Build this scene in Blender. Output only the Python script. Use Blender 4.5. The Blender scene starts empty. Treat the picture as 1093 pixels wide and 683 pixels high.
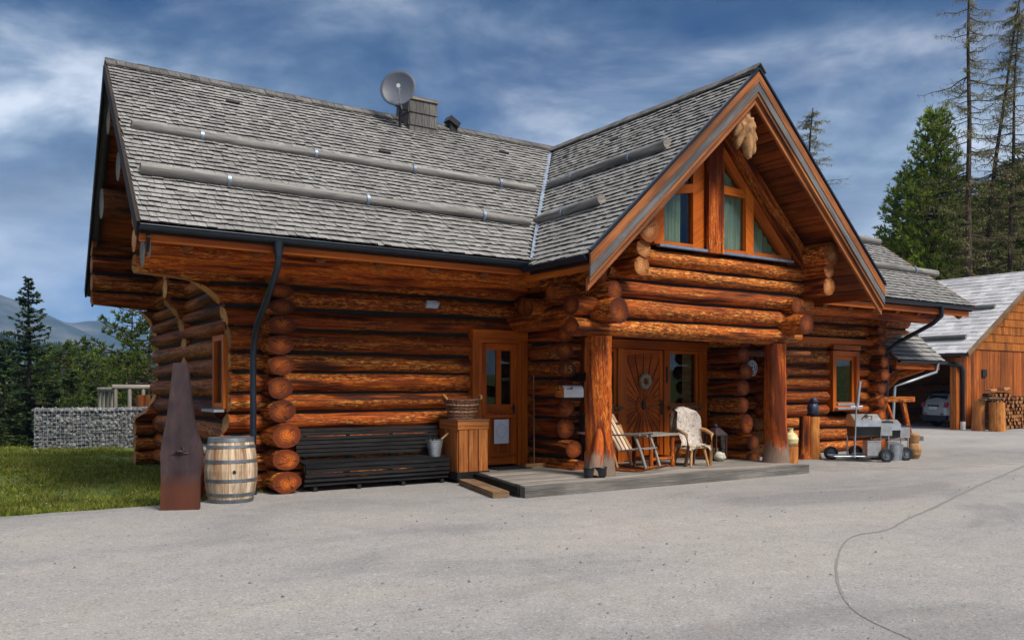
import bpy, bmesh, math, random
from mathutils import Vector, Matrix, noise
rnd = random.Random(7)
PI = math.pi
SC = bpy.context.scene
COL = SC.collection

# ------------------------------------------------------------------ camera, sky, sun, exposure
cam = bpy.data.objects.new("camera", bpy.data.cameras.new("camera"))
COL.objects.link(cam)
cam.location = (0, 0, 1.65)
cam.rotation_euler = (PI / 2, 0, -math.radians(33.75))
cam.data.lens = 36 * 900 / 1093
cam.data.shift_y = 72.5 / 1093
cam.data.clip_start = 0.1
cam.data.clip_end = 20000
SC.camera = cam
SC.render.resolution_x, SC.render.resolution_y = 1024, 639

SUN_EL, SUN_AZ = math.radians(50), math.atan2(0.22, -0.97)      # azimuth from +Y towards +X, of the direction TO the sun
to_sun = Vector((math.sin(SUN_AZ) * math.cos(SUN_EL), math.cos(SUN_AZ) * math.cos(SUN_EL), math.sin(SUN_EL)))
sl = bpy.data.lights.new("sun", 'SUN')
sl.energy = 3.0
sl.angle = math.radians(20)
sl.color = (1.0, 0.93, 0.83)
sun = bpy.data.objects.new("sun", sl)
COL.objects.link(sun)
sun.rotation_euler = to_sun.to_track_quat('Z', 'Y').to_euler()

W = bpy.data.worlds.new("World")
SC.world = W
W.use_nodes = True
wn, wl = W.node_tree.nodes, W.node_tree.links
wn.clear()
w_out = wn.new('ShaderNodeOutputWorld')
w_bg = wn.new('ShaderNodeBackground')
w_bg.inputs['Strength'].default_value = 0.1
sky = wn.new('ShaderNodeTexSky')
sky.sky_type = 'NISHITA'
sky.sun_disc = False
sky.sun_elevation = SUN_EL
sky.sun_rotation = SUN_AZ
sky.altitude = 1500
sky.ozone_density = 2.5
w_tc = wn.new('ShaderNodeTexCoord')
w_sep = wn.new('ShaderNodeSeparateXYZ')
wl.new(w_tc.outputs['Generated'], w_sep.inputs[0])


def wmath(op, a, b=None, clamp=False):
    n = wn.new('ShaderNodeMath'); n.operation = op; n.use_clamp = clamp
    for i, q in enumerate((a, b)):
        if q is None: continue
        if isinstance(q, (int, float)): n.inputs[i].default_value = q
        else: wl.new(q, n.inputs[i])
    return n.outputs[0]


w_cmb = wn.new('ShaderNodeCombineXYZ')
wl.new(w_sep.outputs['X'], w_cmb.inputs[0])
wl.new(w_sep.outputs['Y'], w_cmb.inputs[1])
wl.new(wmath('MULTIPLY', w_sep.outputs['Z'], 2.3), w_cmb.inputs[2])


def wnoise(scale, detail, rough, dist, off):
    mp = wn.new('ShaderNodeMapping'); mp.inputs['Location'].default_value = off
    mp.inputs['Rotation'].default_value = (0.12, 0.10, 0.5)
    wl.new(w_cmb.outputs[0], mp.inputs[0])
    n = wn.new('ShaderNodeTexNoise')
    n.inputs['Scale'].default_value = scale; n.inputs['Detail'].default_value = detail
    n.inputs['Roughness'].default_value = rough; n.inputs['Distortion'].default_value = dist
    wl.new(mp.outputs[0], n.inputs['Vector'])
    return n.outputs['Fac']


def wramp(fac, stops):
    r = wn.new('ShaderNodeValToRGB')
    while len(r.color_ramp.elements) < len(stops): r.color_ramp.elements.new(0.5)
    for e, (p, c) in zip(r.color_ramp.elements, stops):
        e.position = p; e.color = (*c, 1) if len(c) == 3 else c
    wl.new(fac, r.inputs[0])
    return r.outputs[0]


def wmix(f, a, b, mode='MIX'):
    n = wn.new('ShaderNodeMix'); n.data_type = 'RGBA'; n.blend_type = mode
    if isinstance(f, (int, float)): n.inputs[0].default_value = f
    else: wl.new(f, n.inputs[0])
    for i, q in ((6, a), (7, b)):
        if isinstance(q, tuple): n.inputs[i].default_value = (*q, 1)
        else: wl.new(q, n.inputs[i])
    return n.outputs[2]


big = wnoise(1.7, 6, 0.50, 0.2, (3.1, 0.4, 0))
mid = wnoise(5.0, 8, 0.55, 0.2, (9.0, 4.0, 2))
tone = wnoise(3.0, 8, 0.56, 0.3, (2.2, 9.1, 3))
mask = wramp(wmath('ADD', wmath('MULTIPLY', big, 0.80), wmath('MULTIPLY', mid, 0.20)),
             [(0.38, (0, 0, 0)), (0.53, (1, 1, 1))])
low = wramp(w_sep.outputs['Z'], [(0.04, (1, 1, 1)), (0.24, (0, 0, 0))])
cloud = wramp(tone, [(0.37, (0.36, 0.66, 1.20)), (0.46, (0.95, 1.40, 2.10)), (0.54, (2.1, 2.65, 3.4)), (0.63, (4.6, 5.0, 5.6))])
cloud = wmix(wmath('MULTIPLY', low, 0.65), cloud, (5.6, 5.9, 6.3))
deep = wmix(1.0, sky.outputs[0], (0.05, 0.165, 0.29), 'MULTIPLY')
upper = wramp(w_sep.outputs['Z'], [(0.26, (1, 1, 1)), (0.42, (0.42, 0.42, 0.42))])
skyc = wmix(wmath('MULTIPLY', mask, upper), deep, cloud)
# unseen sky above the view brightened as added overhead fill light
zen = wramp(w_sep.outputs['Z'], [(0.46, (0, 0, 0)), (0.80, (1, 1, 1))])
skyc = wmix(zen, skyc, (6.2, 6.3, 6.5))
wl.new(skyc, w_bg.inputs['Color'])
wl.new(w_bg.outputs[0], w_out.inputs['Surface'])

vs = SC.view_settings
vs.view_transform = 'Standard'
vs.look = 'None'
vs.gamma = 1.0
vs.use_curve_mapping = False
vs.exposure = 0.9


# ------------------------------------------------------------------ mesh helpers
class MB:
    def __init__(self):
        self.v, self.f, self.uv, self.m, self.sm = [], [], [], [], []

    def add(self, vs_, fs, uvs=None, m=0, smooth=False):
        b = len(self.v)
        self.v.extend([tuple(p) for p in vs_])
        for i, f in enumerate(fs):
            self.f.append([b + k for k in f])
            self.uv.append(uvs[i] if uvs else None)
            self.m.append(m)
            self.sm.append(smooth)

    def hexa(self, p, m=0, smooth=False):
        """8 points: bottom loop 0-3, top loop 4-7"""
        fs = [(3, 2, 1, 0), (4, 5, 6, 7), (0, 1, 5, 4), (1, 2, 6, 5), (2, 3, 7, 6), (3, 0, 4, 7)]
        uvs = []
        o = rnd.uniform(0, 30)
        P = [Vector(q) for q in p]
        if (P[1] - P[0]).cross(P[3] - P[0]).dot(P[4] - P[0]) < 0:
            P = [P[3], P[2], P[1], P[0], P[7], P[6], P[5], P[4]]
            self.flip = True
        else: self.flip = False
        p = P
        for f in fs:
            a, b_, c_, d_ = [P[k] for k in f]
            w, h = (b_ - a).length, (d_ - a).length
            if w >= h: uvs.append([(o, o), (o + w, o), (o + w, o + h), (o, o + h)])
            else: uvs.append([(o, o), (o, o + w), (o + h, o + w), (o + h, o)])
        self.add(P, fs, uvs, m, smooth)

    def box(self, c, s, rot=None, m=0):
        x, y, z = s[0] / 2, s[1] / 2, s[2] / 2
        pts = [Vector(q) for q in ((-x, -y, -z), (x, -y, -z), (x, y, -z), (-x, y, -z), (-x, -y, z), (x, -y, z), (x, y, z), (-x, y, z))]
        if rot is not None:
            pts = [rot @ q for q in pts]
        c = Vector(c)
        self.hexa([q + c for q in pts], m)

    def rbox(self, x0, x1, y0, y1, z0, z1, m=0):
        self.box(((x0 + x1) / 2, (y0 + y1) / 2, (z0 + z1) / 2), (x1 - x0, y1 - y0, z1 - z0), None, m)

    def beam(self, p0, p1, w, h, up=(0, 0, 1), m=0, w1=None, h1=None):
        p0, p1 = Vector(p0), Vector(p1)
        d = (p1 - p0).normalized()
        up = Vector(up)
        sx = d.cross(up)
        if sx.length < 1e-4: sx = d.cross(Vector((0, 1, 0)))
        sx.normalize()
        u = sx.cross(d).normalized()
        w1 = w if w1 is None else w1; h1 = h if h1 is None else h1
        r = []
        for (p, ww, hh) in ((p0, w, h), (p1, w1, h1)):
            r.append([p - sx * ww / 2 - u * hh / 2, p + sx * ww / 2 - u * hh / 2, p + sx * ww / 2 + u * hh / 2, p - sx * ww / 2 + u * hh / 2])
        a, b = r
        self.hexa([a[0], a[1], b[1], b[0], a[3], a[2], b[2], b[3]], m)

    def tube(self, pts, rad, n=10, m=0, capm=None, wob=0.0, seed=0.0, squash=1.0, endfn=None, caps=True, twist=0.0):
        """rad: float or list. endfn(point)->point is applied to every vertex"""
        P = [Vector(p) for p in pts]
        k = len(P)
        if isinstance(rad, (int, float)): rad = [rad] * k
        rings = []; L = 0; us = []
        t0 = (P[1] - P[0]).normalized()
        ref = Vector((0, 0, 1)) if abs(t0.z) < 0.9 else Vector((1, 0, 0))
        so = seed * 7.31 + rnd.uniform(0, 40)
        for i in range(k):
            if i == 0: t = P[1] - P[0]
            elif i == k - 1: t = P[-1] - P[-2]
            else: t = P[i + 1] - P[i - 1]
            t.normalize()
            s1 = t.cross(ref)
            if s1.length < 1e-3: s1 = t.cross(Vector((0.3, 1, 0.2)))
            s1.normalize()
            u1 = s1.cross(t).normalized()
            if i: L += (P[i] - P[i - 1]).length
            us.append(L)
            ring = []
            for j in range(n):
                a = 2 * PI * j / n + PI / n
                rr = rad[i]
                if wob:
                    rr *= 1 + wob * (noise.noise(Vector((math.cos(a) * 0.9 + so, math.sin(a) * 0.9, L * 0.8 + so))) + 0.55 * noise.noise(Vector((math.cos(a) * 1.6 - so, math.sin(a) * 1.6, L * 2.7 + so))))
                q = P[i] + s1 * (math.cos(a) * rr) + u1 * (math.sin(a) * rr * squash)
                if endfn: q = endfn(q)
                ring.append(q)
            rings.append(ring)
        vs_ = [q for r in rings for q in r]
        fs, uvs = [], []
        for i in range(k - 1):
            ra, rb = rad[i], rad[i + 1]
            rm = max(ra, rb)
            for j in range(n):
                j2 = (j + 1) % n
                fs.append((i * n + j, i * n + j2, (i + 1) * n + j2, (i + 1) * n + j))
                v0, v1 = 2 * PI * rm * j / n, 2 * PI * rm * (j + 1) / n
                uvs.append([(so + us[i], so + v0), (so + us[i], so + v1), (so + us[i + 1], so + v1), (so + us[i + 1], so + v0)])
        self.add(vs_, fs, uvs, m, True)
        if caps:
            cm = m if capm is None else capm
            for i, rev in ((0, True), (k - 1, False)):
                ring = rings[i]
                cc = sum(ring, Vector()) / n
                rr = max(rad[i], 1e-4)
                ox, oy = rnd.uniform(-.25, .25) * rr, rnd.uniform(-.25, .25) * rr
                fs, uvs = [], []
                for j in range(n):
                    j2 = (j + 1) % n
                    a1, a2 = 2 * PI * j / n, 2 * PI * (j + 1) / n
                    f = (j, j2, n); uvx = [(rr * math.cos(a1), rr * math.sin(a1)), (rr * math.cos(a2), rr * math.sin(a2)), (ox, oy)]
                    if rev: f = (j2, j, n); uvx = [uvx[1], uvx[0], uvx[2]]
                    fs.append(f); uvs.append(uvx)
                self.add(ring + [cc], fs, uvs, cm, False)

    def lathe(self, prof, c=(0, 0, 0), n=24, m=0, smooth=True, mfn=None):
        c = Vector(c)
        k = len(prof)
        vs_ = [c + Vector((r * math.cos(2 * PI * j / n), r * math.sin(2 * PI * j / n), z)) for (r, z) in prof for j in range(n)]
        for i in range(k - 1):
            fs, uvs = [], []
            for j in range(n):
                j2 = (j + 1) % n
                fs.append((i * n + j, i * n + j2, (i + 1) * n + j2, (i + 1) * n + j))
                z0, z1 = prof[i][1], prof[i + 1][1]
                a = max(prof[i][0], prof[i + 1][0])
                uvs.append([(z0, a * 2 * PI * j / n), (z0, a * 2 * PI * (j + 1) / n), (z1, a * 2 * PI * (j + 1) / n), (z1, a * 2 * PI * j / n)])
            b = len(self.v)
            self.v.extend([tuple(vs_[i * n + j]) for j in range(n)] + [tuple(vs_[(i + 1) * n + j]) for j in range(n)])
            for f, u in zip(fs, uvs):
                self.f.append([b + q - i * n for q in f]); self.uv.append(u); self.m.append(mfn(i) if mfn else m); self.sm.append(smooth)
        if prof[0][0] > 1e-4:
            self.add([vs_[j] for j in range(n)], [tuple(reversed(range(n)))], None, mfn(0) if mfn else m)
        if prof[-1][0] > 1e-4:
            self.add([vs_[(k - 1) * n + j] for j in range(n)], [tuple(range(n))], None, mfn(k - 2) if mfn else m)

    def prism(self, poly, ext, m=0):
        """poly: planar 3D outline, ext: extrusion vector"""
        P = [Vector(p) for p in poly]; e = Vector(ext); n = len(P)
        nv = Vector((0, 0, 0))
        for i in range(n): nv += P[i].cross(P[(i + 1) % n])
        if nv.dot(e) < 0: P.reverse()
        ax = (P[1] - P[0]).normalized()
        nn = e.normalized()
        ay = nn.cross(ax)
        o = rnd.uniform(0, 30)
        f2 = lambda q: (o + (q - P[0]).dot(ax), o + (q - P[0]).dot(ay))
        vs_ = P + [q + e for q in P]
        fs = [tuple(reversed(range(n))), tuple(range(n, 2 * n))]
        uvs = [[f2(P[i]) for i in reversed(range(n))], [f2(P[i]) for i in range(n)]]
        for i in range(n):
            j = (i + 1) % n
            w = (P[j] - P[i]).length
            fs.append((i, j, n + j, n + i)); uvs.append([(o, o), (o + w, o), (o + w, o + e.length), (o, o + e.length)])
        self.add(vs_, fs, uvs, m)

    def ball(self, c, r, m=0, sc=(1, 1, 1), seg=16, ring=10, wob=0.0, wf=3.0):
        c = Vector(c); vs_ = []; fs = []
        s0 = rnd.uniform(0, 50)
        for i in range(ring + 1):
            t = PI * i / ring
            for j in range(seg):
                p = 2 * PI * j / seg
                d = Vector((math.sin(t) * math.cos(p), math.sin(t) * math.sin(p), math.cos(t)))
                rr = r * (1 + (wob * noise.noise(d * wf + Vector((s0, 0, 0))) if wob else 0))
                vs_.append(c + Vector((d.x * sc[0], d.y * sc[1], d.z * sc[2])) * rr)
        for i in range(ring):
            for j in range(seg):
                j2 = (j + 1) % seg
                fs.append((i * seg + j, (i + 1) * seg + j, (i + 1) * seg + j2, i * seg + j2))
        self.add(vs_, fs, None, m, True)

    def build(self, name, mats, parent=None, off=(0, 0, 0), loc=None):
        me = bpy.data.meshes.new(name)
        o3 = Vector(off)
        me.from_pydata([(p[0] - o3.x, p[1] - o3.y, p[2] - o3.z) for p in self.v], [], self.f)
        if not isinstance(mats, (list, tuple)): mats = [mats]
        for q in mats: me.materials.append(q)
        me.polygons.foreach_set('material_index', self.m)
        me.polygons.foreach_set('use_smooth', self.sm)
        uvl = me.uv_layers.new(name='UVMap')
        flat = []
        for f, u in zip(self.f, self.uv):
            if u: 
                for q in u: flat.extend(q)
            else:
                for k in f:
                    p = self.v[k]; flat.extend((p[0] + p[1], p[2]))
        uvl.data.foreach_set('uv', flat)
        me.update()
        ob = bpy.data.objects.new(name, me)
        COL.objects.link(ob)
        if parent is not None: ob.parent = parent
        if loc is not None: ob.location = loc
        return ob


def thing(name, label, cat, loc=(0, 0, 0), rz=0.0, group=None):
    o = bpy.data.objects.new(name, None)
    COL.objects.link(o)
    o.empty_display_size = 0.2
    o.location = loc; o.rotation_euler = (0, 0, rz)
    o['label'] = label; o['category'] = cat
    if group: o['group'] = group
    return o


def tag(o, label=None, cat=None, group=None, kind=None):
    if label: o['label'] = label
    if cat: o['category'] = cat
    if group: o['group'] = group
    if kind: o['kind'] = kind
    return o


def mono(mb, name, mats, loc, label, cat, group=None, rz=0.0, local=False):
    """a thing that is one mesh; world-coordinate geometry unless local"""
    o = mb.build(name, mats, None, (0, 0, 0) if local else loc, loc)
    o.rotation_euler = (0, 0, rz)
    return tag(o, label, cat, group)


# ------------------------------------------------------------------ materials
class NT:
    def __init__(self, name, rough=0.6, metal=0.0, spec=0.5):
        self.mat = bpy.data.materials.new(name)
        self.mat.use_nodes = True
        self.n = self.mat.node_tree.nodes; self.l = self.mat.node_tree.links
        self.b = self.n['Principled BSDF']
        self.b.inputs['Roughness'].default_value = rough
        self.b.inputs['Metallic'].default_value = metal
        self.b.inputs['Specular IOR Level'].default_value = spec

    def uv(self, scale=(1, 1, 1), src='UV'):
        t = self.n.new('ShaderNodeTexCoord'); mp = self.n.new('ShaderNodeMapping')
        mp.inputs['Scale'].default_value = scale
        self.l.new(t.outputs[src], mp.inputs[0]); return mp.outputs[0]

    def pos(self, scale=(1, 1, 1)):
        t = self.n.new('ShaderNodeNewGeometry'); mp = self.n.new('ShaderNodeMapping')
        mp.inputs['Scale'].default_value = scale
        self.l.new(t.outputs['Position'], mp.inputs[0]); return mp.outputs[0]

    def island(self):
        return self.n.new('ShaderNodeNewGeometry').outputs['Random Per Island']

    def noise(self, vec, scale=1, detail=4, rough=0.55, dist=0.0):
        t = self.n.new('ShaderNodeTexNoise')
        t.inputs['Scale'].default_value = scale; t.inputs['Detail'].default_value = detail
        t.inputs['Roughness'].default_value = rough; t.inputs['Distortion'].default_value = dist
        self.l.new(vec, t.inputs['Vector']); return t.outputs['Fac']

    def voro(self, vec, scale=1, feature='F1', out='Distance'):
        t = self.n.new('ShaderNodeTexVoronoi'); t.feature = feature
        t.inputs['Scale'].default_value = scale
        self.l.new(vec, t.inputs['Vector']); return t.outputs[out]

    def ramp(self, fac, stops, interp='LINEAR'):
        r = self.n.new('ShaderNodeValToRGB'); r.color_ramp.interpolation = interp
        while len(r.color_ramp.elements) < len(stops): r.color_ramp.elements.new(0.5)
        for e, (p, c) in zip(r.color_ramp.elements, stops):
            e.position = p; e.color = (c, c, c, 1) if isinstance(c, (int, float)) else (*c, 1)
        self.l.new(fac, r.inputs[0]); return r.outputs[0]

    def math(self, op, a, b=None, clamp=False):
        n = self.n.new('ShaderNodeMath'); n.operation = op; n.use_clamp = clamp
        for i, q in enumerate((a, b)):
            if q is None: continue
            if isinstance(q, (int, float)): n.inputs[i].default_value = q
            else: self.l.new(q, n.inputs[i])
        return n.outputs[0]

    def mix(self, f, a, b, mode='MIX'):
        n = self.n.new('ShaderNodeMix'); n.data_type = 'RGBA'; n.blend_type = mode
        if isinstance(f, (int, float)): n.inputs[0].default_value = f
        else: self.l.new(f, n.inputs[0])
        for i, q in ((6, a), (7, b)):
            if isinstance(q, tuple): n.inputs[i].default_value = (*q, 1)
            else: self.l.new(q, n.inputs[i])
        return n.outputs[2]

    def color(self, c):
        if isinstance(c, tuple): self.b.inputs['Base Color'].default_value = (*c, 1)
        else: self.l.new(c, self.b.inputs['Base Color'])
        return self

    def rough(self, r):
        self.l.new(r, self.b.inputs['Roughness']); return self

    def bump(self, h, strength=0.3, dist=0.02):
        n = self.n.new('ShaderNodeBump'); n.inputs['Strength'].default_value = strength
        n.inputs['Distance'].default_value = dist
        self.l.new(h, n.inputs['Height']); self.l.new(n.outputs[0], self.b.inputs['Normal']); return self


def wood(name, dark, midc, light, rough=0.55, flake=0.5, streak=(1.3, 22), spec=0.4, bump=0.5, isl=0.5, flakes=(3.0, 16)):
    t = NT(name, rough, 0, spec)
    st = t.noise(t.uv((streak[0], streak[1], 1)), 1.0, 6, 0.62, 0.25)
    fl = t.noise(t.uv((flakes[0], flakes[1], 1)), 1.0, 5, 0.65, 0.6)
    bl = t.noise(t.uv((0.55, 1.6, 1)), 1.0, 3, 0.5)
    c = t.ramp(st, [(0.30, dark), (0.50, midc), (0.72, light)])
    fm = t.ramp(t.math('ADD', t.math('MULTIPLY', fl, 0.65), t.math('MULTIPLY', bl, 0.35)), [(0.50, 0.0), (0.60, 1.0)])
    c = t.mix(t.math('MULTIPLY', fm, flake), c, light)
    dm = t.ramp(bl, [(0.36, 1.0), (0.52, 0.0)])
    c = t.mix(t.math('MULTIPLY', dm, 0.65), c, dark)
    tint = t.ramp(t.island(), [(0.0, 1 - isl * 0.7), (1.0, 1 + isl * 0.25)])
    c = t.mix(1.0, c, tint, 'MULTIPLY')
    t.color(c)
    t.bump(t.math('ADD', st, t.math('MULTIPLY', fl, 0.8)), bump, 0.012)
    return t.mat


M = {}


def logwood(name, dark, base, light, pale, rough=0.42, amount=1.0):
    """drawknife-peeled log: orange body, dark inner bark left in flecks, pale shaved flakes, long drying cracks"""
    t = NT(name, rough, 0, 0.22)
    isl = t.island()
    st = t.noise(t.uv((0.8, 13, 1)), 1, 6, 0.65, 0.3)
    fl = t.noise(t.uv((6.5, 24, 1)), 1, 6, 0.70, 0.8)
    fd = t.noise(t.uv((9.0, 34, 3)), 1, 5, 0.70, 1.0)
    bl = t.noise(t.uv((0.45, 2.2, 1)), 1, 4, 0.55, 0.4)
    cr = t.noise(t.uv((0.5, 30, 7)), 1, 3, 0.5, 0.2)
    c = t.ramp(st, [(0.30, dark), (0.47, base), (0.68, light)])
    zone = t.ramp(t.math('ADD', bl, t.math('MULTIPLY', t.math('SUBTRACT', isl, 0.5), 0.16)), [(0.42, 0.0), (0.60, 1.0)])
    flk = t.ramp(fl, [(0.50, 0.0), (0.57, 1.0)])
    c = t.mix(t.math('MULTIPLY', t.math('MULTIPLY', flk, zone), 0.85 * amount), c, pale)
    dk = t.ramp(fd, [(0.51, 0.0), (0.57, 1.0)])
    c = t.mix(t.math('MULTIPLY', t.math('MULTIPLY', dk, t.math('ADD', t.math('MULTIPLY', zone, 0.6), 0.3)), 0.9 * amount), c, dark)
    zone2 = t.ramp(t.math('ADD', t.math('MULTIPLY', bl, 0.7), t.math('MULTIPLY', st, 0.3)), [(0.40, 1.0), (0.485, 0.0)])
    c = t.mix(t.math('MULTIPLY', zone2, 0.82), c, dark)
    crk = t.ramp(cr, [(0.655, 0.0), (0.675, 1.0)])
    c = t.mix(t.math('MULTIPLY', crk, 0.85), c, (0.010, 0.004, 0.002))
    c = t.mix(1.0, c, t.ramp(isl, [(0.0, (0.55, 0.55, 0.55)), (0.18, (0.95, 0.9, 0.85)), (0.34, (0.85, 0.95, 1.15)), (0.5, (0.8, 0.75, 0.7)), (0.66, (1.1, 1.1, 1.1)), (0.84, (1.0, 1.12, 1.3)), (1.0, (0.75, 0.65, 0.6))]), 'MULTIPLY')
    t.color(c)
    t.bump(t.math('SUBTRACT', t.math('ADD', st, t.math('MULTIPLY', fl, 0.9)), t.math('ADD', t.math('MULTIPLY', crk, 0.8), t.math('MULTIPLY', dk, 0.3))), 0.8, 0.014)
    t.rough(t.ramp(fl, [(0.35, rough + 0.02), (0.65, rough + 0.28)]))
    return t.mat


M['log'] = logwood('log_wood', (0.018, 0.004, 0.001), (0.27, 0.042, 0.002), (0.60, 0.130, 0.007), (0.80, 0.34, 0.060))
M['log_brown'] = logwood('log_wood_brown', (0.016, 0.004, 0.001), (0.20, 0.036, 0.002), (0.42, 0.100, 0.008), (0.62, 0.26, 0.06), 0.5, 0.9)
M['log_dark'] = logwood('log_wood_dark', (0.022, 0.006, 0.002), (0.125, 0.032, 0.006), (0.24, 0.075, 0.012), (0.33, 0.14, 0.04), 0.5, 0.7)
M['trim'] = wood('orange_trim', (0.20, 0.036, 0.004), (0.44, 0.092, 0.004), (0.58, 0.15, 0.010), 0.5, 0.3, (0.8, 30), 0.22, 0.25, 0.3)
M['door'] = wood('door_wood', (0.20, 0.034, 0.003), (0.42, 0.080, 0.003), (0.56, 0.13, 0.007), 0.5, 0.3, (1.0, 34), 0.22, 0.2, 0.35)
M['barge'] = wood('weathered_barge_board', (0.05, 0.018, 0.007), (0.25, 0.075, 0.017), (0.38, 0.14, 0.04), 0.65, 0.4, (0.6, 16), 0.3, 0.3, 0.3)
M['barge_grey'] = wood('grey_barge_board', (0.045, 0.045, 0.048), (0.12, 0.115, 0.115), (0.21, 0.19, 0.175), 0.8, 0.4, (0.6, 14), 0.2, 0.3, 0.3)
M['dark_board'] = wood('dark_board', (0.008, 0.005, 0.004), (0.022, 0.013, 0.009), (0.06, 0.03, 0.016), 0.7, 0.3, (0.8, 20), 0.2, 0.3, 0.3)
M['post'] = logwood('post_wood', (0.060, 0.009, 0.001), (0.40, 0.062, 0.002), (0.62, 0.150, 0.008), (0.74, 0.30, 0.05), 0.5, 0.8)


def greyfoot():
    m = M['post'].copy(); m.name = 'post_wood_weathered_foot'
    n, l = m.node_tree.nodes, m.node_tree.links
    b = n['Principled BSDF']; src = b.inputs['Base Color'].links[0].from_socket
    g_ = n.new('ShaderNodeNewGeometry'); sp = n.new('ShaderNodeSeparateXYZ'); l.new(g_.outputs['Position'], sp.inputs[0])
    mp = n.new('ShaderNodeMapping'); mp.inputs['Scale'].default_value = (14, 14, 3); l.new(g_.outputs['Position'], mp.inputs[0])
    nz = n.new('ShaderNodeTexNoise'); nz.inputs['Detail'].default_value = 5; nz.inputs['Scale'].default_value = 1; l.new(mp.outputs[0], nz.inputs['Vector'])
    ma = n.new('ShaderNodeMath'); ma.operation = 'MULTIPLY_ADD'; ma.inputs[1].default_value = -0.75; l.new(nz.outputs['Fac'], ma.inputs[0]); l.new(sp.outputs['Z'], ma.inputs[2])
    rp = n.new('ShaderNodeValToRGB'); rp.color_ramp.elements[0].position = 0.02; rp.color_ramp.elements[1].position = 0.22
    rp.color_ramp.elements[0].color = (0.85, 0.85, 0.85, 1); rp.color_ramp.elements[1].color = (0, 0, 0, 1); l.new(ma.outputs[0], rp.inputs[0])
    mx = n.new('ShaderNodeMix'); mx.data_type = 'RGBA'; l.new(rp.outputs[0], mx.inputs[0]); l.new(src, mx.inputs[6]); mx.inputs[7].default_value = (0.19, 0.155, 0.12, 1)
    l.new(mx.outputs[2], b.inputs['Base Color'])
    return m


M['porch_post'] = greyfoot()
M['pale'] = wood('pale_cut_wood', (0.22, 0.09, 0.025), (0.40, 0.19, 0.065), (0.52, 0.30, 0.13), 0.65, 0.3, (2, 14), 0.3, 0.4, 0.4)
M['grey_wood'] = wood('weathered_grey_wood', (0.10, 0.088, 0.075), (0.23, 0.205, 0.18), (0.36, 0.33, 0.295), 0.85, 0.35, (1.3, 30), 0.2, 0.6, 0.5)
M['beam_grey'] = wood('grey_beam', (0.05, 0.046, 0.042), (0.14, 0.128, 0.115), (0.25, 0.235, 0.215), 0.85, 0.35, (0.9, 60), 0.2, 0.6, 0.3)
M['brown_grey'] = wood('brown_weathered_wood', (0.07, 0.04, 0.022), (0.18, 0.105, 0.055), (0.30, 0.2, 0.12), 0.8, 0.35, (1.3, 26), 0.25, 0.6, 0.5)
M['black_wood'] = wood('black_bench_wood', (0.004, 0.004, 0.0045), (0.010, 0.0095, 0.010), (0.028, 0.026, 0.026), 0.6, 0.3, (1.3, 26), 0.15, 0.4, 0.5)
M['soffit'] = wood('soffit_boards', (0.07, 0.014, 0.002), (0.24, 0.050, 0.005), (0.36, 0.09, 0.011), 0.6, 0.4, (1.0, 18), 0.3, 0.3, 0.6)
M['straw_wood'] = wood('bright_stump_wood', (0.16, 0.04, 0.008), (0.46, 0.15, 0.022), (0.62, 0.28, 0.07), 0.5, 0.5, (2, 18), 0.4, 0.6, 0.2)
M['box_wood'] = wood('crate_wood', (0.12, 0.030, 0.006), (0.36, 0.105, 0.018), (0.52, 0.22, 0.06), 0.6, 0.5, (1.2, 24), 0.3, 0.4, 0.4)
M['stave'] = wood('barrel_stave', (0.22, 0.095, 0.03), (0.45, 0.31, 0.19), (0.60, 0.52, 0.42), 0.75, 0.6, (1.4, 14), 0.25, 0.4, 0.5)
M['plank_wall'] = wood('garage_boards', (0.08, 0.018, 0.003), (0.31, 0.072, 0.007), (0.48, 0.15, 0.022), 0.65, 0.35, (0.5, 14), 0.3, 0.3, 0.6)
M['bark'] = wood('bark', (0.018, 0.013, 0.010), (0.060, 0.042, 0.030), (0.13, 0.10, 0.075), 0.95, 0.4, (3, 16), 0.1, 1.0, 0.1)


def shingle_mat(name, d, a, b, isl=0.30):
    t = NT(name, 0.85, 0, 0.25)
    st = t.noise(t.uv((3, 40, 1)), 1, 5, 0.6)
    pa = t.noise(t.pos((0.5, 0.5, 0.5)), 1.2, 4, 0.6)
    c = t.ramp(st, [(0.25, d), (0.48, a), (0.72, b)])
    c = t.mix(1.0, c, t.ramp(t.island(), [(0, 1 - isl), (0.25, 0.85), (1, 1.12)]), 'MULTIPLY')
    c = t.mix(1.0, c, t.ramp(pa, [(0.3, 0.80), (0.65, 1.08)]), 'MULTIPLY')
    t.color(c); t.bump(st, 0.5, 0.01)
    return t.mat


M['shingle'] = shingle_mat('grey_shingle', (0.17, 0.165, 0.16), (0.21, 0.206, 0.20), (0.275, 0.27, 0.264), 0.28)
M['butt'] = shingle_mat('shadow_butt', (0.012, 0.011, 0.010), (0.030, 0.028, 0.026), (0.07, 0.065, 0.06))  # shadow lines between courses painted into the end colour
M['butt_pale'] = shingle_mat('grey_butt', (0.12, 0.12, 0.125), (0.22, 0.22, 0.23), (0.32, 0.32, 0.33))
M['shingle_pale'] = shingle_mat('pale_shingle', (0.26, 0.26, 0.275), (0.38, 0.38, 0.40), (0.46, 0.46, 0.485), 0.22)
M['shingle_brown'] = shingle_mat('brown_shingle', (0.11, 0.032, 0.007), (0.30, 0.088, 0.012), (0.42, 0.15, 0.028), 0.5)
M['shingle_dark'] = shingle_mat('dark_shingle', (0.045, 0.043, 0.041), (0.10, 0.096, 0.092), (0.18, 0.172, 0.165), 0.4)


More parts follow.
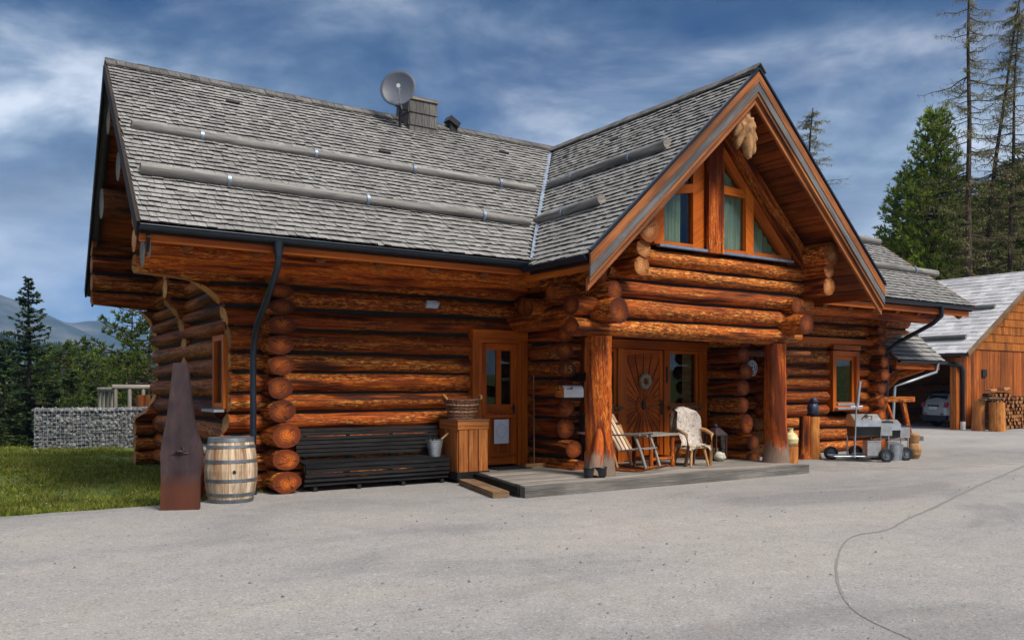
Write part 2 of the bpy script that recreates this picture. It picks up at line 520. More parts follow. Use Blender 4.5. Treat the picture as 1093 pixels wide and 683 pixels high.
def endgrain(name, core, ring, rim):
    t = NT(name, 0.7, 0, 0.2)
    tc = t.n.new('ShaderNodeTexCoord')
    ln = t.n.new('ShaderNodeVectorMath'); ln.operation = 'LENGTH'
    t.l.new(tc.outputs['UV'], ln.inputs[0])
    sp = t.n.new('ShaderNodeSeparateXYZ'); t.l.new(tc.outputs['UV'], sp.inputs[0])
    isl = t.island()
    ofs = t.n.new('ShaderNodeVectorMath'); ofs.operation = 'ADD'
    cb = t.n.new('ShaderNodeCombineXYZ'); t.l.new(t.math('MULTIPLY', isl, 50.0), cb.inputs[0])
    t.l.new(tc.outputs['UV'], ofs.inputs[0]); t.l.new(cb.outputs[0], ofs.inputs[1])
    nz = t.noise(ofs.outputs[0], 12, 5, 0.6)
    rr = t.math('ADD', ln.outputs['Value'], t.math('MULTIPLY', t.math('SUBTRACT', nz, 0.5), 0.07))
    w = t.math('SINE', t.math('MULTIPLY', rr, 150))
    c = t.mix(t.ramp(w, [(0.0, 0.0), (1.0, 0.7)]), core, ring)
    c = t.mix(t.ramp(rr, [(0.05, 0.0), (0.13, 0.6), (0.165, 0.95)]), c, rim)
    ang = t.math('ARCTAN2', sp.outputs[1], sp.outputs[0])
    ac = t.n.new('ShaderNodeCombineXYZ'); t.l.new(t.math('ADD', ang, t.math('MULTIPLY', isl, 40.0)), ac.inputs[0])
    t.l.new(t.math('MULTIPLY', ln.outputs['Value'], 1.5), ac.inputs[1])
    rad = t.noise(ac.outputs[0], 2.6, 2, 0.4)
    crk = t.ramp(rad, [(0.62, 0.0), (0.66, 1.0)])
    c = t.mix(t.math('MULTIPLY', crk, 0.85), c, (0.012, 0.005, 0.003))
    st = t.noise(ofs.outputs[0], 5, 5, 0.65)
    c = t.mix(t.ramp(st, [(0.44, 0.0), (0.62, 0.75)]), c, ring)
    c = t.mix(1.0, c, t.ramp(isl, [(0, 0.55), (1, 1.35)]), 'MULTIPLY')
    t.color(c); t.bump(t.math('SUBTRACT', nz, crk), 0.5, 0.01)
    return t.mat


M['end'] = endgrain('log_end_grain', (0.42, 0.100, 0.010), (0.10, 0.018, 0.003), (0.075, 0.014, 0.003))
M['end_pale'] = endgrain('pale_log_end_grain', (0.46, 0.22, 0.08), (0.22, 0.07, 0.016), (0.17, 0.045, 0.009))
M['end_cut'] = endgrain('cut_log_end_grain', (0.52, 0.27, 0.10), (0.33, 0.13, 0.04), (0.40, 0.17, 0.05))


def plain(name, c, rough=0.5, metal=0.0, var=0.25, sc=6.0, bump=0.0, spec=0.5):
    t = NT(name, rough, metal, spec)
    nz = t.noise(t.pos((1, 1, 1)), sc, 5, 0.6)
    k = t.ramp(nz, [(0.3, 1 - var), (0.7, 1 + var)])
    t.color(t.mix(1.0, k, c, 'MULTIPLY'))
    if bump: t.bump(nz, bump, 0.01)
    return t.mat


M['gutter'] = plain('blue_black_gutter', (0.010, 0.017, 0.028), 0.35, 0.2, 0.3)
M['zinc'] = plain('zinc_flashing', (0.20, 0.25, 0.33), 0.45, 0.5, 0.3)
M['snowlog'] = wood('snow_guard_log', (0.07, 0.067, 0.064), (0.165, 0.158, 0.15), (0.28, 0.27, 0.26), 0.85, 0.5, (0.8, 16), 0.3, 0.5, 0.2)
M['dish'] = plain('dish_grey', (0.065, 0.075, 0.10), 0.5, 0.0, 0.08)
M['steel'] = plain('stainless_steel', (0.50, 0.49, 0.47), 0.34, 0.85, 0.2)
M['galv'] = plain('galvanised_steel', (0.42, 0.46, 0.50), 0.42, 0.8, 0.25, 20)
M['dark_metal'] = plain('dark_metal', (0.025, 0.025, 0.027), 0.45, 0.5, 0.3)
M['hoop'] = plain('barrel_hoop', (0.16, 0.18, 0.20), 0.5, 0.7, 0.35, 9)
M['rubber'] = plain('tyre_rubber', (0.013, 0.013, 0.014), 0.8, 0, 0.2)
M['white'] = plain('white_paint', (0.72, 0.71, 0.68), 0.5, 0, 0.08)
M['paper'] = plain('paper_notice', (0.66, 0.68, 0.72), 0.7, 0, 0.06)
M['red'] = plain('red_paint', (0.35, 0.02, 0.025), 0.4, 0, 0.1)
M['fleece'] = plain('sheepskin', (0.47, 0.41, 0.36), 0.95, 0, 0.10, 14, 0.6, 0.1)
M['bone'] = plain('pale_root', (0.32, 0.17, 0.075), 0.8, 0, 0.4, 8, 0.9, 0.2)
M['pumpkin'] = plain('pale_gourd', (0.62, 0.52, 0.26), 0.5, 0, 0.2)
M['stone_pale'] = plain('pale_stone', (0.42, 0.40, 0.33), 0.8, 0, 0.3, 20, 0.5)
M['bird'] = plain('dark_blue_carving', (0.020, 0.030, 0.062), 0.45, 0, 0.6, 25, 0.8)
M['wicker'] = wood('wicker', (0.05, 0.016, 0.01), (0.16, 0.055, 0.03), (0.36, 0.19, 0.11), 0.6, 0.5, (12, 40), 0.3, 0.6, 0.6)
M['bristle'] = plain('broom_bristle', (0.40, 0.25, 0.11), 0.9, 0, 0.4, 40)
M['mat'] = plain('door_mat', (0.012, 0.012, 0.013), 0.95, 0, 0.5, 60, 0.6)
M['lampglass'] = plain('lamp_cover', (0.42, 0.48, 0.55), 0.3, 0, 0.1)
M['chink'] = plain('dark_log_sealing', (0.010, 0.006, 0.004), 0.95, 0, 0.5, 14, 0.4)
M['interior'] = plain('dark_interior', (0.012, 0.010, 0.009), 0.9, 0, 0.2)
M['sign_face'] = plain('sign_face', (0.02, 0.02, 0.022), 0.4, 0, 0.2)
M['sign_mark'] = plain('sign_mark', (0.36, 0.36, 0.35), 0.5, 0, 0.1)
M['car_paint'] = plain('silver_grey_car_paint', (0.44, 0.45, 0.48), 0.3, 0.25, 0.06)
M['car_black'] = plain('car_black_plastic', (0.012, 0.012, 0.013), 0.5, 0, 0.1)
M['car_glass'] = plain('car_glass', (0.02, 0.024, 0.03), 0.06, 0, 0.05)
M['wreath'] = plain('dry_wreath', (0.34, 0.27, 0.19), 0.95, 0, 0.5, 40, 0.8)


def rust():
    t = NT('rusted_steel', 0.75, 0.1, 0.3)
    a = t.noise(t.uv((2.5, 2.5, 2.5), 'Object'), 1.2, 7, 0.62, 0.3)
    b = t.noise(t.uv((9, 9, 1.2), 'Object'), 1.0, 5, 0.6)
    sp = t.n.new('ShaderNodeSeparateXYZ'); tc = t.n.new('ShaderNodeTexCoord'); t.l.new(tc.outputs['Object'], sp.inputs[0])
    c = t.ramp(t.math('ADD', t.math('MULTIPLY', a, 0.6), t.math('MULTIPLY', b, 0.4)),
               [(0.32, (0.012, 0.008, 0.011)), (0.5, (0.040, 0.025, 0.028)), (0.68, (0.080, 0.048, 0.045))])
    zz_ = t.math('ADD', sp.outputs['Z'], t.math('MULTIPLY', a, 0.16))
    c = t.mix(t.ramp(zz_, [(0.36, 1.0), (0.60, 0.0)]), c, t.mix(b, (0.050, 0.014, 0.008), (0.12, 0.038, 0.017)))
    t.color(c); t.bump(a, 0.4, 0.01)
    return t.mat


M['rust'] = rust()


def glass_mat():
    m = bpy.data.materials.new('window_glass'); m.use_nodes = True
    n, l = m.node_tree.nodes, m.node_tree.links
    n.clear()
    o = n.new('ShaderNodeOutputMaterial'); mx = n.new('ShaderNodeMixShader')
    tr = n.new('ShaderNodeBsdfTransparent'); tr.inputs[0].default_value = (0.78, 0.84, 0.82, 1)
    gl = n.new('ShaderNodeBsdfGlossy'); gl.inputs['Roughness'].default_value = 0.015
    lw = n.new('ShaderNodeLayerWeight'); lw.inputs[0].default_value = 0.5
    pw = n.new('ShaderNodeMath'); pw.operation = 'POWER'; pw.inputs[1].default_value = 4.0; l.new(lw.outputs['Facing'], pw.inputs[0])
    fr = n.new('ShaderNodeMath'); fr.operation = 'MULTIPLY_ADD'; fr.inputs[1].default_value = 0.8; fr.inputs[2].default_value = 0.045; l.new(pw.outputs[0], fr.inputs[0])
    l.new(fr.outputs[0], mx.inputs[0]); l.new(tr.outputs[0], mx.inputs[1]); l.new(gl.outputs[0], mx.inputs[2])
    l.new(mx.outputs[0], o.inputs[0])
    return m


M['glass'] = glass_mat()


def curtain():
    t = NT('green_curtain', 0.8, 0, 0.2)
    a = t.noise(t.pos((9, 9, 0.6)), 1, 3)
    b = t.noise(t.pos((2, 2, 2)), 1, 5)
    c = t.ramp(t.math('ADD', t.math('MULTIPLY', a, 0.6), t.math('MULTIPLY', b, 0.4)), [(0.35, (0.20, 0.23, 0.14)), (0.65, (0.46, 0.48, 0.34))])
    t.color(c); return t.mat


M['curtain'] = curtain()


def gravel(name='yard_gravel', k=1.0):
    t = NT(name, 0.92, 0, 0.25)
    p = t.pos()
    fine = t.noise(p, 55, 6, 0.75)
    spk = t.voro(p, 42, 'F1', 'Color')
    sp = t.n.new('ShaderNodeSeparateColor'); t.l.new(spk, sp.inputs[0])
    med = t.noise(p, 3.0, 6, 0.65)
    bigp = t.noise(t.pos((1.0, 2.2, 1.0)), 0.20, 6, 0.6, 0.5)
    c = t.ramp(fine, [(0.30, (0.155, 0.148, 0.141)), (0.48, (0.285, 0.274, 0.262)), (0.68, (0.40, 0.386, 0.37))])
    stones = t.ramp(sp.outputs[0], [(0.0, 0.6), (0.12, 0.95), (0.8, 1.0), (1.0, 1.3)])
    c = t.mix(0.75, c, stones, 'MULTIPLY')
    c = t.mix(1.0, c, t.ramp(med, [(0.3, 0.90), (0.7, 1.06)]), 'MULTIPLY')
    c = t.mix(1.0, c, t.ramp(bigp, [(0.36, (0.74, 0.745, 0.76)), (0.46, (0.95, 0.948, 0.945)), (0.7, (1.12, 1.08, 1.02))]), 'MULTIPLY')
    brown = t.noise(p, 0.8, 5, 0.6)
    c = t.mix(t.ramp(brown, [(0.58, 0.0), (0.75, 0.35)]), c, (0.33, 0.275, 0.22))
    c = t.mix(1.0, c, (k, k, k * 1.025), 'MULTIPLY')
    t.color(c)
    t.bump(t.math('ADD', fine, t.math('MULTIPLY', sp.outputs[1], 0.4)), 0.45, 0.012)
    return t.mat


M['gravel'] = gravel('yard_gravel', 0.84)


def darktar(name, c0, c1):
    t = NT(name, 0.9, 0, 0.25)
    p = t.pos()
    f = t.noise(p, 55, 6, 0.75)
    t.color(t.ramp(f, [(0.3, c0), (0.7, c1)])); t.bump(f, 0.4, 0.01)
    return t.mat


M['tar'] = darktar('tar_seam', (0.085, 0.082, 0.079), (0.25, 0.24, 0.23))
M['patch'] = gravel('yard_gravel_dark', 0.755)  # yard gravel in a darker tone


def ground_mat():
    t = NT('meadow_soil', 0.95, 0, 0.15)
    p = t.pos()
    a = t.noise(p, 1.3, 6, 0.65); b = t.noise(p, 14, 5, 0.7)
    c = t.ramp(t.math('ADD', t.math('MULTIPLY', a, 0.55), t.math('MULTIPLY', b, 0.45)),
               [(0.36, (0.075, 0.058, 0.035)), (0.48, (0.060, 0.085, 0.018)), (0.66, (0.115, 0.145, 0.03))])
    t.color(c); t.bump(b, 0.6, 0.03)
    return t.mat


M['meadow'] = ground_mat()


def leaf(name, a, b, c):
    t = NT(name, 0.7, 0, 0.2)
    x = t.ramp(t.island(), [(0.0, a), (0.55, b), (1.0, c)])
    nz = t.noise(t.pos(), 0.9, 3, 0.6)
    x = t.mix(1.0, x, t.ramp(nz, [(0.3, 0.55), (0.7, 1.35)]), 'MULTIPLY')
    t.color(x)
    # thin leaves let some light through
    tl = t.n.new('ShaderNodeBsdfTranslucent'); t.l.new(x, tl.inputs['Color'])
    ms = t.n.new('ShaderNodeMixShader'); ms.inputs[0].default_value = 0.4
    t.l.new(t.b.outputs[0], ms.inputs[1]); t.l.new(tl.outputs[0], ms.inputs[2])
    t.l.new(ms.outputs[0], t.n['Material Output'].inputs['Surface'])
    return t.mat


M['spruce'] = leaf('spruce_needles', (0.012, 0.026, 0.012), (0.030, 0.056, 0.018), (0.075, 0.105, 0.022))
M['pine'] = leaf('pine_needles', (0.062, 0.115, 0.012), (0.18, 0.26, 0.022), (0.34, 0.37, 0.045))
M['pine_dark'] = leaf('dark_pine_needles', (0.022, 0.044, 0.010), (0.065, 0.105, 0.015), (0.15, 0.18, 0.026))
M['larch'] = leaf('larch_twigs', (0.13, 0.115, 0.065), (0.22, 0.20, 0.09), (0.30, 0.30, 0.11))
M['young'] = leaf('bright_needles', (0.024, 0.044, 0.012), (0.050, 0.080, 0.016), (0.11, 0.135, 0.03))
M['grassblade'] = leaf('grass_blades', (0.075, 0.100, 0.012), (0.145, 0.180, 0.020), (0.28, 0.25, 0.06))
M['farwood'] = leaf('far_wood', (0.012, 0.026, 0.014), (0.022, 0.040, 0.020), (0.035, 0.055, 0.026))


def mountain_mat():
    t = NT('mountain', 0.95, 0, 0.1)
    p = t.pos((0.006, 0.006, 0.012))
    a = t.noise(p, 1, 8, 0.65)
    c = t.ramp(a, [(0.36, (0.016, 0.030, 0.024)), (0.52, (0.040, 0.050, 0.045)), (0.66, (0.10, 0.10, 0.095))])
    pz = t.n.new('ShaderNodeNewGeometry'); sp = t.n.new('ShaderNodeSeparateXYZ'); t.l.new(pz.outputs['Position'], sp.inputs[0])
    sn = t.math('ADD', t.math('MULTIPLY', sp.outputs['Z'], 1 / 300.0), t.math('MULTIPLY', t.noise(t.pos((0.02, 0.02, 0.01)), 1, 6, 0.7), 0.9))
    c = t.mix(t.ramp(sn, [(1.22, 0.0), (1.32, 0.6)]), c, (0.62, 0.64, 0.68))
    t.color(c)
    return t.mat


M['mountain'] = mountain_mat()


def stone_mat():
    t = NT('gabion_stone', 0.85, 0, 0.25)
    c = t.ramp(t.island(), [(0, (0.075, 0.08, 0.09)), (0.5, (0.15, 0.155, 0.16)), (1, (0.27, 0.265, 0.26))])
    nz = t.noise(t.pos(), 9, 5, 0.65)
    c = t.mix(1.0, c, t.ramp(nz, [(0.3, 0.7), (0.7, 1.25)]), 'MULTIPLY')
    t.color(c); t.bump(nz, 0.5, 0.02)
    return t.mat


M['stone'] = stone_mat()

# ------------------------------------------------------------------ setting: yard, terrain, hills
def smooth01(x):
    x = max(0.0, min(1.0, x)); return x * x * (3 - 2 * x)


def hgt(x, y):
    """terrain around the yard; the yard itself is level"""
    # the land falls away behind the lawn to the north-west, forest ground rises a little in the east
    d = max(0.0, (y - 26.0) - max(0.0, x - 6.0) * 1.4)
    d2 = max(0.0, -x - 9.0)
    f = math.hypot(d, d2)
    h = -0.20 * f if f < 40 else -8.0 - 0.10 * (f - 40)
    h = max(h, -34.0)
    lawn = smooth01((y - 12.6) / 6.0) * smooth01((4.2 - x) / 4.0)
    h += lawn * 0.10
    r = math.hypot(x - 9, y - 12)
    if r > 45: h += 0.8 * noise.noise(Vector((x * 0.03, y * 0.03, 0))) * min(1, (r - 45) / 40)
    if y < 12.4 or (x > 4.7 and y < 24): h -= 0.12
    east = smooth01((x - 44) / 60.0)
    h += east * 5.0
    return h


def terrain():
    # polar-ish grid: fine near, coarse far
    xs = [-3800, -2500, -1600, -1000, -600, -380, -240, -150, -95, -62, -42, -30, -22, -16, -12, -9, -6.5, -4.5, -3, -1.5, 0, 1.5, 3, 4.5, 6, 8, 11, 15, 20, 26, 33, 42, 52, 64, 80, 110, 160, 240, 380, 600, 1000, 1600, 2500, 3800]
    ys = [-3800, -2000, -1000, -500, -250, -120, -60, -30, -15, -5, 5, 9, 11, 12.5, 13.5, 14.5, 16, 17.5, 19, 21, 23, 25, 26, 27.5, 29, 31, 34, 38, 43, 50, 60, 75, 95, 120, 160, 220, 300, 420, 600, 850, 1200, 1800, 2600, 3800]
    mb = MB()
    nx = len(xs)
    vs_ = [(x, y, hgt(x, y) - 0.004) for y in ys for x in xs]
    fs = [(j * nx + i, j * nx + i + 1, (j + 1) * nx + i + 1, (j + 1) * nx + i) for j in range(len(ys) - 1) for i in range(nx - 1)]
    mb.add(vs_, fs, None, 0, True)
    o = mb.build('terrain', M['meadow'])
    tag(o, kind='structure')


terrain()

# yard surface: one level sheet, its lawn edge runs past the house's left end
yard_poly = [(-60, -60), (90, -60), (90, 15.6), (60, 24.5), (36, 26), (23.2, 26), (23.2, 20.5), (4.6, 20.5), (4.6, 13.0)]
edge = []
for i in range(160):
    t_ = (i / 159) ** 2.2
    x = 4.6 - t_ * 64.6
    y = 12.62 if x > -1 else 12.62 + (x + 1) * 0.12
    if x < 4.55: y -= 0.10 * noise.noise(Vector((x * 1.3, 3, 0))) + 0.07 * noise.noise(Vector((x * 5.3, 7, 0)))
    y += 0.95 * smooth01((x - 2.95) / 0.7)
    edge.append((x, y))
mb = MB()
poly = yard_poly[:-1] + edge
bm = bmesh.new()
vv = [bm.verts.new((x, y, 0.0)) for x, y in poly]
bm.faces.new(vv)
bmesh.ops.triangulate(bm, faces=bm.faces[:])
me = bpy.data.meshes.new('yard'); bm.to_mesh(me); bm.free()
me.materials.append(M['gravel'])
yard = bpy.data.objects.new('yard', me); COL.objects.link(yard); tag(yard, kind='structure')
# flip check: normals up
if me.polygons[0].normal.z < 0:
    me.flip_normals()


def strip(name, pts, widths, z, mat, sub=8):
    """a flat irregular ribbon on the yard"""
    mb = MB(); P = []
    for i in range(len(pts) - 1):
        for k in range(sub):
            t_ = k / sub
            p0 = pts[max(0, i - 1)]; p1 = pts[i]; p2 = pts[i + 1]; p3 = pts[min(len(pts) - 1, i + 2)]
            q = [0.5 * ((2 * b) + (-a + c) * t_ + (2 * a - 5 * b + 4 * c - d) * t_ ** 2 + (-a + 3 * b - 3 * c + d) * t_ ** 3) for a, b, c, d in zip(p0, p1, p2, p3)]
            w = widths[i] * (1 - t_) + widths[i + 1] * t_
            P.append((q[0], q[1], w))
    P.append((*pts[-1], widths[-1]))
    L, Rr = [], []
    for i, (x, y, w) in enumerate(P):
        a = P[max(0, i - 1)]; b = P[min(len(P) - 1, i + 1)]
        dx, dy = b[0] - a[0], b[1] - a[1]
        l = math.hypot(dx, dy) or 1
        nx, ny = -dy / l, dx / l
        w1 = w * (1 + 0.9 * noise.noise(Vector((x * 3, y * 3, 1)))); w2 = w * (1 + 0.9 * noise.noise(Vector((x * 3, y * 3, 9))))
        L.append((x + nx * w1 / 2, y + ny * w1 / 2, z)); Rr.append((x - nx * w2 / 2, y - ny * w2 / 2, z))
    n = len(P)
    mb.add(L + Rr, [(n + i, n + i + 1, i + 1, i) for i in range(n - 1)])
    o = mb.build(name, mat); tag(o, kind='structure'); return o


# ------------------------------------------------------------------ the log house
HL = Vector((9.0, 13.0, 0.0))
house = thing('log_house', 'large orange log house with grey shingle roof, gabled porch and satellite dish above its ridge', 'house', HL)
LOGM = [M['log'], M['end'], M['end_cut'], M['end_pale']]
SX = [0.0, 0.30, 0.62, 0.93, 1.25, 1.57, 1.91, 2.23, 2.63, 2.95, 3.30, 3.66, 4.02, 4.38, 4.74, 5.05]       # bed joints of the X walls
SY = [0.0, 0.36, 0.70, 1.10, 1.47, 1.83, 2.16, 2.49, 2.80, 3.05, 3.30, 3.62, 3.95, 4.28, 4.62, 4.95]


def prof_wing(z, pts):
    """left cut edge x at height z"""
    if z <= pts[0][1]: return pts[0][0]
    for (xa, za), (xb, zb) in zip(pts, pts[1:]):
        if za <= z <= zb:
            return xa + (xb - xa) * (z - za) / (zb - za)
    return pts[-1][0]


WING = [(3.18, 0.0), (3.36, 0.45), (3.54, 0.78), (3.64, 1.05), (3.68, 1.42), (3.68, 2.35), (3.65, 2.66), (3.58, 2.92), (3.46, 3.10), (3.28, 3.24), (3.02, 3.33), (2.34, 3.37), (2.30, 3.39), (2.30, 9)]
WING_B = [(3.30, 0.0), (3.30, 1.02), (3.52, 1.14), (3.70, 1.45), (3.75, 1.75), (3.75, 2.55), (3.70, 2.85), (3.60, 3.08), (3.40, 3.30), (3.15, 3.37), (2.50, 3.39), (2.47, 3.41), (2.47, 9)]
WING_M = [(3.34, 0.0), (3.60, 0.85), (3.67, 1.2), (3.67, 2.6), (3.60, 2.92), (3.48, 3.12), (3.36, 3.22), (3.34, 3.24), (3.34, 9)]


def log_run(mb, axis, a0, a1, fixed, zc, hz, hy, rag=0.02, fn=None, n=16, step=0.24, capm=1, seed=0):
    """one log (or piece of one) along axis between a0 and a1"""
    k = max(2, int(abs(a1 - a0) / step) + 1)
    pts = []
    for i in range(k + 1):
        t_ = a0 + (a1 - a0) * i / k
        wy = rag * noise.noise(Vector((t_ * 0.5, seed * 3.7, fixed)))
        wz = 0.022 * noise.noise(Vector((t_ * 0.45, seed * 5.1, fixed + 9)))
        p = (t_, fixed + wy, zc + wz) if axis == 'X' else (fixed + wy, t_, zc + wz)
        pts.append(p)
    tp = rnd.uniform(-0.05, 0.05)
    rads = [hy * (1 + tp * (i / k - 0.5) + 0.035 * noise.noise(Vector((i * 0.6, seed * 9.1, 2)))) for i in range(k + 1)]
    mb.tube(pts, rads, n, 0, capm, 0.11, seed, hz / hy, fn)


def wall(name, axis, fixed, seams, lo, hi, zmax=99, openings=(), profile=None, profile_hi=None, hy=0.20, zmin=0.0, capm=1, mats=None, ragend=0.07, over=-0.009):
    """a wall of stacked logs. lo/hi: numbers or functions of z"""
    mb = MB()
    for i in range(len(seams) - 1):
        z0, z1 = seams[i], seams[i + 1]
        if z0 < zmin - 1e-6 or z1 > zmax + 1e-6: continue
        zc = (z0 + z1) / 2; hz = (z1 - z0) / 2 + over
        a = lo(zc) if callable(lo) else lo + rnd.uniform(-ragend, ragend)
        b = hi(zc) if callable(hi) else hi + rnd.uniform(-ragend, ragend)
        segs = [(a, b)]
        for (o0, o1, oz0, oz1) in openings:
            if zc > oz0 - 0.02 and zc < oz1 + 0.02:
                ns = []
                for s in segs:
                    if s[1] <= o0 or s[0] >= o1: ns.append(s); continue
                    if s[0] < o0: ns.append((s[0], o0))
                    if s[1] > o1: ns.append((o1, s[1]))
                segs = ns
        for (sa, sb) in segs:
            fn = None
            cm = capm
            if profile and sa == a:
                pr_ = profile
                fn = (lambda q, s=sa, P=pr_: Vector((prof_wing(q.z, P), q.y, q.z)) if q.x < s + 0.02 else (Vector((max(q.x, prof_wing(q.z, P)), q.y, q.z))))
                cm = 2
            if profile_hi and sb == b:
                pr_ = profile_hi
                fn2 = (lambda q, s=sb, P=pr_: Vector((prof_wing(q.z, P), q.y, q.z)) if q.x > s - 0.02 else (Vector((min(q.x, prof_wing(q.z, P)), q.y, q.z))))
                fn = fn2
                cm = 2
            log_run(mb, axis, sa, sb, fixed, zc, hz, hy * rnd.uniform(0.93, 1.08), 0.03, fn, seed=rnd.uniform(0, 99), capm=cm)
    w_ = mb.build(name, mats or LOGM, house, HL)
    # recessed dark sealing between the logs
    ch = MB()
    za, zb_ = max(zmin, seams[0]) + 0.02, min(zmax, seams[-1]) - 0.06
    for i in range(len(seams) - 1):
        z0, z1 = seams[i], seams[i + 1]
        if z0 < zmin - 1e-6 or z1 > zmax + 1e-6 or i == 0: continue
        a = (lo(z0 + .05) if callable(lo) else lo) + 0.30; b = (hi(z0 + .05) if callable(hi) else hi) - 0.30
        if profile: a = max(prof_wing(z0 - .1, profile), prof_wing(z0 + .1, profile)) + 0.06
        if profile_hi: b = min(prof_wing(z0 - .1, profile_hi), prof_wing(z0 + .1, profile_hi)) - 0.06
        segs = [(a, b)]
        for (o0, o1, oz0, oz1) in openings:
            if oz0 - 0.1 < z0 < oz1 + 0.02:
                ns = []
                for q in segs:
                    if q[1] <= o0 or q[0] >= o1: ns.append(q); continue
                    if q[0] < o0: ns.append((q[0], o0))
                    if q[1] > o1: ns.append((o1, q[1]))
                segs = ns
        for (sa, sb) in segs:
            if sb - sa < 0.05: continue
            if axis == 'X': ch.rbox(sa, sb, fixed - 0.085, fixed + 0.085, z0 - 0.05, z0 + 0.05)
            else: ch.rbox(fixed - 0.085, fixed + 0.085, sa, sb, z0 - 0.05, z0 + 0.05)
    if ch.v: tag(ch.build('chinking', M['chink'], w_, HL), kind='stuff')
    return w_


wp = lambda P: (lambda z: prof_wing(z, P))
# south wall with its flying end beyond the corner, cut to a curve
wall('front_wall', 'X', 13.60, SX, wp(WING), 9.75, 4.80, [(8.05, 9.30, 0.1, 2.74)], profile=WING)
# top plate logs under the eave
# left end wall: log ends stick out of the front wall, the three lowest further
def endlo(z): return (12.86 + rnd.uniform(-.03, .03)) if z < 1.15 else 13.10 + rnd.uniform(-.05, .04)
wall('cross_wall', 'Y', 4.37, SY, endlo, 15.0, 4.9, hy=0.205)
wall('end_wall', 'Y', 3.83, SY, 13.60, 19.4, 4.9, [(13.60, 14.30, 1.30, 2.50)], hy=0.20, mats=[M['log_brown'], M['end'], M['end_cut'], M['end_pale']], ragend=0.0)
wall('middle_wall_wing', 'X', 16.60, SX, wp(WING_M), 4.5, 5.0, profile=WING_M)
wall('back_wall', 'X', 19.45, SX, wp(WING_B), 21.0, 4.8, profile=WING_B)
# porch side walls and entry wall
def annlo(z): return (12.05 if z < 0.36 else 12.22 if z < 0.7 else 12.45) + rnd.uniform(-.05, .05)
wall('porch_side_wall', 'Y', 9.52, SY, annlo, 13.75, 2.85, hy=0.20, capm=1)
wall('porch_side_wall', 'Y', 13.84, SY, lambda z: (11.75 if z < 0.72 else 11.95) + rnd.uniform(-.06, .06), 15.2, 2.85, hy=0.19)
wall('entry_wall', 'X', 13.02, SX, 9.6, 13.9, 3.0, [(10.20, 13.72, -1, 2.72)], hy=0.17)
# gable front over the porch
GS = [2.51, 2.84, 3.20, 3.52, 3.80, 4.12]
wall('gable_front_wall', 'X', 11.12, GS, lambda z: 8.62 if z < 3.2 else 9.3, lambda z: 14.35 if z < 3.3 else 14.7, hy=0.215)
# wing to the right
def w2(z): return 21.45
WING_R = [(21.05, 0), (20.98, 1.0), (20.98, 2.35), (21.10, 2.75), (21.35, 3.00), (21.9, 3.12), (22.35, 3.16), (22.4, 9)]
wall('right_front_wall', 'X', 13.60, SX, 16.3, wp(WING_R), 4.8, [(18.72, 19.92, 1.02, 2.62)], profile_hi=WING_R)
wall('right_cross_wall', 'Y', 16.5, SY, 13.15, 19.5, 4.9)
wall('right_end_wall', 'Y', 20.6, SY, 13.12, 19.9, 4.9)
wall('passage_back_wall', 'X', 15.6, SX, 13.7, 16.6, 4.9, hy=0.2)
# carrying beams that come forward over the porch, with round ends
for (x, y0, z, r) in ((9.12, 10.50, 2.92, 0.205), (9.22, 10.72, 3.27, 0.165), (9.15, 11.0, 3.58, 0.17), (13.95, 10.50, 2.90, 0.205), (13.98, 10.75, 3.28, 0.16)):
    mb = MB(); log_run(mb, 'Y', y0, 15.0, x, z, r, r, seed=rnd.uniform(0, 99)); mb.build('porch_beam', LOGM, house, HL)
for (x, y0, z, r) in ((9.66, 10.38, 4.30, 0.235), (9.62, 10.44, 3.97, 0.155), (9.58, 10.46, 3.68, 0.165), (14.55, 10.38, 4.30, 0.235), (14.57, 10.44, 3.99, 0.155), (14.60, 10.46, 3.68, 0.185)):
    mb = MB(); log_run(mb, 'Y', y0, 15.5, x, z, r, r, seed=rnd.uniform(0, 99), capm=3); mb.build('plate_log', LOGM, house, HL)
# header log stubs left of the porch corner
for (y, z, r, x0) in ((13.05, 3.15, 0.2, 8.95), (12.5, 3.10, 0.17, 8.7), (11.6, 3.30, 0.16, 8.55)):
    mb = MB(); log_run(mb, 'X', x0, 10.0, y, z, r, r, seed=rnd.uniform(0, 99)); mb.build('corner_log', LOGM, house, HL)
# purlins carrying the left roof overhang
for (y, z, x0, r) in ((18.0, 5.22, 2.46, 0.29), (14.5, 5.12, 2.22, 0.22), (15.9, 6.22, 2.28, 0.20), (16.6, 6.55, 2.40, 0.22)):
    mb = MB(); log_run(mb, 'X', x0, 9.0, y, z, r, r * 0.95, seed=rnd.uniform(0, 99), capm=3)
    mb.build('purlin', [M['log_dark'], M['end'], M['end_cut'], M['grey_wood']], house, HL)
# ridge beam of the gable
mb = MB(); log_run(mb, 'Y', 10.42, 15.5, 12.0, 6.72, 0.2, 0.2); mb.build('ridge_beam', LOGM, house, HL)

# ---- roof ----
RY, RZ = 16.3, 7.35
EY, EZ = 11.86, 3.83
MS = (RZ - EZ) / (RY - EY)
GX, GY0, GZ0 = 12.0, 10.1, 7.30
GH = 3.80
GEZ = 3.72
GSL = (GZ0 - GEZ) / GH
xl = lambda y: 2.08 + (y - EY) * 0.0527          # left verge, slightly flared
roof = None


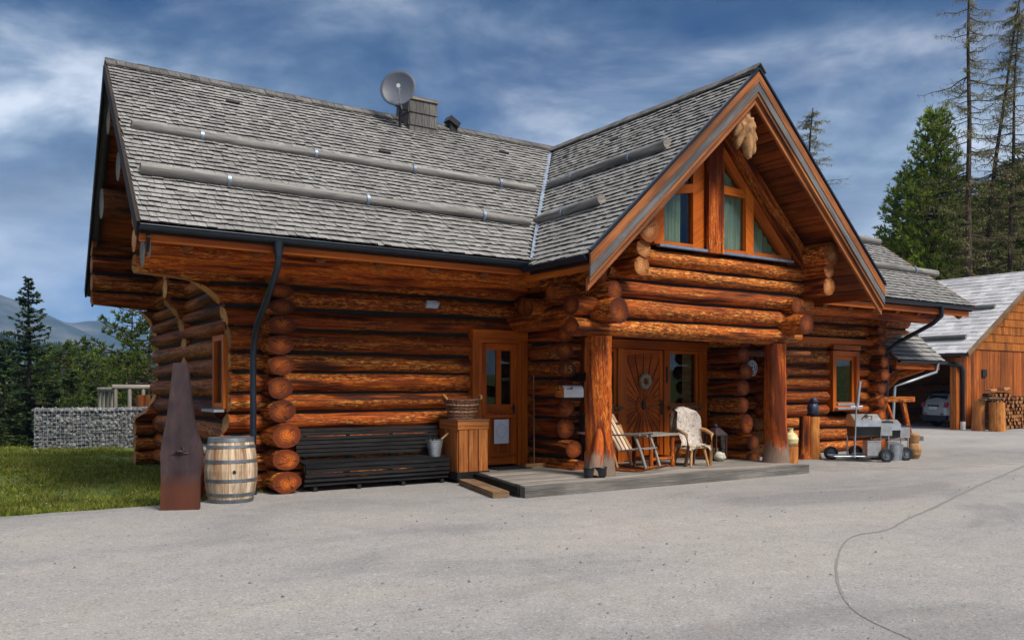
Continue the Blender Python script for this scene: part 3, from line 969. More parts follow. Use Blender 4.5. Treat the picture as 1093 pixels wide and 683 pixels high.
def slab(mb, poly, th, m_top=0):
    """roof slab: polygon on the roof surface, thickness downwards (vertical), wooden underside"""
    P = [Vector(p) for p in poly]; n = len(P)
    Q = [p - Vector((0, 0, th)) for p in P]
    mb.add(P + Q, [tuple(range(n))] + [tuple(reversed(range(n, 2 * n)))], [[(p.x, p.y) for p in P], [(p.y * 1.0, p.x) for p in reversed(Q)]], m_top)
    for i in range(n):
        j = (i + 1) % n
        w = (P[j] - P[i]).length
        mb.add([P[i], Q[i], Q[j], P[j]], [(0, 1, 2, 3)], [[(0, 0), (0, th), (w, th), (w, 0)]], 1)


def soffit_boards(mb, A, B, C_, D, nb, m=0):
    """boards nailed under a slab: quad A-B (eave) D-C (ridge); boards run A->B"""
    A, B, C_, D = map(Vector, (A, B, C_, D))
    for i in range(nb):
        t0, t1 = i / nb + 0.06 / nb, (i + 1) / nb - 0.06 / nb
        p = [A.lerp(D, t0), B.lerp(C_, t0), B.lerp(C_, t1), A.lerp(D, t1)]
        dz = Vector((0, 0, rnd.uniform(0.018, 0.03)))
        mb.hexa([q - dz for q in p] + p, m)


TH = 0.16
SB = 0.03      # shingles sit this far above the slab
VXb = GX - GH  # x of the gable's left eave
vy = lambda z: EY + (z - EZ) / MS      # main roof y at height z
vxl = lambda z: GX - GH + (z - GEZ) / GSL
mb = MB()
ve = (vxl(EZ), EY, EZ); vt = (GX, RY, RZ)
slab(mb, [(xl(EY), EY, EZ), ve, vt, (xl(RY), RY, RZ)], TH)
# right part of the main front slope with its lower ridge
RRY, RRZ = 14.25, EZ + (14.25 - EY) * MS
xr_e, xr_t = 22.66, 22.2
vr = (2 * GX - vxl(EZ), EY, EZ); vrt = (2 * GX - vxl(RRZ), RRY, RRZ)
slab(mb, [vr, (xr_e, EY, EZ), (xr_t, RRY, RRZ), vrt], TH)
slab(mb, [(13.6, RRY, RRZ), (xr_t, RRY, RRZ), (xr_e, 20.0, RRZ - 0.38 * 5.75), (13.6, 20.0, RRZ - 0.38 * 5.75)], TH)
# back slope
BY, BZ = 2 * RY - EY, EZ
slab(mb, [(xl(RY), RY, RZ), (GX, RY, RZ), (GX + 4.6, BY, BZ), (xl(BY), BY, BZ)], TH)
# gable roof, both slopes
slab(mb, [(VXb, GY0, GEZ), (GX, GY0, GZ0), (GX, RY, RZ - 0.05), (vxl(EZ), EY, EZ - 0.003), (VXb, vy(GEZ), GEZ)], TH)
slab(mb, [(GX, GY0, GZ0), (2 * GX - VXb, GY0, GEZ), (2 * GX - VXb, vy(GEZ), GEZ), (2 * GX - vxl(RRZ), RRY, RRZ), (GX + 2.2, RY, GZ0 - 2.2 * GSL), (GX, RY, RZ - 0.05)], TH)
roof = mb.build('roof', [M['shingle_dark'], M['dark_board']], house, HL)


def shingles(o, ex, es, L, lofn, hifn, ex_pos=0.142, wmin=0.075, wmax=0.17, th=0.020, mb=None, lift=0.046):
    """courses of wooden shingles. o: eave corner, ex: along the eave, es: up the slope, lofn/hifn: limits along ex for a slope distance"""
    o, ex, es = Vector(o), Vector(ex).normalized(), Vector(es).normalized()
    nn = ex.cross(es).normalized()
    if nn.z < 0: nn = -nn
    mb = mb or MB()
    nc = int(L / ex_pos) + 1
    for i in range(nc):
        v0 = i * ex_pos - 0.05
        a, b = lofn(max(v0, 0)), hifn(max(v0, 0))
        x = a - rnd.uniform(0, wmax)
        sag = 0.012 * noise.noise(Vector((i * 0.7, 0, 3)))
        while x < b:
            w = rnd.uniform(wmin, wmax)
            xa, xb = max(x, a) + 0.003, min(x + w, b) - 0.003
            x += w
            if xb - xa < 0.02: continue
            jit = rnd.gauss(0, 0.006) + sag + 0.02 * noise.noise(Vector((x * 0.5, i * 0.4, 8)))
            va = v0 + jit
            vb = min(v0 + ex_pos * 1.6, L + 0.02)
            if vb <= va + 0.03: continue
            li = lift + rnd.uniform(-0.006, 0.010)
            tw = rnd.uniform(-0.004, 0.004)
            P = []
            for (xx, v, h) in ((xa, va, li - th + tw), (xb, va, li - th - tw), (xb, vb, 0.004), (xa, vb, 0.004), (xa, va, li + tw), (xb, va, li - tw), (xb, vb, 0.012), (xa, vb, 0.012)):
                P.append(o + ex * xx + es * v + nn * h)
            mb.hexa(P, 0)
            mb.m[-2 if mb.flip else -4] = 1      # butt end darkened to draw the shadow line under each course
    return mb


mL = math.hypot(RY - EY, RZ - EZ)
ey = (RY - EY) / mL; ez = (RZ - EZ) / mL
# main left
mb = shingles((0, EY, EZ), (1, 0, 0), (0, ey, ez), mL, lambda v: xl(EY + v * ey), lambda v: vxl(EZ + v * ez) - 0.03)
# main right
shingles((0, EY, EZ), (1, 0, 0), (0, ey, ez), math.hypot(RRY - EY, RRZ - EZ), lambda v: 2 * GX - vxl(EZ + v * ez), lambda v: xr_e - v * ey * 0.19, mb=mb)
gL = math.hypot(GH, GZ0 - GEZ)
gx_, gz_ = GH / gL, (GZ0 - GEZ) / gL
shingles((VXb, 0, GEZ), (0, 1, 0), (gx_, 0, gz_), gL, lambda v: GY0, lambda v: vy(GEZ + v * gz_) - 0.03, mb=mb)
shingles((2 * GX - VXb, 0, GEZ), (0, 1, 0), (-gx_, 0, gz_), gL, lambda v: GY0, lambda v: min(RY, vy(GEZ + v * gz_)), mb=mb)
# back slope, coarse
shingles((0, BY, BZ), (1, 0, 0), (0, -ey, ez), mL, lambda v: xl(BY - v * ey), lambda v: GX + 4.6 * (1 - v / mL), 0.2, 0.2, 0.4, mb=mb)
mb.build('shingles', [M['shingle'], M['butt']], roof, HL)
# ridge caps
mb = MB()
x = xl(RY) - 0.03
while x < GX + 0.2:
    w = rnd.uniform(0.14, 0.22)
    for s in (-1, 1):
        p0 = Vector((x, RY + s * -0.01, RZ + 0.075 + rnd.uniform(0, .012)))
        d = Vector((0, s * 0.20 * ey, -0.20 * ez * 1.0))
        up = Vector((0, 0, 0.022))
        e = Vector((w - 0.008, 0, 0))
        q = [p0, p0 + e, p0 + e + d, p0 + d]
        mb.hexa(q + [p + up for p in q], 0)
    x += w
y = GY0 - 0.10
while y < RY - 0.1:
    w = rnd.uniform(0.14, 0.22)
    k = 0.0 if y > GY0 + 0.3 else 0.02
    for s in (-1, 1):
        p0 = Vector((GX - s * -0.01, y, GZ0 + 0.075 + k + rnd.uniform(0, .012)))
        d = Vector((s * 0.20 * gx_, 0, -0.20 * gz_))
        e = Vector((0, w - 0.008, 0)); up = Vector((0, 0, 0.022))
        q = [p0, p0 + e, p0 + e + d, p0 + d]
        mb.hexa(q + [p + up for p in q], 0)
    y += w
mb.build('ridge_cap', M['shingle_dark'], roof, HL)
# valley flashing
mb = MB()
a, b = Vector(ve), Vector(vt)
mb.beam(a + Vector((0, -0.05, 0.03)), a.lerp(b, 0.94) + Vector((0, 0, 0.035)), 0.09, 0.03, up=(-0.3, -0.5, 0.8))
mb.build('valley_flashing', M['zinc'], roof, HL)
# snow guard logs with iron brackets
def snowlog(p0, p1, r, nb, wood_='snowlog', ends=0.0):
    p0, p1 = Vector(p0), Vector(p1)
    mb = MB()
    k = 14
    mb.tube([p0.lerp(p1, i / k) + Vector((0, 0, 0.02 * noise.noise(Vector((i * .4, p0.z, p0.x))))) for i in range(k + 1)], [r * (1.08 - 0.16 * i / k) for i in range(k + 1)], 12, 0, 1, 0.1)
    o = mb.build('snow_guard_log', [M[wood_], M['grey_wood']], roof, HL)
    d = (p1 - p0).normalized()
    for i in range(nb):
        c = p0.lerp(p1, (i + 0.55) / nb)
        m2 = MB()
        m2.tube([c - d * 0.025, c + d * 0.025], r * 1.22, 14)
        m2.beam(c + Vector((0, 0, -r)), c + Vector((0, 0, -r * 2.1)), 0.05, 0.03, up=d)
        m2.build('bracket', M['zinc'], o, HL)


for k_ in (1,):
    snowlog((2.36, 14.16, 5.72), (9.98, 14.10, 5.72), 0.080, 4)
    snowlog((2.26, 12.88, 4.76), (8.95, 12.82, 4.72), 0.080, 3)
    snowlog((10.36, 10.66, 5.88), (10.36, 14.1, 5.86), 0.082, 2)
    snowlog((9.27, 11.12, 4.86), (9.27, 13.05, 4.82), 0.085, 1)
    snowlog((16.0, 14.22, RRZ + 0.13), (22.1, 14.22, RRZ + 0.10), 0.11, 2)
    snowlog((15.3, 13.02, 4.86), (22.98, 13.02, 4.84), 0.105, 3)
# small snow hooks / vent tiles scattered on the slopes
for (x, v) in ((4.3, 4.75), (10.2, 4.75), (6.9, 3.6)):
    p = Vector((x, EY + v * ey, EZ + v * ez + 0.07)); mb = MB(); mb.box(p, (0.24, 0.05, 0.03), Matrix.Rotation(0.66, 3, 'X')); mb.build('vent_tile', M['dark_metal'], roof, HL)
for (y, v) in ((11.6, 4.55), (13.2, 4.3), (14.9, 4.4)):
    p = Vector((VXb + v * gx_, y, GEZ + v * gz_ + 0.07)); mb = MB(); mb.box(p, (0.05, 0.22, 0.03), Matrix.Rotation(-0.72, 3, 'Y')); mb.build('vent_tile', M['dark_metal'], roof, HL)

# ---- eaves: fascia, gutters, verge boards, rafters ----
mb = MB()
mb.beam((xl(EY), EY + 0.06, EZ - 0.17), (vxl(EZ) + 0.1, EY + 0.06, EZ - 0.17), 0.05, 0.17)
mb.build('fascia_board', M['trim'], house, HL); mb = MB()
mb.beam((VXb + 0.06, GY0, GEZ - 0.17), (VXb + 0.06, EY + 0.06, GEZ - 0.17), 0.05, 0.17)
mb.build('fascia_board', M['trim'], house, HL); mb = MB()
mb.beam((vr[0] - 0.1, EY + 0.06, EZ - 0.19), (xr_e - 0.1, EY + 0.06, EZ - 0.19), 0.05, 0.2)
mb.build('fascia_board', M['trim'], house, HL); mb = MB()
mb.beam((2 * GX - VXb - 0.06, GY0, GEZ - 0.17), (2 * GX - VXb - 0.06, EY + 0.06, GEZ - 0.17), 0.05, 0.17)
mb.build('fascia_board', M['trim'], house, HL)


def gutter(p0, p1, out, r=0.075):
    """half-round gutter between two points; out = horizontal outward direction"""
    p0, p1, out = Vector(p0), Vector(p1), Vector(out)
    prof = []
    for i in range(9):
        a = PI * i / 8
        prof.append((math.cos(a) * r, -math.sin(a) * r))
    for i in range(8, -1, -1):
        a = PI * i / 8
        prof.append((math.cos(a) * (r - 0.008), -math.sin(a) * (r - 0.008)))
    n = len(prof)
    vs_ = [p + out * (u + r) + Vector((0, 0, w)) for p in (p0, p1) for (u, w) in prof]
    fs = [(i, (i + 1) % n, n + (i + 1) % n, n + i) for i in range(n)]
    mb = MB(); mb.add(vs_, fs, None, 0, True)
    mb.add([vs_[i] for i in range(9)], [tuple(range(9))]); mb.add([vs_[n + i] for i in range(9)], [tuple(reversed(range(9)))])
    # bead on the lip and strap hooks
    mb.tube([p0 + out * (2 * r), p1 + out * (2 * r)], 0.010, 6)
    L = (p1 - p0).length
    for k in range(1, int(L / 0.9) + 1):
        c = p0.lerp(p1, k * 0.9 / L - 0.2 / L)
        mb.beam(c + out * 0.0 + Vector((0, 0, 0.006)), c + out * 2 * r + Vector((0, 0, 0.010)), 0.028, 0.005)
    return mb


g = gutter((xl(EY) - 0.02, EY + 0.03, EZ - 0.055), (vxl(EZ) + 0.02, EY + 0.03, EZ - 0.055), (0, -1, 0)); g.build('gutter', M['gutter'], house, HL)
g = gutter((VXb + 0.03, GY0 + 0.02, GEZ - 0.035), (VXb + 0.03, EY - 0.02, GEZ - 0.035), (-1, 0, 0)); g.build('gutter', M['gutter'], house, HL)
g = gutter((vr[0] - 0.02, EY + 0.03, EZ - 0.055), (xr_e + 0.05, EY + 0.03, EZ - 0.055), (0, -1, 0)); g.build('gutter', M['gutter'], house, HL)
# downpipes
mb = MB()
px_ = 3.90
mb.tube([(px_, EY - 0.045, EZ - 0.10), (px_, EY - 0.045, EZ - 0.30)], [0.075, 0.055], 12)
mb.tube([(px_, EY - 0.045, EZ - 0.28), (px_, EY - 0.02, EZ - 0.45), (px_ - 0.0, EY + 0.35, EZ - 0.78), (px_, 12.80, EZ - 1.22), (px_ + 0.02, 13.0, EZ - 1.42), (px_ + 0.02, 13.08, EZ - 1.68), (px_ + 0.02, 13.08, 0.45)], 0.048, 12)
mb.tube([(px_ + 0.02, 13.08, 0.5), (px_ + 0.02, 13.08, 0.0)], 0.058, 12)
mb.build('downpipe', M['gutter'], house, HL)
mb = MB()
mb.tube([(21.1, EY - 0.045, EZ - 0.1), (21.1, EY - 0.04, EZ - 0.34), (21.05, EY + 0.15, EZ - 0.52), (21.0, 13.0, EZ - 1.0), (20.98, 13.25, EZ - 1.2), (20.98, 13.3, 0)], 0.055, 12)
mb.build('downpipe', M['gutter'], house, HL)
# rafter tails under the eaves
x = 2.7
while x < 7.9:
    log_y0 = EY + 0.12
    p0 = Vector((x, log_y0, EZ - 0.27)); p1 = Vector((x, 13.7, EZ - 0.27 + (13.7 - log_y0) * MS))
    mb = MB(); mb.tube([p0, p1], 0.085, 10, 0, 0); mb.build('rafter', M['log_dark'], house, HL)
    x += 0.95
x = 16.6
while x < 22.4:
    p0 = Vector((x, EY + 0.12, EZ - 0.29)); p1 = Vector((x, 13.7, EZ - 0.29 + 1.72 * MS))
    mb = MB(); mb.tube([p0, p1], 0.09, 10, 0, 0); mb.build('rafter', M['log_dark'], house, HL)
    x += 0.95
# eave beam just behind the fascia
for a in ((2.32, 8.9, 12.55, 3.60, 0.145, 0.16), (2.30, 8.9, 12.95, 3.60, 0.22, 0.2), (15.0, 22.3, 12.75, 3.55, 0.15, 0.16)):
    mb = MB(); log_run(mb, 'X', *a, capm=3)
    mb.build('eave_beam', [M['post'], M['end'], M['end_cut'], M['grey_wood']], house, HL)

# verge boards of the gable: orange + grey weathered layers, each its own board
def verge(side):
    s = 1 if side > 0 else -1
    xa, xb = GX, GX + s * (GH + 0.04)
    def pt(t_, y, dz): return Vector((xa + (xb - xa) * t_, y, GZ0 + (GEZ - GZ0) * t_ + dz))
    ob = MB()
    n_ = Vector((s * gz_, 0, gx_))
    # outer orange board on top
    for (y0, y1, d0, d1, m_) in ((GY0 - 0.06, GY0 - 0.02, -0.02, -0.20, 0), (GY0 - 0.05, GY0 - 0.012, -0.20, -0.37, 1), (GY0 - 0.03, GY0 + 0.02, -0.37, -0.45, 0), (GY0 + 0.02, GY0 + 0.07, -0.40, -0.58, 0)):
        te = 1.0 if m_ == 0 else 1.0
        a, b = pt(0, y0, d0), pt(te, y0, d0)
        c, d = pt(te, y0, d1), pt(0, y0, d1)
        ob.prism([a, b, c, d] if s < 0 else [b, a, d, c], (0, y1 - y0, 0), m_)
    return ob.build('verge_board', [M['barge'], M['barge_grey']], house, HL)


verge(-1); verge(1)
# verge metal strip + plain verge of the left roof end
mb = MB()
for s in (-1, 1):
    a = Vector((GX, GY0 - 0.05, GZ0 + 0.035)); b = Vector((GX + s * (GH + 0.06), GY0 - 0.05, GEZ + 0.03))
    mb.beam(a, b, 0.06, 0.035, up=(0, 0, 1))
mb.build('verge_flashing', M['gutter'], roof, HL)
for (ya, za, yb, zb, dz, w) in ((EY, EZ, RY, RZ, -0.10, 0.22), (BY, BZ, RY, RZ, -0.10, 0.22)):
    mb = MB(); mb.beam((xl(ya) - 0.03, ya, za + dz), (xl(yb) - 0.03, yb, zb + dz), 0.04, w); mb.build('verge_board', M['dark_board'], house, HL)
    mb = MB(); mb.beam((xl(ya) + 0.10, ya, za + dz - 0.2), (xl(yb) + 0.10, yb, zb + dz - 0.2), 0.04, w); mb.build('verge_board', M['dark_board'], house, HL)
mb = MB()
mb.beam((xr_e + 0.02, EY, EZ - 0.08), (xr_t + 0.02, RRY, RRZ - 0.08), 0.04, 0.2)
mb.build('verge_board', M['trim'], house, HL)
# soffit boards of the gable overhang (run front to back) and gable rafters
mb = MB()
for s in (-1, 1):
    nb = 26
    for i in range(nb):
        t0, t1 = i / nb + 0.003, (i + 1) / nb - 0.003
        q = []
        for t_ in (t0, t1):
            xx = GX + s * (GH - 0.05) * t_; zz0 = GZ0 - TH - 0.005 - (GZ0 - GEZ) * t_
            q.append((xx, zz0))
        dz = rnd.uniform(0.02, 0.035)
        y0, y1 = GY0 + 0.075, 11.3
        A = [Vector((q[0][0], y0, q[0][1])), Vector((q[1][0], y0, q[1][1])), Vector((q[1][0], y1, q[1][1])), Vector((q[0][0], y1, q[0][1]))]
        mb.hexa([p - Vector((0, 0, dz)) for p in A] + A, 0)
mb.build('soffit', M['soffit'], house, HL)
# left overhang soffit boards
mb = MB()
for (ya, za, yb, zb) in ((EY + .1, EZ, RY, RZ), (BY - .1, BZ, RY, RZ)):
    nb = 30
    for i in range(nb):
        t0, t1 = i / nb + 0.003, (i + 1) / nb - 0.003
        P = []
        dz = rnd.uniform(0.02, 0.035)
        for t_ in (t0, t1):
            y = ya + (yb - ya) * t_; z = za + (zb - za) * t_ - TH - 0.004
            P.append((y, z))
        A = [Vector((xl(P[0][0]) + 0.15, P[0][0], P[0][1])), Vector((4.5, P[0][0], P[0][1])), Vector((4.5, P[1][0], P[1][1])), Vector((xl(P[1][0]) + 0.15, P[1][0], P[1][1]))]
        mb.hexa([p - Vector((0, 0, dz)) for p in A] + A, 0)
mb.build('soffit', M['soffit'], house, HL)
# boarded gable triangle of the left end
mb = MB()
y = 13.4
while y < 19.4:
    y1 = y + 0.19
    zt = lambda q: RZ - TH - 0.2 - abs(q - RY) * MS
    mb.prism([(4.2, y, 4.6), (4.2, y1 - 0.01, 4.6), (4.2, y1 - 0.01, zt(y1)), (4.2, y, zt(y))], (0.05 + rnd.uniform(0, .01), 0, 0))
    y = y1
mb.build('gable_boarding', M['log_dark'], house, HL)


# ---- windows and doors ----
def pane(name, parent, poly, ext=(0, 0.012, 0)):
    mb = MB(); mb.prism(poly, ext); return mb.build(name, M['glass'], parent, HL)


def frame_x(x0, x1, z0, z1, y, w, d, mat='trim', name='window'):
    """rectangular frame in a wall along X, front face at y"""
    mb = MB()
    mb.rbox(x0, x0 + w, y, y + d, z0, z1); mb.rbox(x1 - w, x1, y, y + d, z0, z1)
    mb.rbox(x0 + w, x1 - w, y + 0.003, y + d, z1 - w, z1); mb.rbox(x0 + w, x1 - w, y + 0.003, y + d, z0, z0 + w)
    return mb


# plain dark room behind the openings so that nothing shines through
mb = MB()
for a in ((8.0, 9.3, 13.82, 13.86, 0.1, 2.8), (10.2, 13.7, 13.75, 13.80, 0.1, 2.8), (18.6, 20.0, 14.4, 14.45, 0.9, 2.8), (4.02, 4.06, 13.8, 14.6, 1.2, 2.6), (10.2, 13.7, 13.24, 13.74, 2.72, 2.76), (10.2, 13.7, 13.24, 13.74, 0.06, 0.1)):
    mb = MB(); mb.rbox(*a); mb.build('inner_wall', M['interior'], house, HL)

mb = MB(); mb.prism([(9.9, 12.0, 4.1), (14.1, 12.0, 4.1), (14.1, 12.0, 4.9), (12.0, 12.0, 6.8), (9.9, 12.0, 4.9)], (0, 0.05, 0)); mb.build('inner_wall', M['interior'], house, HL)

# side door (door 1)
mb = MB()
y = 13.36
mb.rbox(8.06, 8.20, y, y + 0.25, 0.17, 2.56); mb.rbox(9.16, 9.29, y, y + 0.25, 0.17, 2.56); mb.rbox(8.06, 9.29, y - 0.012, y + 0.25, 2.562, 2.74)
mb.rbox(8.20, 8.27, y + 0.03, y + 0.2, 0.17, 2.50); mb.rbox(9.09, 9.16, y + 0.03, y + 0.2, 0.17, 2.50); mb.rbox(8.20, 9.16, y + 0.033, y + 0.2, 2.50, 2.56)
dfr = mb.build('door_frame', M['trim'], house, HL)
d1 = MB()
yd = 13.44
x0, x1, z0, z1 = 8.275, 9.085, 0.20, 2.49
d1.rbox(x0, x0 + 0.13, yd, yd + 0.05, z0, z1); d1.rbox(x1 - 0.13, x1, yd, yd + 0.05, z0, z1)
d1.rbox(x0 + 0.13, x1 - 0.13, yd + 0.002, yd + 0.05, z1 - 0.13, z1)
d1.rbox(x0 + 0.13, x1 - 0.13, yd + 0.002, yd + 0.05, z0, z0 + 0.16)
d1.rbox(x0 + 0.13, x1 - 0.13, yd + 0.002, yd + 0.05, 1.18, 1.34)
d1.rbox((x0 + x1) / 2 - 0.055, (x0 + x1) / 2 + 0.055, yd + 0.003, yd + 0.05, 1.34, z1 - 0.13)
for k in range(5):
    a = x0 + 0.13 + k * 0.11
    d1.rbox(a + 0.003, a + 0.107, yd + 0.018, yd + 0.04, z0 + 0.16, 1.18)
d1.rbox(x0 + 0.05, x1 - 0.03, yd - 0.03, yd - 0.001, 1.09, 1.14)
d1.rbox(x0 + 0.04, x1 - 0.04, yd - 0.035, yd - 0.001, 0.36, 0.41)
door1 = d1.build('door', M['door'], house, HL)
for (a, b) in ((x0 + 0.13, (x0 + x1) / 2 - 0.055), ((x0 + x1) / 2 + 0.055, x1 - 0.13)):
    pane('pane', door1, [(a, yd + 0.02, 1.34), (b, yd + 0.02, 1.34), (b, yd + 0.02, z1 - 0.13), (a, yd + 0.02, z1 - 0.13)])
mb = MB(); mb.rbox(x1 - 0.09, x1 - 0.05, yd - 0.012, yd - 0.001, 1.12, 1.34); mb.tube([(x1 - 0.07, yd - 0.01, 1.26), (x1 - 0.07, yd - 0.06, 1.26), (x1 - 0.17, yd - 0.065, 1.26)], 0.010, 8)
mb.build('handle', M['dark_metal'], door1, HL)

# entry front: frame, carved sunburst door, two windows
EYF = 12.80
mb = MB()
for (a, b, c, d) in ((10.24, 10.42, 0.17, 2.44), (11.10, 11.26, 0.17, 2.44), (12.36, 12.50, 0.17, 2.44), (13.40, 13.62, 0.17, 2.44)):
    mb.rbox(a, b, EYF, EYF + 0.22, c, d)
mb.rbox(10.24, 13.62, EYF - 0.012, EYF + 0.22, 2.444, 2.62)
mb.rbox(10.42, 11.10, EYF + 0.003, EYF + 0.2, 1.14, 1.26); mb.rbox(12.50, 13.40, EYF + 0.003, EYF + 0.2, 1.10, 1.24)
mb.rbox(10.42, 11.10, EYF + 0.05, EYF + 0.2, 0.17, 1.14)
efr = mb.build('entry_frame', M['trim'], house, HL)
mb = MB()
for k in range(3):
    log_run(mb, 'X', 12.5, 13.4, EYF + 0.19, 0.33 + 0.31 * k, 0.165, 0.13)
mb.build('sill_log', LOGM, house, HL)
for (a, b) in ((10.42, 11.10), (12.50, 13.40)):
    z0_, z1_ = (1.26, 2.44)
    mb = frame_x(a + 0.004, b - 0.004, z0_ + 0.004, z1_ - 0.004, EYF + 0.05, 0.065, 0.06, 'trim')
    w_ = mb.build('window', M['trim'], house, HL)
    pane('pane', w_, [(a + .06, EYF + 0.085, z0_ + .06), (b - .06, EYF + 0.085, z0_ + .06), (b - .06, EYF + 0.085, z1_ - .06), (a + .06, EYF + 0.085, z1_ - .06)])
    mb = MB(); mb.rbox(a - 0.06, b + 0.06, EYF - 0.10, EYF - 0.002, 1.235, 1.275)
    for k in range(9):
        mb.rbox(a - 0.04 + k * (b - a + 0.06) / 9, a - 0.04 + k * (b - a + 0.06) / 9 + 0.05, EYF - 0.085, EYF - 0.003, 1.19, 1.234)
    mb.build('sill', M['brown_grey'], w_, HL)
    # folded curtains hanging just inside
    mb = MB()
    for (c0, c1) in (((b - 0.32), b - 0.07), (a + 0.07, a + 0.22)):
        n = 14
        top = [(c0 + (c1 - c0) * i / n, EYF + 0.2 + 0.03 * math.sin(i * 2.1), z1_ - 0.05) for i in range(n + 1)]
        bot = [(p[0], p[1] + 0.01, z0_ + 0.05) for p in top]
        mb.add(bot + top, [(i, i + 1, n + 2 + i, n + 1 + i) for i in range(n)], None, 0, True)
    mb.build('curtain', M['pale'], w_, HL)
# sunburst door leaf
DX0, DX1, DZ0, DZ1 = 11.27, 12.35, 0.19, 2.43
mb = MB()
yd = EYF + 0.05
mb.rbox(DX0, DX0 + 0.09, yd - 0.015, yd + 0.05, DZ0, DZ1); mb.rbox(DX1 - 0.09, DX1, yd - 0.015, yd + 0.05, DZ0, DZ1)
mb.rbox(DX0 + 0.09, DX1 - 0.09, yd - 0.013, yd + 0.05, DZ1 - 0.10, DZ1)
cx_, cz_ = 11.81, 1.30
ix0, ix1, iz0, iz1 = DX0 + 0.09, DX1 - 0.09, DZ0, DZ1 - 0.10


def raypoint(a):
    c_, s_ = math.cos(a), math.sin(a)
    t_ = 99
    if c_ > 1e-6: t_ = min(t_, (ix1 - cx_) / c_)
    if c_ < -1e-6: t_ = min(t_, (ix0 - cx_) / c_)
    if s_ > 1e-6: t_ = min(t_, (iz1 - cz_) / s_)
    if s_ < -1e-6: t_ = min(t_, (iz0 - cz_) / s_)
    return (cx_ + c_ * t_, cz_ + s_ * t_)


nr = 28
mb.rbox(ix0, ix1, yd + 0.03, yd + 0.05, iz0, iz1)
for k in range(nr):
    a0_, a1_ = 2 * PI * (k + 0.10) / nr, 2 * PI * (k + 0.90) / nr
    am = (a0_ + a1_) / 2
    p0 = raypoint(a0_); p1 = raypoint(a1_)
    pts = [p0]
    for cxx, czz in ((ix1, iz1), (ix0, iz1), (ix0, iz0), (ix1, iz0)):
        ac = math.atan2(czz - cz_, cxx - cx_) % (2 * PI)
        if a0_ < ac < a1_: pts.append((cxx, czz))
    pts.append(p1)
    r0 = 0.21
    inner = [(cx_ + r0 * math.cos(a1_), cz_ + r0 * math.sin(a1_)), (cx_ + r0 * math.cos(a0_), cz_ + r0 * math.sin(a0_))]
    poly = [(q[0], yd, q[1]) for q in pts + inner]
    mb.prism(list(reversed(poly)), (0, 0.03, 0))
for k in range(12):
    a0_, a1_ = 2 * PI * (k + 0.12) / 12, 2 * PI * (k + 0.88) / 12
    poly = [(cx_ + r_ * math.cos(q), yd - 0.012, cz_ + r_ * math.sin(q)) for (r_, q) in ((0.07, a0_), (0.07, a1_), (0.195, a1_), (0.195, a0_))]
    mb.prism(poly, (0, 0.035, 0))
door2 = mb.build('carved_door', M['door'], house, HL)
mb = MB(); mb.ball((cx_, yd - 0.02, cz_), 0.06, 0, (0.8, 0.5, 1.7)); mb.build('knocker', M['dark_metal'], door2, HL)
mb = MB(); mb.rbox(DX1 - 0.075, DX1 - 0.02, yd - 0.03, yd - 0.016, 1.10, 1.40); mb.tube([(DX1 - 0.05, yd - 0.03, 1.3), (DX1 - 0.05, yd - 0.075, 1.3), (DX1 - 0.17, yd - 0.075, 1.3)], 0.012, 8)
mb.build('handle', M['dark_metal'], door2, HL)
mb = MB(); mb.rbox(12.405, 12.44, EYF - 0.022, EYF - 0.002, 1.75, 2.10); mb.build('hinge', M['dark_metal'], house, HL)
# studs along the top of the door
mb = MB()
for k in range(8): mb.ball((ix0 + 0.06 + k * 0.115, yd - 0.004, iz1 - 0.07), 0.012, seg=8, ring=5)
mb.build('stud', M['dark_metal'], door2, HL)

# right-wing window
mb = frame_x(18.76, 19.88, 1.06, 2.60, 13.33, 0.13, 0.3)
w_ = mb.build('window', M['trim'], house, HL)
mb = frame_x(18.895, 19.745, 1.195, 2.465, 13.40, 0.09, 0.08); mb.build('sash', M['trim'], w_, HL)
pane('pane', w_, [(18.98, 13.43, 1.28), (19.66, 13.43, 1.28), (19.66, 13.43, 2.38), (18.98, 13.43, 2.38)])
mb = MB(); mb.rbox(18.80, 19.84, 13.22, 13.328, 1.10, 1.145); mb.rbox(18.96, 19.68, 13.33, 13.398, 1.20, 1.26); mb.build('sill', M['galv'], w_, HL)
# lintel board over the right window
mb = MB(); mb.rbox(16.4, 20.5, 13.33, 13.40, 2.78, 2.92); mb.rbox(18.76, 19.9, 13.31, 13.40, 2.63, 2.75); mb.build('lintel_board', M['trim'], house, HL)
# end wall window (faces left)
mb = MB()
X = 3.61
for (a, b, c, d) in ((13.62, 13.71, 1.32, 2.50), (14.19, 14.28, 1.32, 2.50)): mb.rbox(X, X + 0.3, a, b, c, d)
mb.rbox(X + .003, X + 0.3, 13.71, 14.19, 2.41, 2.50); mb.rbox(X + .003, X + 0.3, 13.71, 14.19, 1.32, 1.41)
w_ = mb.build('window', M['trim'], house, HL)
mb = MB(); mb.prism([(X + 0.06, 13.71, 1.41), (X + 0.06, 14.19, 1.41), (X + 0.06, 14.19, 2.41), (X + 0.06, 13.71, 2.41)], (0.01, 0, 0)); mb.build('pane', M['glass'], w_, HL)
mb = MB(); mb.rbox(X - 0.16, X - 0.002, 13.56, 14.34, 1.27, 1.31); mb.build('sill', M['galv'], w_, HL)

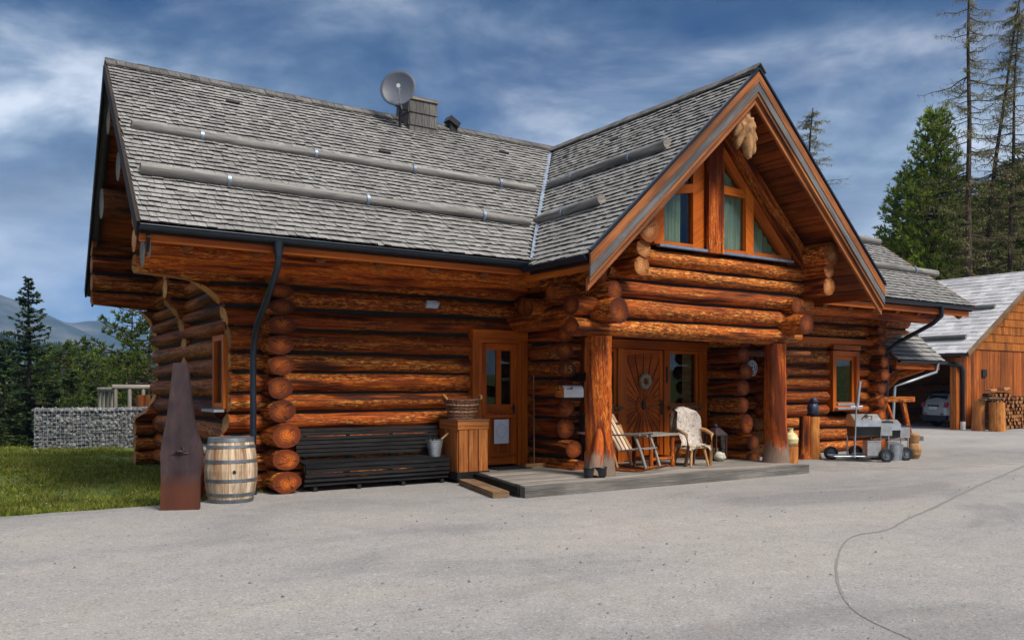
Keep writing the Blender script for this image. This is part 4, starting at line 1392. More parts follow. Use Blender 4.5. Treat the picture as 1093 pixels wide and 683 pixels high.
# gable glazing
GYW = 10.98
mb = MB()
fr = [  # bars of the glazing frame as outlines in x,z
    [(10.36, 4.20), (10.60, 4.20), (10.60, 5.28), (10.36, 5.02)],
    [(11.32, 4.20), (11.60, 4.20), (11.60, 6.10), (11.32, 5.92)],
    [(12.02, 4.20), (12.06, 4.20), (12.06, 6.16), (12.02, 6.22)],
    [(12.74, 4.20), (12.96, 4.20), (12.96, 5.34), (12.74, 5.56)],
    [(10.60, 5.10), (11.32, 5.22), (11.32, 5.38), (10.60, 5.24)],
    [(12.06, 5.30), (12.74, 5.30), (12.74, 5.44), (12.06, 5.46)],
    [(12.06, 6.02), (12.96, 5.12), (12.96, 5.36), (12.08, 6.24)], [(12.96, 5.12), (13.80, 4.28), (14.08, 4.28), (12.96, 5.36)],
    [(12.96, 4.20), (14.10, 4.20), (14.08, 4.28), (12.96, 4.28)],
    [(10.60, 4.20), (11.32, 4.20), (11.32, 4.27), (10.60, 4.27)], [(12.06, 4.20), (12.74, 4.20), (12.74, 4.27), (12.06, 4.27)],
    [(10.36, 5.02), (11.32, 5.92), (11.60, 6.22), (11.60, 6.40), (10.20, 5.05)],
]
for i, q in enumerate(fr):
    mb.prism([(x, GYW - 0.002 * (i % 4), z) for x, z in q], (0, 0.16 + 0.004 * i, 0))
gw = mb.build('gable_window', M['trim'], house, HL)
for q in ([(10.58, 4.25), (11.34, 4.25), (11.34, 5.24), (10.58, 5.13)], [(10.58, 5.24), (11.34, 5.36), (11.34, 5.94), (10.58, 5.27)], [(12.04, 4.25), (12.76, 4.25), (12.76, 5.32), (12.04, 5.32)], [(12.04, 5.44), (12.72, 5.44), (12.04, 6.10)], [(12.94, 4.26), (13.84, 4.26), (12.94, 5.16)]):
    pane('pane', gw, [(x, GYW + 0.06, z) for x, z in q])
mb = MB()
for (c0, c1, zt0, zt1) in ((10.62, 11.12, 5.15, 5.25), (12.06, 12.74, 5.32, 5.32), (12.96, 13.78, 5.12, 4.30)):
    n = 22
    top = [(c0 + (c1 - c0) * i / n, GYW + 0.13 + 0.02 * math.sin(i * 1.7), zt0 + (zt1 - zt0) * i / n) for i in range(n + 1)]
    bot = [(p[0], p[1] + 0.01, 4.25) for p in top]
    mb.add(bot + top, [(i, i + 1, n + 2 + i, n + 1 + i) for i in range(n)], None, 0, True)
n = 10
top = [(12.08 + 0.6 * i / n, GYW + 0.13 + 0.02 * math.sin(i * 1.9), 6.05 - 0.6 * i / n) for i in range(n + 1)]
mb.add([(p[0], p[1], 5.46) for p in top] + top, [(i, i + 1, n + 2 + i, n + 1 + i) for i in range(n)], None, 0, True)
mb.build('curtain', M['curtain'], gw, HL)
mb = MB(); mb.rbox(11.61, 12.01, GYW - 0.12, GYW + 0.3, 4.14, 6.55); mb.build('king_post', M['post'], house, HL)
mb = MB(); mb.rbox(10.40, 14.05, GYW - 0.10, GYW - 0.006, 4.145, 4.19); mb.build('sill', M['zinc'], gw, HL)
# boards closing the gable wall beside the glazing
mb = MB()
for i in range(9):
    z0_ = 4.14 + i * 0.26
    for s in (-1, 1):
        lim = GX + s * (GZ0 - 0.35 - z0_ - 0.26) / GSL
        inn = (10.36 if z0_ < 5.0 else 10.36 + (z0_ - 5.0) * 1.0) if s < 0 else (14.12 - (z0_ - 4.2) * 1.02)
        if (lim - inn) * s > 0.05 and z0_ + 0.26 < 6.8:
            mb.rbox(min(lim, inn), max(lim, inn), GYW + 0.17, GYW + 0.22 + rnd.uniform(0, .01), z0_, z0_ + 0.255)
mb.build('gable_boarding', M['soffit'], house, HL)
# right rake board under the soffit along the glazing
mb = MB(); mb.beam((12.05, GYW + 0.02, 6.52), (14.75, GYW + 0.02, 3.98), 0.22, 0.26, up=(0.7, 0, 0.7)); mb.beam((11.95, GYW + 0.02, 6.52), (9.5, GYW + 0.02, 4.2), 0.22, 0.2, up=(-0.7, 0, 0.7)); mb.build('gable_rafter', M['log'], house, HL)

# porch posts
for (x, r0, r1) in ((9.22, 0.245, 0.20), (13.78, 0.245, 0.20)):
    mb = MB()
    ks = 16
    rad = []
    pts = []
    for i in range(ks + 1):
        t_ = i / ks
        z = 0.17 + t_ * 2.36
        rad.append((r0 + (r1 - r0) * t_ ** 0.7) * (1 + 0.10 * max(0, 1 - t_ * 6)))
        pts.append((x + 0.015 * math.sin(t_ * 4 + x), 11.12, z))
    mb.tube(pts, rad, 18, 0, 1, 0.16, x)
    if x < 10:
        mb.tube([(x - 0.10, 11.02, 0.95), (x - 0.20, 10.95, 0.5), (x - 0.33, 10.86, 0.17)], [0.08, 0.11, 0.13], 10, 0, 1, 0.3)
    mb.build('porch_post', [M['porch_post'], M['end']], house, HL)

# chimney and small roof vent
mb = MB()
cx0, cx1, cy0, cy1 = 8.02, 8.66, 15.86, 16.46
for k in range(4):
    z0_ = 6.62 + k * 0.27
    e = 0.03
    for side in range(4):
        a, b = ((cx0, cx1), (cy0, cy1), (cx0, cx1), (cy0, cy1))[side]
        p = a
        while p < b - 0.02:
            w = min(rnd.uniform(0.1, 0.2), b - p)
            th_ = 0.022
            if side == 0: q = [(p, cy0 - e, z0_), (p + w - .006, cy0 - e, z0_), (p + w - .006, cy0 + .02, z0_), (p, cy0 + .02, z0_)]; tq = [(p, cy0 - .004, z0_ + .31), (p + w - .006, cy0 - .004, z0_ + .31), (p + w - .006, cy0 + .02, z0_ + .31), (p, cy0 + .02, z0_ + .31)]
            elif side == 1: q = [(cx1 - .02, p, z0_), (cx1 + e, p, z0_), (cx1 + e, p + w - .006, z0_), (cx1 - .02, p + w - .006, z0_)]; tq = [(cx1 - .02, p, z0_ + .31), (cx1 + .004, p, z0_ + .31), (cx1 + .004, p + w - .006, z0_ + .31), (cx1 - .02, p + w - .006, z0_ + .31)]
            elif side == 2: q = [(p, cy1 - .02, z0_), (p + w - .006, cy1 - .02, z0_), (p + w - .006, cy1 + e, z0_), (p, cy1 + e, z0_)]; tq = [(p, cy1 - .02, z0_ + .31), (p + w - .006, cy1 - .02, z0_ + .31), (p + w - .006, cy1 + .004, z0_ + .31), (p, cy1 + .004, z0_ + .31)]
            else: q = [(cx0 - e, p, z0_), (cx0 + .02, p, z0_), (cx0 + .02, p + w - .006, z0_), (cx0 - e, p + w - .006, z0_)]; tq = [(cx0 - .004, p, z0_ + .31), (cx0 + .02, p, z0_ + .31), (cx0 + .02, p + w - .006, z0_ + .31), (cx0 - .004, p + w - .006, z0_ + .31)]
            mb.hexa(q + tq, 0)
            p += w
mb.rbox(cx0 + .01, cx1 - .01, cy0 + .01, cy1 - .01, 6.3, 7.66, 1)
mb.rbox(cx0 - .04, cx1 + .04, cy0 - .04, cy1 + .04, 7.70, 7.76, 2)
mb.tube([(8.2, 16.2, 7.76), (8.2, 16.2, 7.84)], 0.09, 12, 1)
mb.build('chimney', [M['shingle_dark'], M['dark_metal'], M['grey_wood']], roof, HL)
mb = MB(); mb.box((9.25, 16.22, 7.50), (0.28, 0.26, 0.12), Matrix.Rotation(0.5, 3, 'Y'), 0); mb.rbox(9.16, 9.34, 16.14, 16.3, 7.3, 7.46, 0)
mb.build('roof_vent', M['dark_metal'], roof, HL)

# stone plinth strip so that no light leaks under the logs
for a in ((4.2, 9.2, 13.52, 13.7, -0.05, 0.10), (4.28, 4.46, 13.1, 20, -0.05, 0.12), (16.3, 21.0, 13.52, 13.7, -0.05, 0.1), (3.4, 4.2, 19.38, 19.5, -0.3, 0.1)):
    mb = MB(); mb.rbox(*a); mb.build('plinth', M['dark_metal'], house, HL)

# ------------------------------------------------------------------ porch, bench and things by the front wall
deck = thing('porch_deck', 'low grey weathered plank deck under the gabled porch', 'deck', (10.5, 11.8, 0))
DK = Vector((10.5, 11.8, 0))
mb = MB()
y = 10.52
while y < 13.25:
    w = rnd.uniform(0.13, 0.16)
    x0_ = 7.22 + (y - 10.4) * 0.24
    cuts = [x0_, x0_ + rnd.uniform(2, 4.2), 13.80]
    for a, b in zip(cuts, cuts[1:]):
        mb.rbox(a + .002, b - .002, y, min(y + w, 13.3) - 0.008, 0.13, 0.168 + rnd.uniform(-.003, .003))
    y += w
mb.build('deck_boards', M['grey_wood'], deck, DK)
mb = MB(); mb.rbox(7.17, 13.86, 10.38, 10.515, 0.0, 0.166); mb.build('front_beam', M['beam_grey'], deck, DK)
mb = MB(); mb.beam((7.20, 10.52, 0.08), (7.86, 13.3, 0.08), 0.12, 0.155); mb.build('side_beam', M['black_wood'], deck, DK)
mb = MB(); mb.rbox(13.804, 13.86, 10.52, 13.2, 0.0, 0.16); mb.build('side_beam', M['grey_wood'], deck, DK)

mb = MB(); mb.beam((6.90, 10.62, 0.05), (7.36, 12.42, 0.055), 0.26, 0.085)
mono(mb, 'ramp_plank', M['brown_grey'], (7.1, 11.5, 0), 'short tan timber plank lying on the gravel along the deck\'s dark left edge', 'plank')

# long dark bench
BL = Vector((6.0, 13.0, 0))
bench = thing('slatted_bench', 'long black slatted bench against the log wall', 'bench', BL)
mb = MB()
bx0, bx1 = 4.66, 7.27
for k in range(7):
    t_ = k / 6
    mb.box(((bx0 + bx1) / 2, 13.24 + 0.06 * t_, 0.56 + 0.40 * t_), (bx1 - bx0 - rnd.uniform(0, .02), 0.035, 0.052), Matrix.Rotation(-0.12, 3, 'X'))
mb.build('backrest', M['black_wood'], bench, BL)
mb = MB()
for k in range(5):
    mb.box(((bx0 + bx1) / 2, 13.17 - 0.075 * k, 0.47 - 0.008 * k), (bx1 - bx0 - rnd.uniform(0, .02), 0.062, 0.032), Matrix.Rotation(0.05, 3, 'X'))
mb.build('seat', M['black_wood'], bench, BL)
mb = MB()
for k in range(5):
    a = k / 4
    mb.box(((bx0 + bx1) / 2, 12.83 + 0.08 * a * a, 0.405 - 0.072 * k), (bx1 - bx0 - rnd.uniform(0, .02), 0.035, 0.058), Matrix.Rotation(-0.25 * a, 3, 'X'))
mb.build('apron', M['black_wood'], bench, BL)
for x in (4.85, 5.6, 6.4, 7.15):
    mb = MB(); mb.rbox(x - .03, x + .03, 12.88, 13.24, 0.0, 0.07); mb.rbox(x - .03, x + .03, 13.345, 13.385, 0.0, 0.9); mb.rbox(x - .03, x + .03, 12.9, 13.18, 0.38, 0.43)
    mb.build('leg', M['dark_metal'], bench, BL)

# wooden chest beside the bench
CL = Vector((7.65, 12.95, 0))
chest = thing('wooden_chest', 'orange boarded wooden chest with dark foot board at the bench\'s right end', 'chest', CL)
mb = MB()
x0_, x1_, y0_, y1_ = 7.32, 7.95, 12.64, 13.30
for k in range(3):
    a = x0_ + 0.03 + k * 0.20
    mb.rbox(a + .004, a + .187, y0_ + 0.012, y0_ + 0.04, 0.19, 0.93)
for k in range(4):
    a = y0_ + 0.04 + k * 0.155
    mb.rbox(x0_ + .012, x0_ + .04, a + .003, a + .150, 0.19, 0.93); mb.rbox(x1_ - .04, x1_ - .012, a + .003, a + .150, 0.19, 0.93)
mb.rbox(x0_ + .03, x1_ - .03, y1_ - .04, y1_ - .01, 0.19, 0.93); mb.rbox(x0_ + .05, x1_ - .05, y0_ + .05, y1_ - .05, 0.2, 0.9)
mb.build('side_boards', M['box_wood'], chest, CL)
mb = MB(); mb.rbox(x0_, x1_, y0_, y1_, 0.93, 1.075); mb.build('top_rim', M['box_wood'], chest, CL)
mb = MB(); mb.rbox(x0_ - .01, x1_ + .01, y0_ - .01, y1_ + .01, 1.078, 1.10); mb.build('lid', M['brown_grey'], chest, CL)
mb = MB(); mb.rbox(x0_ - .015, x1_ + .015, y0_ - .012, y1_, 0.06, 0.187); mb.build('foot_board', M['black_wood'], chest, CL)
for (a, b) in ((7.38, 12.70), (7.88, 12.70), (7.38, 13.24), (7.88, 13.24)):
    mb = MB(); mb.rbox(a - .05, a + .05, b - .05, b + .05, 0, 0.06); mb.build('foot', M['black_wood'], chest, CL)

# wicker basket
KL = Vector((7.60, 12.97, 1.10))
bk = thing('wicker_basket', 'dark red wicker basket with pale wooden handles on the chest', 'basket', KL)
mb = MB()
for i in range(12):
    t_ = i / 11
    rx, ry = 0.215 + 0.075 * t_, 0.16 + 0.05 * t_
    z = 0.012 + 0.25 * t_
    n = 26
    pts = [(rx * math.cos(2 * PI * j / n) * (1 + .02 * ((i + j) % 2)), ry * math.sin(2 * PI * j / n) * (1 + .02 * ((i + j) % 2)), z + 0.02 * abs(math.cos(2 * PI * j / n)) * t_) for j in range(n + 1)]
    mb.tube(pts, 0.0135, 6, 1 if i in (4, 8) else 0, caps=False)
for j in range(26):
    a = 2 * PI * j / 26
    mb.tube([(0.217 * math.cos(a), 0.162 * math.sin(a), 0.0), (0.30 * math.cos(a), 0.222 * math.sin(a), 0.27)], 0.008, 5, 0)
mb.lathe([(0.16, 0.0), (0.19, 0.01)], n=20)
mb.build('basket_body', [M['wicker'], M['bristle']], bk)
for s in (-1, 1):
    mb = MB()
    mb.tube([(s * 0.285, -0.09, 0.27), (s * 0.31, -0.06, 0.315), (s * 0.315, 0.0, 0.33), (s * 0.31, 0.06, 0.315), (s * 0.285, 0.09, 0.27)], 0.022, 8)
    mb.build('handle', M['pale'], bk)
bk.rotation_euler = (0, 0, -0.15); bk.scale = (1.12, 1.12, 1.25)

# bucket
QL = Vector((7.06, 13.0, 0.458))
bu = thing('metal_bucket', 'galvanised bucket with a stick standing on the black bench', 'bucket', QL)
mb = MB()
mb.lathe([(0.0, 0.012), (0.092, 0.012), (0.094, 0.0), (0.098, 0.0), (0.122, 0.15), (0.126, 0.152), (0.142, 0.265), (0.150, 0.268), (0.150, 0.28), (0.138, 0.28), (0.12, 0.15), (0.09, 0.02), (0.0, 0.02)], n=24)
mb.build('pail', M['galv'], bu)
mb = MB(); mb.tube([(-0.14, 0, 0.26), (-0.16, -0.01, 0.33), (-0.08, -0.03, 0.37), (0.0, -0.03, 0.355)], 0.006, 6); mb.build('bail', M['dark_metal'], bu)
mb = MB(); mb.tube([(-0.05, 0.03, 0.05), (0.10, 0.0, 0.27), (0.25, -0.05, 0.40)], 0.016, 7); mb.build('stick', M['bristle'], bu)
mb = MB()
for k in range(5): mb.ball((rnd.uniform(-.07, .07), rnd.uniform(-.07, .07), 0.27), 0.05, 0, (1, 1, .8), 10, 6, 0.5)
mb.build('contents', M['dark_metal'], bu)

# barrel
BA = Vector((3.43, 12.52, 0))
bar = thing('wooden_barrel', 'pale oak wine barrel with grey hoops beside the log wall corner', 'barrel', BA)
BR = [(0.305, 0.0), (0.335, 0.12), (0.362, 0.28), (0.375, 0.46), (0.364, 0.64), (0.338, 0.80), (0.31, 0.93)]


def brad(z):
    for (r0, z0), (r1, z1) in zip(BR, BR[1:]):
        if z0 <= z <= z1: return r0 + (r1 - r0) * (z - z0) / (z1 - z0)
    return BR[-1][0]


mb = MB()
ns = 26
for k in range(ns):
    a0, a1 = 2 * PI * k / ns + .006, 2 * PI * (k + 1) / ns - .006
    vs_, fs, uvs = [], [], []
    zs = [0.93 * i / 10 for i in range(11)]
    o = rnd.uniform(0, 20)
    for z in zs:
        r = brad(z)
        for (aa, rr) in ((a0, r - .025), (a0, r), (a1, r), (a1, r - .025)): vs_.append((rr * math.cos(aa), rr * math.sin(aa), z))
    for i in range(10):
        for j in range(4):
            j2 = (j + 1) % 4
            fs.append((i * 4 + j, i * 4 + j2, i * 4 + 4 + j2, i * 4 + 4 + j)); uvs.append([(o + zs[i], o + j * .09), (o + zs[i], o + j * .09 + .09), (o + zs[i + 1], o + j * .09 + .09), (o + zs[i + 1], o + j * .09)])
    fs.append((3, 2, 1, 0)); uvs.append([(o, o)] * 4); fs.append((40, 41, 42, 43)); uvs.append([(o, o), (o + .02, o), (o + .02, o + .05), (o, o + .05)])
    mb.add(vs_, fs, uvs)
mb.build('staves', M['stave'], bar)
for (z0, z1) in ((0.0, 0.055), (0.10, 0.145), (0.305, 0.35), (0.58, 0.625), (0.79, 0.83), (0.875, 0.932)):
    mb = MB(); mb.lathe([(brad(z0) - .01, z0), (brad(z0) + .006, z0), (brad(min(z1, .93)) + .006, z1), (brad(min(z1, .93)) - .01, z1)], n=40); mb.build('hoop', M['hoop'], bar)
mb = MB(); mb.lathe([(0.0, 0.885), (0.29, 0.885), (0.29, 0.86), (0.0, 0.86)], n=30); mb.build('head', M['stave'], bar)
mb = MB(); a = math.atan2(-12.5, -3.4) + 0.12; p = Vector((math.cos(a), math.sin(a), 0)); mb.tube([p * 0.36 + Vector((0, 0, .455)), p * 0.379 + Vector((0, 0, .455))], 0.026, 12); mb.build('bung', M['car_black'], bar)

# rusted steel column sculpture
SL = Vector((2.62, 12.02, 0))
sc = thing('steel_sculpture', 'tall tapering rusted steel column with swollen waist beside the lawn', 'sculpture', SL)
outl = [(-0.255, 0.0), (-0.245, 0.40), (-0.248, 0.62), (-0.252, 0.76), (-0.236, 0.90), (-0.205, 1.06), (-0.175, 1.20), (-0.140, 1.50), (-0.106, 1.80), (-0.088, 1.99)]
mb = MB()
lft = [(x, -0.05, z) for x, z in outl]; rgt = [(-x * 0.97, -0.05, z) for x, z in outl]
mb.prism(lft + list(reversed(rgt)), (0, 0.03, 0)); mb.build('front_plate', M['rust'], sc)
mb = MB()
for s in (-1, 1):
    vs_ = []
    for (x, z) in outl:
        bulge = 0.05 * math.exp(-((z - 0.75) / 0.28) ** 2)
        vs_ += [(s * (abs(x) - 0.012), -0.02, z), (s * (abs(x) * 0.92 + bulge + 0.004), 0.10, z), (s * abs(x) * 0.6, 0.17, z)]
    n = len(outl)
    fs = []
    for i in range(n - 1):
        for j in range(2):
            q = (i * 3 + j, i * 3 + j + 1, i * 3 + j + 4, i * 3 + j + 3)
            fs.append(q if s > 0 else tuple(reversed(q)))
    mb.add(vs_, fs, None, 0, True)
vs_ = []
for (x, z) in outl: vs_ += [(-abs(x) * .6, 0.17, z), (abs(x) * .6, 0.17, z)]
mb.add(vs_, [(i * 2 + 1, i * 2, i * 2 + 2, i * 2 + 3) for i in range(len(outl) - 1)])
mb.build('back_shell', M['rust'], sc)
mb = MB(); mb.tube([(-0.06, -0.052, 0.77), (-0.03, -0.075, 0.80), (0.03, -0.085, 0.79), (0.06, -0.06, 0.81), (0.02, -0.056, 0.86)], [0.010, 0.018, 0.016, 0.012, 0.004], 8, 0, wob=0.4); mb.tube([(-0.11, -0.052, 0.75), (-0.03, -0.056, 0.78), (0.06, -0.056, 0.765), (0.12, -0.052, 0.76)], [0.006, 0.016, 0.014, 0.005], 8, 0, wob=.5); mb.build('bird_relief', M['rust'], sc)
sc.rotation_euler = (0, 0, -0.42)

# little grey table near the wall end
TL = Vector((3.32, 14.1, 0))
tt = thing('plank_table', 'small grey plank table behind the barrel by the curved wall end', 'table', TL)
mb = MB()
for k in range(4): mb.rbox(-0.30 + k * 0.152, -0.30 + k * 0.152 + 0.145, -0.85, 0.85, 0.66, 0.70)
mb.build('table_top', M['grey_wood'], tt)
for (a, b) in ((-.22, -.7), (.22, -.7), (-.22, .7), (.22, .7)):
    mb = MB(); mb.tube([(a, b, 0), (a * .9, b * .95, 0.66)], 0.022, 8); mb.build('leg', M['galv'], tt)
mb = MB(); mb.beam((3.08, 13.02, 0.02), (3.14, 13.12, 0.64), 0.20, 0.03, up=(0.3, -1, 0.15))
mono(mb, 'leaning_board', M['post'], (3.08, 13.02, 0), 'short orange board leaning upright between barrel and rusted column', 'board')

# mailbox, broom, door mat, notice, wall lamp
ML = Vector((9.46, 12.26, 1.48))
mx = thing('mailbox', 'white metal mailbox with red flag on the porch log ends', 'mailbox', ML)
mb = MB()
prof = [(-0.085, 0.0), (0.085, 0.0), (0.085, 0.13)] + [(0.085 * math.cos(PI * k / 8), 0.13 + 0.085 * math.sin(PI * k / 8)) for k in range(1, 8)] + [(-0.085, 0.13)]
mb.prism([(-0.19, y, z) for y, z in prof], (0.45, 0, 0)); mb.build('box', M['white'], mx)
mb = MB(); mb.prism([(-0.27, y * 1.02, z * 1.02) for y, z in prof], (0.075, 0, 0)); mb.build('back_block', M['log'], mx)
mb = MB(); mb.rbox(-0.13, 0.0, -0.094, -0.087, 0.145, 0.163); mb.rbox(-0.035, 0.0, -0.094, -0.087, 0.145, 0.195); mb.build('flag', M['red'], mx)
mb = MB(); mb.rbox(-0.19, 0.26, -0.06, 0.06, -0.02, 0.0); mb.build('bracket', M['dark_metal'], mx)

OL = Vector((9.08, 12.85, 0.17))
br = thing('broom', 'long handled broom leaning against the logs right of the side door', 'broom', OL)
mb = MB(); mb.tube([(0, 0, 0.06), (0.02, 0.03, 0.9), (0.03, 0.06, 1.72)], 0.013, 8); mb.build('handle', M['brown_grey'], br)
mb = MB(); mb.rbox(-0.20, 0.24, -0.035, 0.035, 0.045, 0.075); mb.build('head', M['pale'], br)
mb = MB()
for k in range(44):
    x = -0.195 + 0.43 * k / 43
    for yy in (-.02, .0, .02): mb.beam((x, yy, 0.045), (x + rnd.uniform(-.01, .01), yy * 1.6, 0.0), 0.008, 0.008)
mb.build('bristles', M['bristle'], br)

mb = MB(); mb.rbox(8.22, 8.95, 12.72, 13.18, 0.17, 0.185)
for k in range(9): mb.rbox(8.24 + k * .08, 8.29 + k * .08, 12.74, 13.16, 0.186, 0.192)
mono(mb, 'door_mat', M['mat'], (8.58, 12.95, 0.17), 'black ribbed door mat in front of the side door', 'mat')

NL = Vector((8.69, yd if False else 13.44, 0.63))
nt = thing('paper_notice', 'white paper notice with a faint ring on the side door', 'notice', (8.71, 13.40, 0.60))
mb = MB(); mb.rbox(-0.165, 0.165, -0.006, -0.002, 0, 0.455); mb.build('sheet', M['paper'], nt)
mb = MB()
n = 32
for (r_, c_) in ((0.115, 0.012),):
    for j in range(n):
        a0, a1 = 2 * PI * j / n, 2 * PI * (j + 1) / n
        mb.prism([(r_ * math.cos(a0), -0.0065, 0.235 + 1.15 * r_ * math.sin(a0)), (r_ * math.cos(a1), -0.0065, 0.235 + 1.15 * r_ * math.sin(a1)), ((r_ - c_) * math.cos(a1), -0.0065, 0.235 + 1.15 * (r_ - c_) * math.sin(a1)), ((r_ - c_) * math.cos(a0), -0.0065, 0.235 + 1.15 * (r_ - c_) * math.sin(a0))], (0, -0.001, 0))
mb.build('ring_mark', M['lampglass'], nt)

LL = Vector((7.20, 13.40, 3.08))
wlp = thing('wall_lamp', 'small grey box lamp high on the log wall left of the side door', 'lamp', LL)
mb = MB(); mb.rbox(-0.13, 0.13, -0.09, 0.04, 0.06, 0.10); mb.rbox(-0.10, 0.10, -0.06, 0.04, 0.10, 0.13); mb.build('housing', M['galv'], wlp)
mb = MB(); mb.prism([(-0.12, -0.085, 0.058), (-0.12, 0.02, 0.058), (-0.12, 0.02, 0.0), (-0.12, -0.05, 0.0)], (0.24, 0, 0)); mb.build('cover', M['lampglass'], wlp)


def text_mesh(txt, size, depth, mat, name, parent=None, loc=(0, 0, 0), rot=(PI / 2, 0, 0)):
    cu = bpy.data.curves.new(name, 'FONT')
    cu.body = txt; cu.size = size; cu.extrude = depth; cu.align_x = 'CENTER'; cu.align_y = 'CENTER'
    tmp = bpy.data.objects.new(name + '_curve', cu); COL.objects.link(tmp)
    dg = bpy.context.evaluated_depsgraph_get()
    me = bpy.data.meshes.new_from_object(tmp.evaluated_get(dg))
    bpy.data.objects.remove(tmp); bpy.data.curves.remove(cu)
    me.materials.clear(); me.materials.append(mat)
    o = bpy.data.objects.new(name, me); COL.objects.link(o)
    o.parent = parent; o.location = loc; o.rotation_euler = rot
    return o


text_mesh('15', 0.20, 0.05, M['pale'], 'house_number', house, Vector((9.52, 12.42, 1.99)) - HL)

# black patio stove between wall and post
PL = Vector((10.06, 12.34, 0.17))
st = thing('patio_stove', 'black iron patio stove with wide hood behind the left porch post', 'stove', PL)
mb = MB(); mb.lathe([(0.0, 0.30), (0.24, 0.30), (0.25, 0.34), (0.25, 0.95), (0.27, 0.97), (0.27, 1.0), (0.0, 1.02)], n=24); mb.build('firebox', M['dark_metal'], st)
for k in range(3):
    a = 2 * PI * k / 3 + 0.3
    mb = MB(); mb.tube([(0.20 * math.cos(a), 0.20 * math.sin(a), 0.32), (0.26 * math.cos(a), 0.26 * math.sin(a), 0.0)], 0.02, 8); mb.build('leg', M['dark_metal'], st)
mb = MB(); mb.lathe([(0.11, 1.0), (0.11, 1.62), (0.10, 1.62), (0.10, 1.0)], n=16); mb.build('flue', M['dark_metal'], st)
mb = MB(); mb.lathe([(0.33, 1.60), (0.34, 1.62), (0.22, 1.74), (0.08, 1.80), (0.0, 1.81)], n=24); mb.build('hood', M['dark_metal'], st)
mb = MB(); mb.lathe([(0.30, 0.62), (0.31, 0.64), (0.30, 0.66)], n=28); mb.build('rail', M['steel'], st)

# two black pots at the foot of the left post
for (x, y, r, lab) in ((8.78, 10.86, 0.085, 'left of two small black pots at the foot of the left porch post'), (8.98, 10.80, 0.10, 'right of two small black pots at the foot of the left porch post')):
    mb = MB(); mb.lathe([(0.0, 0.0), (r * .8, 0.0), (r, 0.04), (r * 1.05, 0.15), (r * 1.15, 0.165), (r * 1.1, 0.175), (r * .9, 0.165), (r * .85, 0.03), (0.0, 0.03)], n=18)
    mono(mb, 'small_pot', M['dark_metal'], (x, y, 0.17), lab, 'pot', 'small black pots by the post', local=True)

# wreath
mb = MB()
for k in range(130):
    a = rnd.uniform(0, 2 * PI); b = rnd.uniform(0, 2 * PI)
    R_ = 0.115 + 0.045 * math.cos(b) * 1.0
    p = Vector((R_ * math.cos(a), -0.03 + 0.03 * math.sin(b), R_ * math.sin(a)))
    d = Vector((-math.sin(a), rnd.uniform(-.5, .2), math.cos(a))) * 0.035 + Vector((math.cos(a), 0, math.sin(a))) * rnd.uniform(-.02, .03)
    mb.beam(p - d * .5, p + d, 0.022, 0.008, w1=0.004, h1=0.003)
for k in range(24):
    a0, a1 = 2 * PI * k / 24, 2 * PI * (k + 1) / 24
    mb.tube([(0.115 * math.cos(a0), -0.03, 0.115 * math.sin(a0)), (0.115 * math.cos(a1), -0.03, 0.115 * math.sin(a1))], 0.036, 8, caps=False)
mono(mb, 'door_wreath', M['wreath'], (11.83, 12.83, 1.79), 'round dry straw wreath hanging on the carved sunburst door', 'wreath', local=True)

# rocking chair
RL = Vector((10.20, 11.52, 0.17))
rk = thing('rocking_chair', 'weathered wooden rocking chair with slatted leaning back behind the porch post', 'chair', RL, rz=-1.22)
mb = MB()
for k in range(4):
    y = -0.21 + k * 0.14
    mb.beam((-0.02, y, 0.34), (-0.44, y, 1.04 - 0.03 * abs(k - 1.5)), 0.095, 0.02, up=(0.8, 0, 0.5))
mb.build('backrest', M['stave'], rk)
mb = MB()
for k in range(5): mb.box((0.03 + k * 0.10, 0, 0.36 + 0.012 * k), (0.085, 0.52, 0.022))
mb.build('seat', M['grey_wood'], rk)
for y in (-0.27, 0.27):
    mb = MB(); mb.tube([(0.52, y, 0.06), (0.42, y, 0.36), (0.30, y, 0.64)], 0.026, 8); mb.build('leg', M['grey_wood'], rk)
    mb = MB(); mb.tube([(-0.05, y, 0.06), (-0.16, y, 0.4), (-0.30, y, 0.80)], 0.026, 8); mb.build('leg', M['pale'], rk)
    mb = MB(); mb.beam((-0.32, y, 0.63), (0.40, y, 0.655), 0.07, 0.025); mb.build('armrest', M['grey_wood'], rk)
    mb = MB(); mb.tube([(-0.50, y, 0.10), (-0.25, y, 0.035), (0.10, y, 0.022), (0.45, y, 0.04), (0.68, y, 0.11)], 0.024, 8); mb.build('rocker', M['log'], rk)
for (a, z) in ((-0.08, 0.40), (-0.32, 0.82)):
    mb = MB(); mb.beam((a, -0.27, z), (a, 0.27, z), 0.05, 0.025, up=(0.8, 0, 0.5)); mb.build('cross_rail', M['log_dark'], rk)

# table
AL = Vector((10.98, 11.72, 0.17))
ta = thing('side_table', 'rustic reddish side table with grey plank top between the two porch chairs', 'table', AL, rz=0.05)
mb = MB()
for k in range(3): mb.box((0, -0.20 + k * 0.20, 0.61), (0.92, 0.19, 0.035), Matrix.Rotation(rnd.uniform(-.01, .01), 3, 'Y'))
mb.build('table_top', M['grey_wood'], ta)
for (a, b) in ((-.24, -.22), (.34, -.22), (-.24, .22), (.34, .22)):
    mb = MB(); mb.tube([(a, b, 0), (a * .97, b, 0.595)], 0.040, 9, 0, 0, 0.15); mb.build('leg', M['log'], ta)
mb = MB(); mb.tube([(-.24, -.22, 0.16), (.34, -.22, 0.18)], 0.035, 8); mb.tube([(-.24, .22, 0.16), (.34, .22, 0.18)], 0.03, 8); mb.tube([(-.24, -.22, 0.17), (-.24, .22, 0.17)], 0.03, 8); mb.tube([(.34, -.22, 0.18), (.34, .22, 0.18)], 0.03, 8)
mb.build('stretcher', M['post'], ta)

